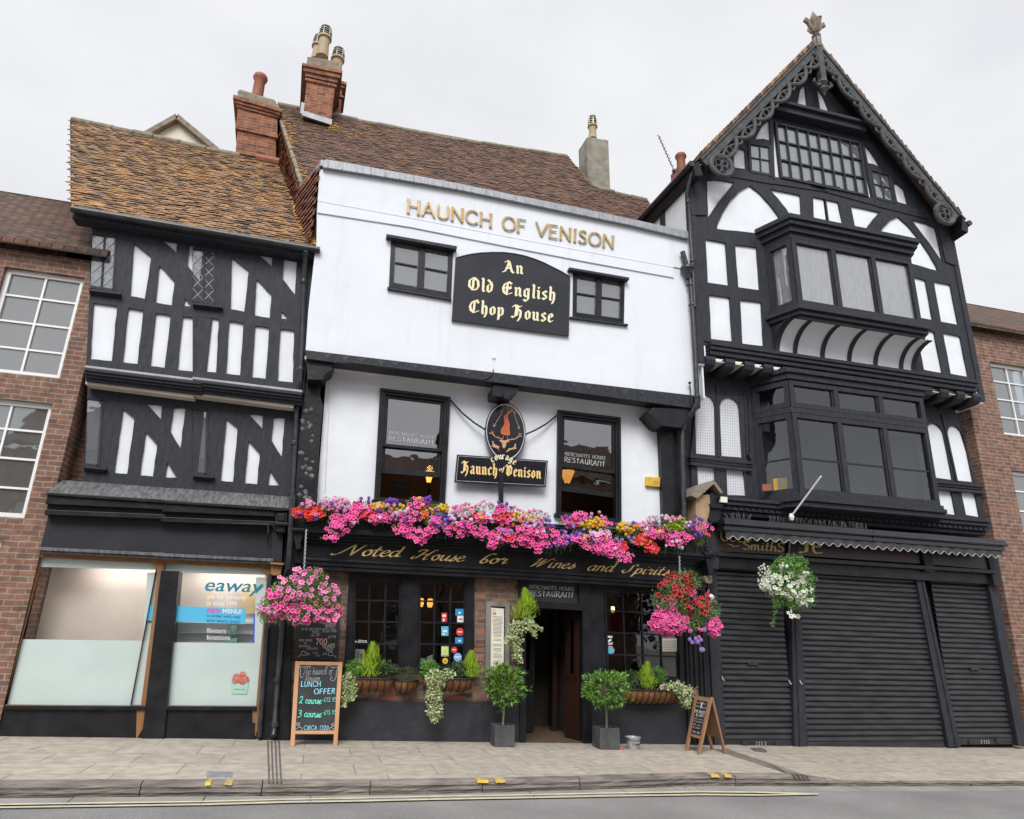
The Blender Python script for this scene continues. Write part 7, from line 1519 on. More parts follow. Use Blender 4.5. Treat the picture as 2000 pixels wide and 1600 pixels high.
# downpipes of the left house
mb = MB(); yp = YLU - .09
mb.tube([P(597, 489, YLU - .3), P(597, 498, YLU - .22), P(594, 540, yp), P(589, 700, yp), P(586, 745, yp - .02), P(580, 775, YLF - .12), P(577, 860, YLF - .1), P(572, 955, YLF - .1), P(571, 975, -.42), P(567, 1050, -.40), P(563, 1110, -.34), P(558, 1125, -.14), P(548, 1260, -.14), P(536, 1425, -.14), P(534, 1437, -.18)], .04, 12)
dpl = nm(mb.build('downpipe', 'black_pipe', lh, smooth=True)); mb = MB()
for x, y, yy in ((597, 497, YLU - .22), (593, 551, yp), (587, 722, yp), (575, 866, YLF - .1), (571.5, 967, YLF - .1), (542, 1330, -.14), (537, 1415, -.14)): mb.lathe(P(x, y, yy), [(.052, -.03), (.058, 0), (.052, .04)], 12)
mb.build('pipe_collar', 'black_pipe', dpl, smooth=True)
mb = MB(); mb.tube([P(527, 1122, -.12), P(519, 1250, -.12), P(507, 1440, -.12)], .035, 10); nm(mb.build('downpipe', 'black_pipe', lh, smooth=True))
# roof
mb = MB(); out_px = [(140, 234), (404, 292), (551, 321), (560, 352), (572, 385), (581, 416), (590, 440), (599, 461), (612, 473), (624, 480), (630, 486), (600, 481), (404, 449), (140, 404)]
mb.prism([PL(x, y, PLF) for x, y in out_px], V((0, .05, -.06))); rf = nm(mb.build('roof', 'tile_lichen', lh)); mb = MB(); tiles(mb, PLF, out_px, .16, .105, 31, .02); mb.build('roof_tiles', 'tile_lichen', rf, weld=False)
mb = MB(); ridge_run(mb, [PL(x, y, PLF) + V((0, .02, .02)) for x, y in ((140, 236), (300, 271), (404, 294), (470, 307))], .09, 4); mb.build('ridge_tiles', 'ridge', rf)
mb = MB(); ridge_run(mb, [PL(x, y, PLF) + V((0, 0, .05)) for x, y in ((500, 313), (552, 324))], .1, 5); mb.build('ridge_tiles', 'terracotta', rf)
mb = MB(); r = random.Random(5); sp = []
vpp = [(553, 330), (566, 368), (574, 394), (582, 418), (590, 440), (600, 460), (614, 474), (624, 481)]
for a, b in zip(vpp, vpp[1:]):
    k = 14 if a[1] < 390 else 34
    for i in range(k): t = r.random(); sp.append(PL(a[0] + (b[0] - a[0]) * t + r.gauss(0, 2.2), a[1] + (b[1] - a[1]) * t + r.gauss(0, 1.6), PLF) + V((0, 0, .02)))
cushions(mb, sp, r, (.03, .075)); mb.build('lichen', 'lichen', rf, smooth=True)
mb = MB(); ridge_run(mb, [PL(x, y, PLF) + V((0, 0, .0)) for x, y in vpp], .05, 8, .25); mb.build('verge', 'ridge', rf)
bz = PL(404, 449, PLF); back = MB(); A, B = PL(140, 234, PLF), PL(551, 321, PLF); back.prism([A, B, B + V((-.2, 3.4, -3.8)), A + V((-.2, 3.4, -3.8))], V((0, -.05, -.08))); back.build('back_slope', 'tile_lichen', rf)
mb = MB(); a, b = P(140, 408, -.40), P(625, 489, -.40); mb.tube([a, b], .055, 10); mb.build('gutter', 'black_pipe', rf, smooth=True)
mb = MB(); mb.poly([(140, 408), (626, 489), (612, 502), (140, 424)], -.32, .25); mb.build('eaves_board', 'timber', rf)
# chimney rising behind the left roof
QC, cc = stack('chimney', 'brick_red', lh, [(469, 200), (539, 220), (539, 313), (460, 298)], 3.15, .9, [(.44, .50, .05), (.50, .86, .035), (.86, .91, .07), (.91, .96, .11), (.96, 1.03, .15)]); nm(cc)
mb = MB(); k = SK * .9 + V((0, .3, 0)); mb.prism([QC.pt(-.06, 1.03, .15), QC.pt(1.02, 1.03, .15), QC.pt(1.02, 1.14, .15), QC.pt(-.06, 1.14, .15)], k); mb.prism([QC.pt(-.04, 1.14, .12), QC.pt(1.0, 1.14, .12), QC.pt(.97, 1.20, .10), QC.pt(-.02, 1.20, .10)], k); mb.build('chimney_cap', 'stone_cap', cc)
pot(cc, P(502, 191, 3.45), .155, .66, 'terracotta', False)
for o in list(lh.children):
    if o.name.split('.')[0] in ('chimney', 'room'): o['nomirror'] = 1
SNAP = None; repeat_children(lh, V((DXL, .005, -.004)))
# small gable end behind
gb = thing('gable_house', 'distant cream gable with dark bargeboard behind the left roof ridge', 'building', P(395, 300, 8)); yg = 8
mb = MB(); mb.poly([(300, 250), (350, 235), (420, 293), (420, 420), (280, 420)], yg, 4); mb.build('wall', 'cream', gb); mb = MB(); mb.bar((345, 226), (424, 292), 9, yg - .2, .3); mb.bar((345, 226), (280, 262), 9, yg - .2, .3); mb.build('bargeboard', 'stone_cap', gb)
# plain brick house beyond, further left
bh = thing('brick_house', 'plain brick house at the far left of the row', 'building', P(60, 1440, 0)); xr_ = X0L + DXL - .02; zt = 7.0
hole = []; mb = MB()
def wpanel(mb, x0, x1, z0, z1, ws, y, th):   # wall with rectangular openings, world units
    xs_ = sorted({x0, x1} | {a for w_ in ws for a in (w_[0], w_[1])}); zs_ = sorted({z0, z1} | {a for w_ in ws for a in (w_[2], w_[3])})
    for a, b in zip(xs_, xs_[1:]):
        for c, d in zip(zs_, zs_[1:]):
            if any(w_[0] <= a and b <= w_[1] and w_[2] <= c and d <= w_[3] for w_ in ws): continue
            mb.face([V((a, y, c)), V((b, y, c)), V((b, y, d)), V((a, y, d))])
    for (a, b, c, d) in ws:
        for q in ([(a, c), (a, d)], [(a, d), (b, d)], [(b, d), (b, c)], [(b, c), (a, c)]): mb.face([V((q[0][0], y, q[0][1])), V((q[1][0], y, q[1][1])), V((q[1][0], y + th, q[1][1])), V((q[0][0], y + th, q[0][1]))])
def simple_house(t, x0, x1, y, zt, ws, mat, rh=2.6, dep=6, face=1):
    mb = MB(); wpanel(mb, x0, x1, -.3, zt, ws, y, .15 * face); mb.face([V((x0, y, -.3)), V((x0, y + dep * face, -.3)), V((x0, y + dep * face, zt)), V((x0, y, zt))]); mb.face([V((x1, y, -.3)), V((x1, y + dep * face, -.3)), V((x1, y + dep * face, zt)), V((x1, y, zt))]); mb.build('wall', mat, t)
    for (a, b, c, d) in ws:
        q = Quad(V((a, y + .1 * face, d)), V((b, y + .1 * face, d)), V((b, y + .1 * face, c)), V((a, y + .1 * face, c))) if face == 1 else Quad(V((b, y + .1 * face, d)), V((a, y + .1 * face, d)), V((a, y + .1 * face, c)), V((b, y + .1 * face, c)))
        f = MB(); q.ring(f, .07, .02, .06); q.grid(f, 2, 4, .03, .01, .04); f = f.build('window', 'plastic_white', t); g = MB(); q.rect(g, 0, 1, 0, 1, -.02, .01); g.build('pane', 'glass_sky', f); g = MB(); q.rect(g, 0, 1, 0, 1, -.3, .01); g.build('blind', 'interior_up', f)
    mb = MB(); mb.prism([V((x0, y - .2 * face, zt)), V((x1, y - .2 * face, zt)), V((x1, y + dep / 2 * face, zt + rh)), V((x0, y + dep / 2 * face, zt + rh))], V((0, 0, .10))); mb.prism([V((x0 - .1, y + dep * face, zt)), V((x1 + .1, y + dep * face, zt)), V((x1 + .1, y + dep / 2 * face, zt + rh + .01)), V((x0 - .1, y + dep / 2 * face, zt + rh + .01))], V((0, 0, .12)))
    return mb.build('roof', 'tile_flat', t)
mb = MB(); mb.box((xr_ - .3, .5, 3.1), (xr_ + 1.2, .7, 7.2)); mb.build('party_wall', 'brick_plain', bh)
simple_house(bh, xr_ - 6, xr_, 0, zt, [(xr_ - 5.2 + i * 1.9, xr_ - 4.1 + i * 1.9, z0, z0 + 1.7) for i in range(3) for z0 in (2.9, 5.0)] + [(xr_ - 5.2, xr_ - 2.6, .6, 2.6), (xr_ - 1.9, xr_ - .5, .6, 2.6)], 'brick_plain')

# ------------------------------------------------------------------ RIGHT: tall timbered gable house with jeweller's shop
rh = thing('gabled_house', 'tall black and white timbered gable house with oriel and shuttered shop right of the pub', 'building', P(1500, 1456, 0))
YR, YR1 = -.42, .06
XC = P(1590, 80, -.7).x
def cx_px(y_px, yplane):                       # photo pixel column of the centre line at this height
    lo_, hi_ = 1400, 2000
    for _ in range(40):
        m_ = (lo_ + hi_) / 2
        if P(m_, y_px, yplane).x < XC: lo_ = m_
        else: hi_ = m_
    return lo_
C_ = lambda y_px, yp: (cx_px(y_px, yp), y_px)
# gable and second floor timber with plaster between
def topix(x, z_, y):                           # inverse of P, for outlines given in metres
    v = _Rw.transposed() @ (V((x, y, z_)) - CAM); return (1000 + v.x / -v.z * F, 800 - v.y / -v.z * F)
cl = lambda z_, y=YR: topix(XC, z_, y)
zb = P(1382, 668, YR).z; 
outer = [(1352, 345), (1372, 318), (1372, 318), (1440, 238), (1510, 160), topix(XC, P(1575, 95, YR).z, YR), cl(zb), (1389, 668), (1364, 664)]
panes = [[(1378, 467), (1417, 474), (1423.5, 558), (1382.5, 552)], [(1436, 478), (1478, 483), (1484, 567), (1442, 561)], [(1385, 576), (1425, 581), (1431, 671 - 4), (1389, 662)], [(1445.5, 585.5), (1487, 590), (1492, 676), (1450, 671)],
         [(1383, 425), (1381, 352), (1400, 351), (1434, 356), (1425, 368), (1405, 392), (1393, 410)],
         [(1400, 447), (1402, 436), (1412, 415), (1427, 392), (1445, 373), (1464, 362), (1484, 377), (1503, 398), (1518, 418), (1527, 432), (1528, 440), (1500, 450), (1480, 456)],
         [(1503, 369), (1540, 376), (1563, 381), (1566, 432), (1548, 427), (1536, 408), (1520, 388)], [(1588, 384), (1612, 389), (1618, 440), (1590, 434)],
         [(1434, 327), (1434, 296), (1446, 290), (1455, 293), (1457, 330)], [(1476, 272), (1480, 262), (1490, 245), (1505, 232), (1506, 275), (1490, 271)], [(1528, 215), (1540, 195), (1553, 215)], [(1556, 215), (1563, 175), (1572, 165), (1578, 218)]]
zc = [P(*p, YR) for p in [(1507, 228), (1512, 345), (1460, 276), (1506, 345)]]
GW1 = [(1460, 278), (1505, 285), (1509, 347), (1463, 338)]; gw_t, gw_b = P(1509, 240, YR).z, P(1512, 347, YR).z
GW2 = [(1511, 238), cl(gw_t), cl(gw_b), (1513, 348)]
mb = MB(); mb.poly(outer, YR + .04, .2); mb.build('wall', 'plaster_white', rh)
mb = MB(); mb.holed(outer, [GW1, GW2] + panes, YR, .06, .5, 22); mb.build('timber_frame', 'timber', rh, weld=False)
mb = MB(); mb.bar((1388, 330), (1512, 352), 16, YR - .02, .04); mb.bar((1512, 352), (1640, 372), 14, YR - .02, .04) ; mb.poly([(1345, 332), (1378, 332), (1380, 420), (1352, 420)], YR - .03, .1)
mb.bar((1506, 232), (1512, 350), 5, YR - .03, .06); mb.build('beam', 'timber', rh, bevel=.006)
Q = Quad(*GW1, y=YR); mb = MB(); Q.ring(mb, .06, .03, .08); Q.grid(mb, 2, 2, .025, .02, .05); g1 = mb.build('window', 'timber', rh, bevel=.003); mb = MB(); Q.rect(mb, 0, 1, 0, 1, -.0, .006); mb.build('pane', 'glass_sky', g1); mb = MB(); Q.rect(mb, 0, 1, 0, 1, -.03, .005); mb.build('curtain', 'curtain', g1)
a, b = P(1511, 238, YR).x, XC; Q = Quad(V((a, YR - .02, gw_t)), V((2 * XC - a, YR - .02, gw_t)), V((2 * XC - a, YR - .02, gw_b)), V((a, YR - .02, gw_b)))
mb = MB(); Q.ring(mb, .05, .03, .08); Q.grid(mb, 8, 3, .035, .02, .05); g2 = nm(mb.build('window', 'timber', rh, bevel=.003)); mb = MB(); Q.rect(mb, 0, 1, 0, 1, -.02, .006); mb.build('pane', 'glass_sky', g2); mb = MB(); Q.rect(mb, 0, 1, 0, 1, -.05, .005); mb.build('curtain', 'curtain', g2)
z1 = P(1509, 226, YR).z; mb = MB(); mb.box((a - .05, YR - .22, z1 - .03), (2 * XC - a + .05, YR, z1 + .12)); mb.box((a - .1, YR - .30, z1 + .12), (2 * XC - a + .1, YR, z1 + .2)); nm(mb.build('window_head', 'timber', rh, bevel=.01))
# bargeboards, verge, finial, pendant
YB_ = -.78
E0, E1 = P(1367, 310, YB_), P(1590, 80, YB_); E1 = V((XC, YB_, E1.z)); sl = (E1 - E0).normalized(); dn = V((sl.z, 0, -sl.x))
def bp(t, d, out=0.0): q = E0.lerp(E1, t) + dn * d; q.y = YB_ - out; return q
mb = MB(); mb.prism([bp(0, 0), bp(1, 0), bp(1, .20), bp(0, .20)], V((0, .08, 0))); mb.prism([bp(0, 0, .03), bp(1, 0, .03), bp(1, .05, .03), bp(0, .05, .03)], V((0, .04, 0)))
bb = mb.build('bargeboard', 'planter_grey', rh, bevel=.005)
mb = MB(); n = 6                                # pierced tracery: waves with rings between
for i in range(n):
    t0, t1 = .06 + i * .15, .06 + (i + 1) * .15; Lw = (E1 - E0).length * .15
    pts = [bp(t0 + (t1 - t0) * k / 12, .22 + .20 * math.sin(math.pi * k / 12) ** .8, .02) for k in range(13)]; mb.tube(pts, .045, 8)
    pts = [bp(t0 + (t1 - t0) * k / 12, .40 - .16 * math.sin(math.pi * k / 12), .01) for k in range(13)]; mb.tube(pts, .03, 6)
    c = bp((t0 + t1) / 2, .31, .02); mb.tube([c + V((.085 * math.cos(a * .449), 0, .085 * math.sin(a * .449))) for a in range(15)], .03, 6, cap=False)
c = bp(.045, .42, .02)
for rr_, w_ in ((.24, .055),): mb.tube([c + V((rr_ * math.cos(a * .349), 0, rr_ * math.sin(a * .349))) for a in range(19)], w_, 8, cap=False)
for k in range(4): a = k * 1.5708 + .785; e = c + V((.10 * math.cos(a), 0, .10 * math.sin(a))); mb.tube([e + V((.075 * math.cos(b * .6283), 0, .075 * math.sin(b * .6283))) for b in range(11)], .025, 6, cap=False)
mb.build('tracery', 'planter_grey', bb, smooth=True)
mb = MB(); rr2 = random.Random(2); n = 34      # verge tiles seen end on
for i in range(n):
    t0, t1 = i / n, (i + 1.25) / n; q = [bp(t0, -.005), bp(t1, -.045), bp(t1, -.10), bp(t0, -.055)]; mb.prism([p + V((0, rr2.uniform(-.02, .02), 0)) for p in q], V((0, .3, 0)), rr2.random())
mb.build('verge_tile', 'tile_lichen', rh)
nrm = V((-sl.z, 0, sl.x)); mb = MB(); A, B = bp(-.03, -.02), bp(1, -.02); S7 = SK * 9; mb.prism([A, B, B + S7, A + S7], nrm * -.0 + V((0, 0, .03))); rr_roof = mb.build('roof', 'tile', rh)
mb = MB(); rr3 = random.Random(12); Lr = (B - A).length; rows = int(Lr / .115)
for j in range(rows):
    for i in range(40):
        o = A + sl * (j * .115) + SK * (i * .22 + (.11 if j % 2 else 0)) + nrm * .03; l = .02 * rr3.uniform(.7, 1.5)
        q = [o + nrm * l, o + SK * .21 + nrm * l, o + SK * .21 + sl * .16, o + sl * .16]; mb.add(q + [q[0] - nrm * .015, q[1] - nrm * .015], [[0, 1, 2, 3], [4, 5, 1, 0], [4, 0, 3]], rr3.random() * .8)
mb.build('roof_tiles', 'tile', rr_roof, weld=False)
# gutter and eave along the flank
f0, f1 = P(1362, 312, YB_ + .0), None; Ee = bp(-.04, .02); mb = MB(); mb.prism([Ee + V((-.06, 0, -.02)), Ee + V((.08, 0, .10)), Ee + V((.16, 0, -.22)), Ee + V((-.0, 0, -.26))], SK * 4.6); mb.build('eaves_board', 'black_paint', rh)
mb = MB(); mb.tube([Ee + V((-.09, -.02, -.0)), Ee + V((-.09, -.02, .0)) + SK * 4.6], .065, 10); mb.build('gutter', 'black_pipe', rh, smooth=True)
# flank wall above the pub
F0 = P(1346, 380, YR + .02); mb = MB(); zw = P(1366, 712, YR).z; mb.prism([V((F0.x, YR + .02, zw)), V((F0.x, YR + .02, Ee.z + .1)), V((F0.x, YR + .02, Ee.z + .1)) + SK * 5, V((F0.x, YR + .02, zw)) + SK * 5], V((.12, 0, 0))); mb.build('flank_wall', 'plaster_white', rh); mb = MB(); mb.box((F0.x + .07, YR + .05, P(1366, 775, YR).z), (F0.x + .10, YR + .4, zw)); nm(mb.build('flank_wall', 'plaster_white', rh))
mb = MB(); q = V((F0.x - .02, YR + .0, 8.6)); mb.box((F0.x - .03, YR - .02, P(1370, 708, YR).z), (F0.x + .10, YR + .14, Ee.z)); q2 = q + SK * .95; mb.box((q2.x - .03, q2.y, 8.6), (q2.x + .02, q2.y + .16, Ee.z)); mb.build('post', 'timber', rh)
mb = MB(); mb.box((XC - .07, YB_ - .07, E1.z - 1.15), (XC + .07, YB_ + .07, E1.z + .2)); mb.lathe(V((XC, YB_, E1.z - 1.55)), [(.01, 0), (.05, .08), (.11, .16), (.05, .26), (.12, .34), (.10, .42)], 8)
for s in (-1, 1): mb.tube([V((XC, YB_, E1.z - 1.2)), V((XC + s * .14, YB_, E1.z - 1.3)), V((XC + s * .24, YB_, E1.z - 1.22)), V((XC + s * .2, YB_, E1.z - 1.12))], [.05, .045, .04, .02], 8)
nm(mb.build('pendant', 'planter_grey', rh, smooth=True))
fz = E1.z - .05; mb = MB(); mb.lathe(V((XC, YB_, fz)), [(.13, -.2), (.12, .2), (.06, .3), (.055, .55), (.09, .6), (.055, .66), (.05, .85), (.1, .98), (.12, 1.12), (.06, 1.3), (.01, 1.45)], 10)
for s in (-1, 1): mb.tube([V((XC + s * .05, YB_, fz + .5)), V((XC + s * .18, YB_, fz + .72)), V((XC + s * .26, YB_, fz + .92)), V((XC + s * .32, YB_, fz + .98)), V((XC + s * .36, YB_, fz + .88)), V((XC + s * .30, YB_, fz + .82))], [.05, .07, .08, .07, .06, .04], 8)
for s in (-1, 1): mb.tube([V((XC, YB_ + s * .05, fz + .5)), V((XC, YB_ + s * .18, fz + .72)), V((XC, YB_ + s * .26, fz + .92)), V((XC, YB_ + s * .3, fz + .86))], [.05, .07, .07, .04], 8)
mb.v = [V((XC + (v.x - XC) * .72, YB_ + (v.y - YB_) * .72, fz + (v.z - fz) * .66)) for v in mb.v]; nm(mb.build('finial', 'stone_cap', rh, smooth=True))
# upper oriel
def oriel(yc, yw, px_c, px_w, rows, name_, glaz, wm='timber', over=.0):
    """canted bay: corner column at px_c on plane yc, wall junction px_w on plane yw; rows: [(kind, y_top, y_bot, proud)] read on the corner"""
    Cc = P(px_c[0], px_c[1], yc); Ww = P(px_w[0], px_w[1], yw); first = None
    def plan(pr): return [V((Ww.x - pr * 1.1, yw, 0)), V((Cc.x - pr * .55, yc - pr, 0)), V((2 * XC - Cc.x + pr * .55, yc - pr, 0)), V((2 * XC - Ww.x + pr * 1.1, yw, 0))]
    for kind, t, b, pr in rows:
        z1_, z0_ = P(px_c[0], t, yc).z, P(px_c[0], b, yc).z
        if kind == 'band':
            mb = MB(); mb.prism([p + V((0, 0, z0_)) for p in plan(pr)], V((0, 0, z1_ - z0_))); o = mb.build('moulding', wm, rh, bevel=.006); nm(o); first = first or o
        else:
            pl_ = plan(0); fr = MB(); gl = MB(); cu = MB()
            for i, (a, b_) in enumerate(zip(pl_, pl_[1:])):
                q = Quad(a + V((0, 0, z1_)), b_ + V((0, 0, z1_)), b_ + V((0, 0, z0_)), a + V((0, 0, z0_))); q.ring(fr, .10 if i != 1 else .09, .02, .09)
                nb = glaz if i == 1 else 1
                for k in range(1, nb): u = k / nb; q.rect(fr, u - .05 / q.w, u + .05 / q.w, .092 / q.h, 1 - .092 / q.h, .018, .09)
                ww = .012; 
                for k in range(nb):
                    u0, u1 = k / nb + (.05 if k else .1) / q.w, (k + 1) / nb - .05 / q.w; I = Quad(q.pt(u0, .97), q.pt(u1, .97), q.pt(u1, .03), q.pt(u0, .03)); I.ring(fr, .035, -.01, .04)
                    if kind == 'glass2': I.rect(fr, 0, 1, .42, .44, -.02, .02)
                q.rect(gl, .03, .97, .03, .97, -.035, .005)
                if kind == 'glassc': q.rect(cu, .03, .97, .03, .97, -.055, .005)
            o = nm(fr.build('window', wm, rh)); gl.build('pane', 'glass_pale' if kind == 'glassc' else 'glass', o)
            if cu.v: cu.build('curtain', 'curtain', o)
oriel(-.95, YR, (1550, 520), (1498, 520), [('band', 430, 438, .20), ('band', 438.5, 446, .15), ('band', 446.5, 456, .08), ('band', 456.5, 466, .02), ('glassc', 466.5, 592, 0), ('band', 592.5, 599, .10), ('band', 599.5, 607, .15), ('band', 607.5, 615, .09), ('band', 615.5, 622, .03)], 'oriel', 3)
# cove and brackets under it
c0, c1 = P(1550, 622, -.95), P(1498, 622, YR); zc0 = c0.z; zc1 = P(1520, 690, YR).z; mb = MB(); n = 8; x0 = c1.x + .16
for i in range(n):
    f = lambda k: (YR + (-.95 - YR) * (1 - math.cos(k / n * math.pi / 2)), zc1 + (zc0 - zc1) * math.sin(k / n * math.pi / 2))
    (ya, za), (yb, zb_) = f(i), f(i + 1); ex = lambda yy: (yy - YR) / (-.95 - YR)
    xa, xb = x0 + (c0.x - x0) * 0 + .0, x0
    mb.face([V((xa, ya, za)), V((2 * XC - xa, ya, za)), V((2 * XC - xb, yb, zb_)), V((xb, yb, zb_))])
nm(mb.build('cove', 'plaster_white', rh, smooth=True)); mb = MB()
prof = [(YR + (-.95 - YR) * (1 - math.cos(k / 8 * math.pi / 2)), zc1 + (zc0 - zc1) * math.sin(k / 8 * math.pi / 2)) for k in range(9)]
for xx in [x0 - .05] + [x0 + .35 + k * (2 * XC - 2 * x0 - .7) / 4 for k in range(5)] + [2 * XC - x0 - .05]:
    mb = MB()
    for (ya, za), (yb, zb_) in zip(prof, prof[1:]): mb.add([V((xx, ya - .02, za - .015)), V((xx + .09, ya - .02, za - .015)), V((xx + .09, yb - .02, zb_ - .015)), V((xx, yb - .02, zb_ - .015)), V((xx, ya + .04, za + .03)), V((xx + .09, ya + .04, za + .03)), V((xx + .09, yb + .04, zb_ + .03)), V((xx, yb + .04, zb_ + .03))], [[0, 1, 2, 3], [0, 3, 7, 4], [1, 5, 6, 2]])
    nm(mb.build('cove_rib', 'timber', rh))
mb = MB(); mb.prism([V((x0 - .02, YR, zc1)), V((x0 - .02, YR, zc0)), V((x0 - .02, -.93, zc0))] + [V((x0 - .02, a, b)) for a, b in prof[::-1][1:-1]], V((-.05, 0, 0))); mb.build('bracket', 'timber', rh)
# jetty: moulded sill, joist ends, soffit
mb = MB(); zt_, zm = P(1384, 667, YR - .1).z, P(1386, 690, YR - .1).z
for k, (a, b, pr) in enumerate(((0, .3, .14), (.33, .62, .11), (.66, 1.0, .07))): mb.box((P(1382, 670, YR).x, YR - pr, zt_ + (zm - zt_) * b), (XC, YR + .1, zt_ + (zm - zt_) * a))
mb.build('moulding', 'timber', rh, bevel=.008)
mb = MB(); xj = P(1376, 700, YR).x; zj = zm - .03
i = 0; jo = MB()
while xj < XC:
    jo = MB(); pr_ = [(YR - .05, 0), (YR - .07, -.08), (YR - .03, -.17), (YR + .08, -.21), (YR1 + .0, -.22), (YR1 + .0, 0)]
    jo.prism([V((xj, a, zj + b)) for a, b in pr_], V((.20, 0, 0))); jo.build('joist', 'timber', rh, bevel=.01); xj += .415
mb = MB(); mb.box((P(1376, 700, YR).x, YR, zj - .08), (XC, YR1, zj - .06)); mb.build('soffit', 'cream', rh)
# first floor wall
z9 = P(1400, 968, YR1).z; ztop = zj
ar = lambda cx, w_, yt, yb, k=0: [(cx - w_ / 2, yb), (cx - w_ / 2 + k * .6, yt + w_ * .55)] + [(cx + k - w_ / 2 * math.cos(a * math.pi / 8), yt + w_ * .5 - w_ * .5 * math.sin(a * math.pi / 8)) for a in range(1, 8)] + [(cx + w_ / 2 + k, yt + w_ * .6), (cx + w_ / 2 + 1, yb + 2)]
o1 = [(1360, 886), (1358, 820), (1358, 790), (1362, 778), (1370, 771), (1378, 770), (1388, 775), (1394.5, 785), (1396.5, 796), (1398.5, 890)]
o2 = [(1409.5, 891), (1407, 830), (1406, 792), (1409, 783), (1417, 777), (1425, 776), (1435, 781), (1442, 789), (1444, 800), (1450, 894)]
o3 = [(1362, 911), (1396, 913), (1397, 962), (1364, 962)]; o4 = [(1419, 916), (1453, 918), (1457, 968), (1421, 967)]
out1 = [(1366, 722), topix(XC, ztop, YR1), topix(XC, P(1450, 985, YR1).z, YR1), (1352, 975), (1349, 890)]
mb = MB(); mb.poly(out1, YR1 + .04, .2); mb.build('wall', 'plaster_white', rh); mb = MB(); mb.holed(out1, [o1, o2, o3, o4], YR1, .05); mb.build('timber_frame', 'timber', rh)
mb = MB()
for a, b, pr in ((889, 894, .08), (894.5, 900, .05), (902, 908, .07)): mb.poly([(1349, a), (1470, a + 13), (1470, b + 13), (1349, b)], YR1 - pr, pr + .01)
mb.bar((1402, 752), (1404, 892), 4, YR1 - .03, .04); mb.bar((1455, 770), (1460, 890), 3, YR1 - .03, .04); mb.bar((1463, 772), (1467, 890), 3, YR1 - .03, .04); mb.poly([(1462, 886), (1469, 887), (1469, 896), (1466, 896)], YR1 - .09, .1); mb.build('moulding', 'timber', rh, bevel=.004)
mb = MB(); rr4 = random.Random(1)
for i in range(22): x = 1358 + i * 4.5; mb.bar((x, 768 + i * .3), (x + 2.5, 968), .2, YR1 - .11, .002)
for i in range(38): y = 770 + i * 5.3; mb.bar((1356, y), (1459, y + 8), .2, YR1 - .112, .002)
nm(mb.build('bird_netting', 'net', rh))
mb = MB()
for i in range(44): x = 1372 + i * 5; mb.bar((x, 340), (x + 45, 445), .3, YR - .05, .002); mb.bar((x + 45, 340), (x, 445), .3, YR - .052, .002)
# first floor bay window
oriel(-.58, YR1, (1550, 850), (1474, 850), [('band', 723, 731, .10), ('band', 731.5, 742, .05), ('glass', 744, 795, 0), ('band', 795.5, 806, .02), ('glass2', 806.5, 962, 0), ('band', 962.5, 970, .06), ('band', 970.5, 978, .10), ('band', 978.5, 988, .05)], 'bay', 3)
room('room', P(1474, 850, YR1).x, 2 * XC - P(1474, 850, YR1).x, YR1 + .3, 2.5, 3.3, 5.6, 'interior', rh)['nomirror'] = 1
for px, mt, lb, mk2 in (([(1489, 946), (1507, 945), (1508, 958), (1490, 959)], 'terracotta', 'small pink card in the bay window above the jeweller shop', None), ([(1510, 935), (1537, 933), (1538, 956), (1512, 958)], 'lichen', 'yellow green picture leaning in the bay window above the jeweller shop', ([(.35, .5, .2, .8), (.5, .7, .4, .6)], 'ink'))):
    Q = Quad(*px, y=-.22); mb = MB(); Q.rect(mb, 0, 1, 0, 1, 0, .02); o = mb.build('window_picture', mt, None, lb, 'picture')
    if mk2:
        mb = MB()
        for k in mk2[0]: Q.rect(mb, *k, .003, .002)
        mb.build('print', mk2[1], o)
# shop cornice, awning, sign
zf = lambda y: P(1500, y, -.35).z
mb = MB(); xa = P(1405, 990, -.3).x
for a, b, pr in ((969, 975, .34), (975.5, 983, .30), (983.5, 992, .24), (992.5, 1000, .18)): mb.box((xa, -pr, zf(b + 8)), (XC, .1, zf(a + 8)))
mb.build('cornice', 'timber', rh, bevel=.006)
mb = MB()
for i in range(24): x = xa + .05 + i * .125; mb.box((x, -.26, zf(999)), (x + .07, -.2, zf(994)))
mb.build('dentil', 'timber', rh)
mb = MB(); rr5 = random.Random(8); zs = P(1500, 1016, -.48).z
for i in range(90):
    x = xa + .1 + i * .033
    if x > XC: break
    if .55 < (x - xa) < .9: continue
    mb.tube([V((x, -.38, zs)), V((x + rr5.uniform(-.05, .05), -.40 + rr5.uniform(-.05, .05), zs + rr5.uniform(.07, .12)))], .0028, 4)
nm(mb.build('bird_spikes', 'chain_steel', rh))
za, zb2, zc2 = P(1440, 1014, -.5).z, P(1440, 1027, -.5).z, P(1440, 1037, -.5).z; x0 = P(1414, 1030, -.5).x
mb = MB(); mb.box((x0, -.52, zb2), (XC, -.1, za)); mb.box((x0 + .01, -.48, zc2), (XC, -.1, zb2 - .003)); mb.tube([V((x0, -.53, zb2 + .02)), V((XC, -.53, zb2 + .02))], .03, 8)
mb.build('awning_box', 'black_gloss', rh, bevel=.01)
mb = MB(); z0v, z1v = P(1440, 1051, -.46).z, zc2; n = 150; Lx = XC - x0 - .04; rowf = [];
for i in range(n + 1):
    x = x0 + .06 + (Lx - .02) * i / n; zz = z0v + .028 * math.cos((x - x0) * 2 * math.pi / .185); yw_ = -.455 + .008 * math.sin(x * 21); mb.v += [V((x, yw_, z1v)), V((x, yw_ - .005, zz)), V((x, yw_ + .006, zz)), V((x, yw_ + .006, z1v))]
for i in range(n):
    for a, b in ((0, 1), (1, 2), (2, 3)): mb.f.append([i * 4 + a, i * 4 + b, i * 4 + 4 + b, i * 4 + 4 + a]); mb.t.append(0); mb.m.append(0)
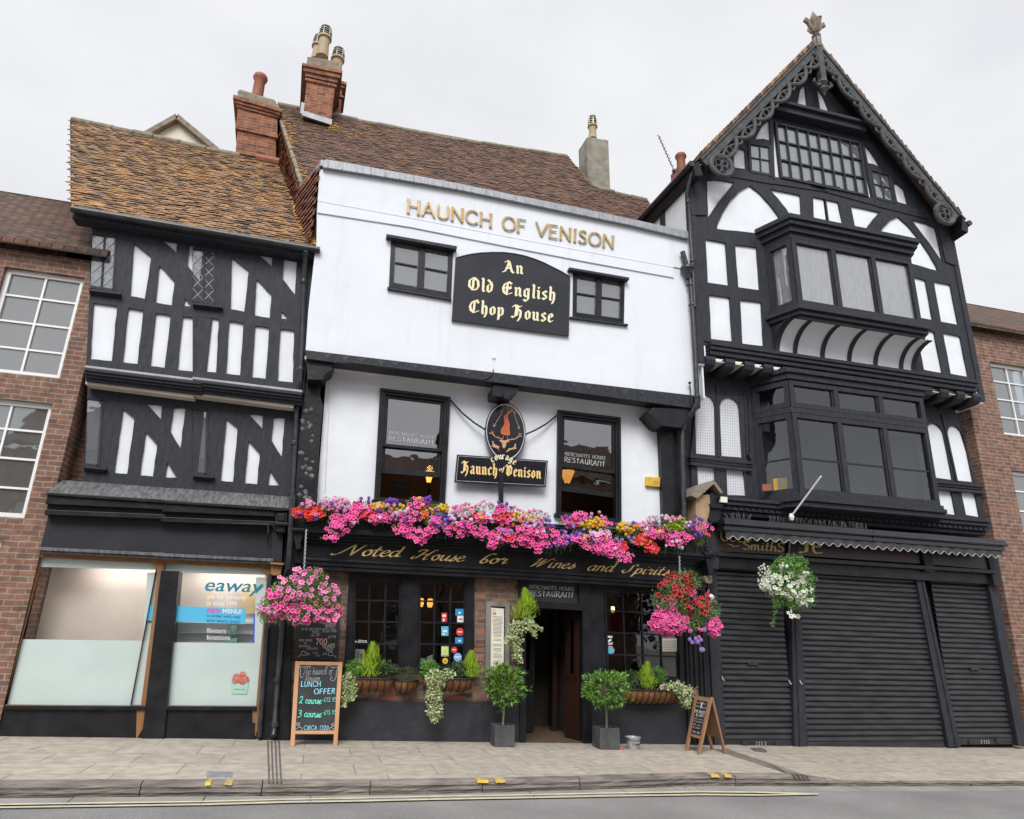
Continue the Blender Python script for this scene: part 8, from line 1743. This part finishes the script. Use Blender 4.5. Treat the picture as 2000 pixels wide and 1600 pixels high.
val = mb.build('valance', 'canvas', rh)
mb = MB(); mb.tube([V((x0 + .06 + (Lx - .02) * i / n, -.468, z0v + .028 * math.cos((.06 + (Lx - .02) * i / n) * 2 * math.pi / .185))) for i in range(n + 1)], .006, 4); mb.build('piping', 'silver_paint', val)
mb = MB(); mb.poly([(1405, 1042), (1538, 1046), (1539, 1084), (1404, 1077)], -.12, .1); mb.build('sign_panel', 'brown_sign', rh)
mb = MB(); mb.poly([(1557, 1046), topix(XC, P(1557, 1046, -.12).z, -.12), topix(XC, P(1557, 1085, -.12).z, -.12), (1558, 1085)], -.12, .1); mb.build('sign_panel', 'brown_sign', rh)
mb = MB(); mb.poly([(1538, 1042), (1557, 1044), (1560, 1100), (1541, 1099)], -.18, .2); mb.poly([(1378, 1040), (1405, 1042), (1404, 1112), (1386, 1110)], -.16, .2); mb.build('pilaster', 'timber', rh, bevel=.004)
mb = MB(); zl, zl2 = P(1450, 1081, -.2).z, P(1450, 1089, -.2).z; mb.box((P(1400, 1081, -.2).x, -.2, zl2), (XC, .1, zl)); mb.box((P(1398, 1100, -.1).x, -.08, P(1450, 1112, -.1).z), (XC, .1, zl2 - .003)); mb.build('lintel', 'black_paint', rh, bevel=.006)
mb = MB(); write(mb, UNCIAL, 'Gold', Quad((1407, 1036), (1468, 1039), (1468, 1060), (1407, 1056), y=-.12), .12, R(30), .005, 0, .3); write(mb, dict(BLACK, m=SCRIPT['m'], S=ROMAN['S'], t=SCRIPT['t'], i=SCRIPT['i'], h=SCRIPT['h'], s=ROMAN['S']), 'Smiths', Quad((1451, 1056), (1532, 1061), (1531, 1078), (1451, 1073), y=-.12), .15, R(30), .0045, 0, .3)
Q = Quad((1420, 1062), (1442, 1064), (1442, 1070), (1420, 1068), y=-.12); write(mb, {'~': (1, [(True, [(0, .9), (.3, .8), (.6, .3), (1, .6)])]), ' ': ROMAN[' ']}, '~', Q, .2, R(80), .0045, 0, .3)
write(mb, UNCIAL, 'J', Quad((1559, 1048), (1580, 1049), (1580, 1080), (1559, 1079), y=-.12), .14, R(30), .005, 0, .3); write(mb, UNCIAL, 'E', Quad((1586, 1056), (1606, 1057), (1606, 1081), (1586, 1080), y=-.12), .14, R(30), .005, 0, .3); nm(mb.build('lettering', 'gold_paint', rh))
# roller shutters
def shutter(x0a, x1a, ya, zt2, zb3, parent):
    mb = MB(); pitch = .092; z_ = zb3 + .10; n = 0; pr = []
    while z_ < zt2:
        for k, o in ((.0, 0.0), (.04, -.026), (.14, -.034), (.32, -.034), (.55, -.026), (.80, -.010), (.96, .0)): pr.append((ya + o, z_ + k * pitch))
        z_ += pitch
    pr.append((ya, z_))
    mb.v += [V((x, a, b)) for a, b in pr for x in (x0a, x1a)]
    for i in range(len(pr) - 1): mb.f.append([2 * i, 2 * i + 1, 2 * i + 3, 2 * i + 2]); mb.t.append(0); mb.m.append(0)
    s = mb.build('roller_shutter', 'shutter', parent, weld=False); mb = MB(); mb.box((x0a, ya - .03, zb3), (x1a, ya + .02, zb3 + .1)); mb.build('bottom_rail', 'shutter', s, bevel=.003); return s
gx0, gx1 = P(1418, 1452, .05).x, P(1548, 1456, .05).x; zt3 = P(1450, 1105, .05).z
sh = shutter(gx0 - .02, gx1 + .02, .05, zt3, gz(8) - .01, rh)
mb = MB(); c = P(1470, 1297, .02); mb.box(c + V((-.10, -.02, -.02)), c + V((.10, .0, .02)))
for k in (-.05, .07): mb.box(c + V((k, -.024, -.055)), c + V((k + .012, -.012, -.03)))
mb.build('letter_slot', 'iron', sh); mb = MB()
for x in (1477, 1482, 1487, 1494): mb.box(P(x, 1449, .01), P(x + 1.6, 1452, .02)); mb.box(P(x, 1454, .01), P(x + 1.6, 1456, .02))
mb.build('lock_bolt', 'aluminium', sh); mb = MB(); mb.poly([(1450, 1447), (1462, 1447), (1462, 1456), (1450, 1456)], .0, .03); mb.poly([(1515, 1448), (1526, 1448), (1526, 1457), (1514, 1457)], .0, .03); mb.build('lock_plate', 'iron', sh)
g2x = P(1576, 1456, .05).x; s2_ = shutter(g2x, 2 * XC - g2x, .05, zt3, gz(9.7) - .02, rh); nm(s2_)
mb = MB(); mb.poly([(1379, 1108), (1399, 1110), (1419, 1462), (1397, 1462)], -.05, .2); mb.poly([(1544, 1100), (1560, 1101), (1578, 1462), (1552, 1462)], -.03, .2); mb.bar((1551, 1105), (1564, 1458), 2, -.05, .03); mb.build('post', 'timber', rh, bevel=.004)
mb = MB()
for (x, y) in ((1410, 1327), (1541, 1334), (1562, 1334)): mb.tube([P(x, y - 5, -.04), P(x + 2, y, -.07), P(x + 5, y + 3, -.09)], .012, 6)
nm(mb.build('shutter_lock', 'aluminium', rh)); mb = MB(); mb.box((P(1380, 1200, .1).x, .2, -.3), (XC, .25, 3.2)); mb.build('back_wall', 'interior', rh)
# stone corbel with little gabled cap, labels, pole
sc_ = thing('stone_corbel', 'sandstone corbel with a small gabled cap between pub and jeweller shop', 'corbel', P(1370, 1030, -.2))
mb = MB(); mb.poly([(1359, 966), (1386, 966), (1388, 985), (1384, 1010), (1380, 1027), (1372, 1040), (1359, 1036)], -.28, .35); mb.build('block', 'sandstone', sc_, bevel=.01)
mb = MB(); a = P(1395, 938, -.36); l1, l2 = P(1352, 968, -.36), P(1412, 962, -.36); mb.prism([a, P(1398, 942, -.36), P(1362, 974, -.36), P(1350, 968, -.36), P(1360, 948, -.36), P(1385, 940, -.36)], V((0, .4, 0))); mb.prism([a, P(1413, 962, -.36), P(1408, 964, -.36), P(1394, 945, -.36)], V((0, .4, 0))); mb.build('cap', 'stone_cap', sc_, bevel=.006)
mb = MB(); mb.poly([(1388, 962), (1406, 964), (1408, 1012), (1396, 1020), (1384, 1012)], -.26, .3); mb.poly([(1387, 983), (1412, 985), (1410, 994), (1389, 992)], -.33, .3); mb.poly([(1384, 1012), (1413, 1014), (1410, 1022), (1388, 1020)], -.33, .3); mb.build('moulding', 'black_paint', sc_, bevel=.008)
mb = MB(); Q = Quad((1408, 970), (1421, 971), (1421, 982), (1408, 981), y=-.36); Q.rect(mb, 0, 1, 0, 1, 0, .05); mb.build('junction_box', 'paper', None, 'small cream electrical box on the cornice beside the stone corbel', 'box', bevel=.004)
fp = thing('flagpole', 'bare white flagpole slanting out from the shop cornice under the bay window', 'flagpole', P(1546, 1010, -.5)); mb = MB(); mb.tube([P(1545, 1009, -.5), P(1573, 972, -.8), P(1604, 930, -1.15)], .016, 8); mb.build('pole', 'plastic_white', fp, smooth=True); mb = MB(); mb.lathe(P(1546, 1010, -.5), [(.03, -.06), (.05, 0), (.03, .06)], 10); mb.build('bracket', 'plastic_white', fp)
lm = thing('dome_lamp', 'round white lamp on the black pilaster right of the red and pink basket', 'lamp', P(1388, 1168, -.1)); mb = MB(); c = P(1388, 1167, -.16)
mb.add(*(lambda n=12: ([c + V((.062 * math.cos(a) * math.cos(b), -.06 * math.sin(b), .062 * math.sin(a) * math.cos(b))) for b in (0, .4, .8, 1.2, 1.5) for a in [i * 2 * math.pi / n for i in range(n)]], [[k * n + i, k * n + (i + 1) % n, (k + 1) * n + (i + 1) % n, (k + 1) * n + i] for k in range(4) for i in range(n)] + [[4 * n + i for i in range(n)]]))()); mb.build('dome', 'plastic_white', lm, smooth=True)
mb = MB(); mb.box(c + V((-.05, 0, -.05)), c + V((.05, .1, .05))); mb.build('base', 'plastic_white', lm)
mb = MB(); mb.poly([(1376, 1125), (1391, 1124), (1392, 1137), (1388, 1141), (1379, 1138)], -.3, .2); mb.build('camera_housing', 'stone_cap', None, 'weathered brown camera housing under the cornice right of the fascia', 'camera', bevel=.01)
# antenna, flue and pot over the flank eave
an = thing('tv_aerial', 'thin television aerial standing on the gutter left of the gable house', 'aerial', P(1316, 335, 1.6)); mb = MB(); a, b = P(1317, 335, 1.6), P(1286, 265, 1.6); mb.tube([a, b], .012, 6)
for i in range(9): p = a.lerp(b, .16 + .1 * i); h = .11; mb.tube([p + V((-h, -.1, -.05)), p + V((h, .1, .09))], .006, 4)
mb.lathe(P(1316, 334, 1.6), [(.03, -.06), (.05, 0), (.02, .06)], 8); mb.build('antenna', 'iron', an)
fc = thing('flue_chimney', 'short terracotta chimney pot behind the gutter of the gable house', 'chimney', P(1330, 345, 2.5)); pot(fc, P(1331, 335, 2.2), .135, .52, 'terracotta', False); mb = MB(); c = P(1331, 336, 2.2); mb.box(c + V((-.2, -.2, -1.2)), c + V((.2, .2, 0))); mb.build('stack', 'brick_red', fc)
mb = MB(); mb.tube([P(1368, 300, .5), P(1367, 265, .5)], .014, 6); mb.build('vent_pole', 'aluminium', None, 'thin metal pole above the foot of the gable verge', 'pole')
# rainwater pipe on the corner post
mb = MB(); mb.tube([Ee + V((-.02, .1, -.12)), P(1340, 378, YR - .12), P(1344, 392, YR - .08), P(1348, 450, YR - .08), P(1353, 520, YR - .08), P(1357, 600, YR - .08)], .032, 10); dq = nm(mb.build('downpipe', 'black_pipe', rh, smooth=True)); mb = MB()
for q in ((1344, 394), (1352, 510)): mb.lathe(P(*q, YR - .08), [(.042, -.03), (.048, 0), (.042, .03)], 10)
mb.build('pipe_collar', 'black_pipe', dq)
mirror_children(rh, XC)
for o in (lh, rh): 
    for c in o.children: 
        if 'nomirror' in c: del c['nomirror']
# far right neighbour beyond the gable house
xq = 2 * XC - F0.x + .1; b2 = thing('brick_house', 'plain brick house at the far right of the row', 'building', (xq + 3, 0, 0)); simple_house(b2, xq, xq + 7, 0, 8.4, [(xq + .8 + i * 2, xq + 1.9 + i * 2, z0, z0 + 1.7) for i in range(3) for z0 in (.8, 3.5, 6)], 'brick_plain')
# the other side of the street, behind the camera: only its reflection and shade reach the picture
for i, (x0, x1, zt_, mt) in enumerate(((-12, -3.5, 7.6, 'brick_plain'), (-3.4, 4.6, 6.8, 'brick_dark'), (4.7, 13, 8.2, 'brick_dark'))):
    t = thing('terrace_house', ('brick terrace house across the street to the west', 'low dark brick terrace house across the street facing the pub', 'tall dark brick terrace house across the street to the east')[i], 'building', ((x0 + x1) / 2, -17, 0))
    simple_house(t, x0, x1, -17, zt_, [(x0 + .9 + k * 2.4, x0 + 2.1 + k * 2.4, z0, z0 + 1.6) for k in range(3) for z0 in (1, 4)], mt, 2.4, 6, -1); st2 = MB(); st2.box((x0 + 2, -20.5, zt_), (x0 + 3, -19.8, zt_ + 4)); st2.build('chimney', 'brick_red', t)
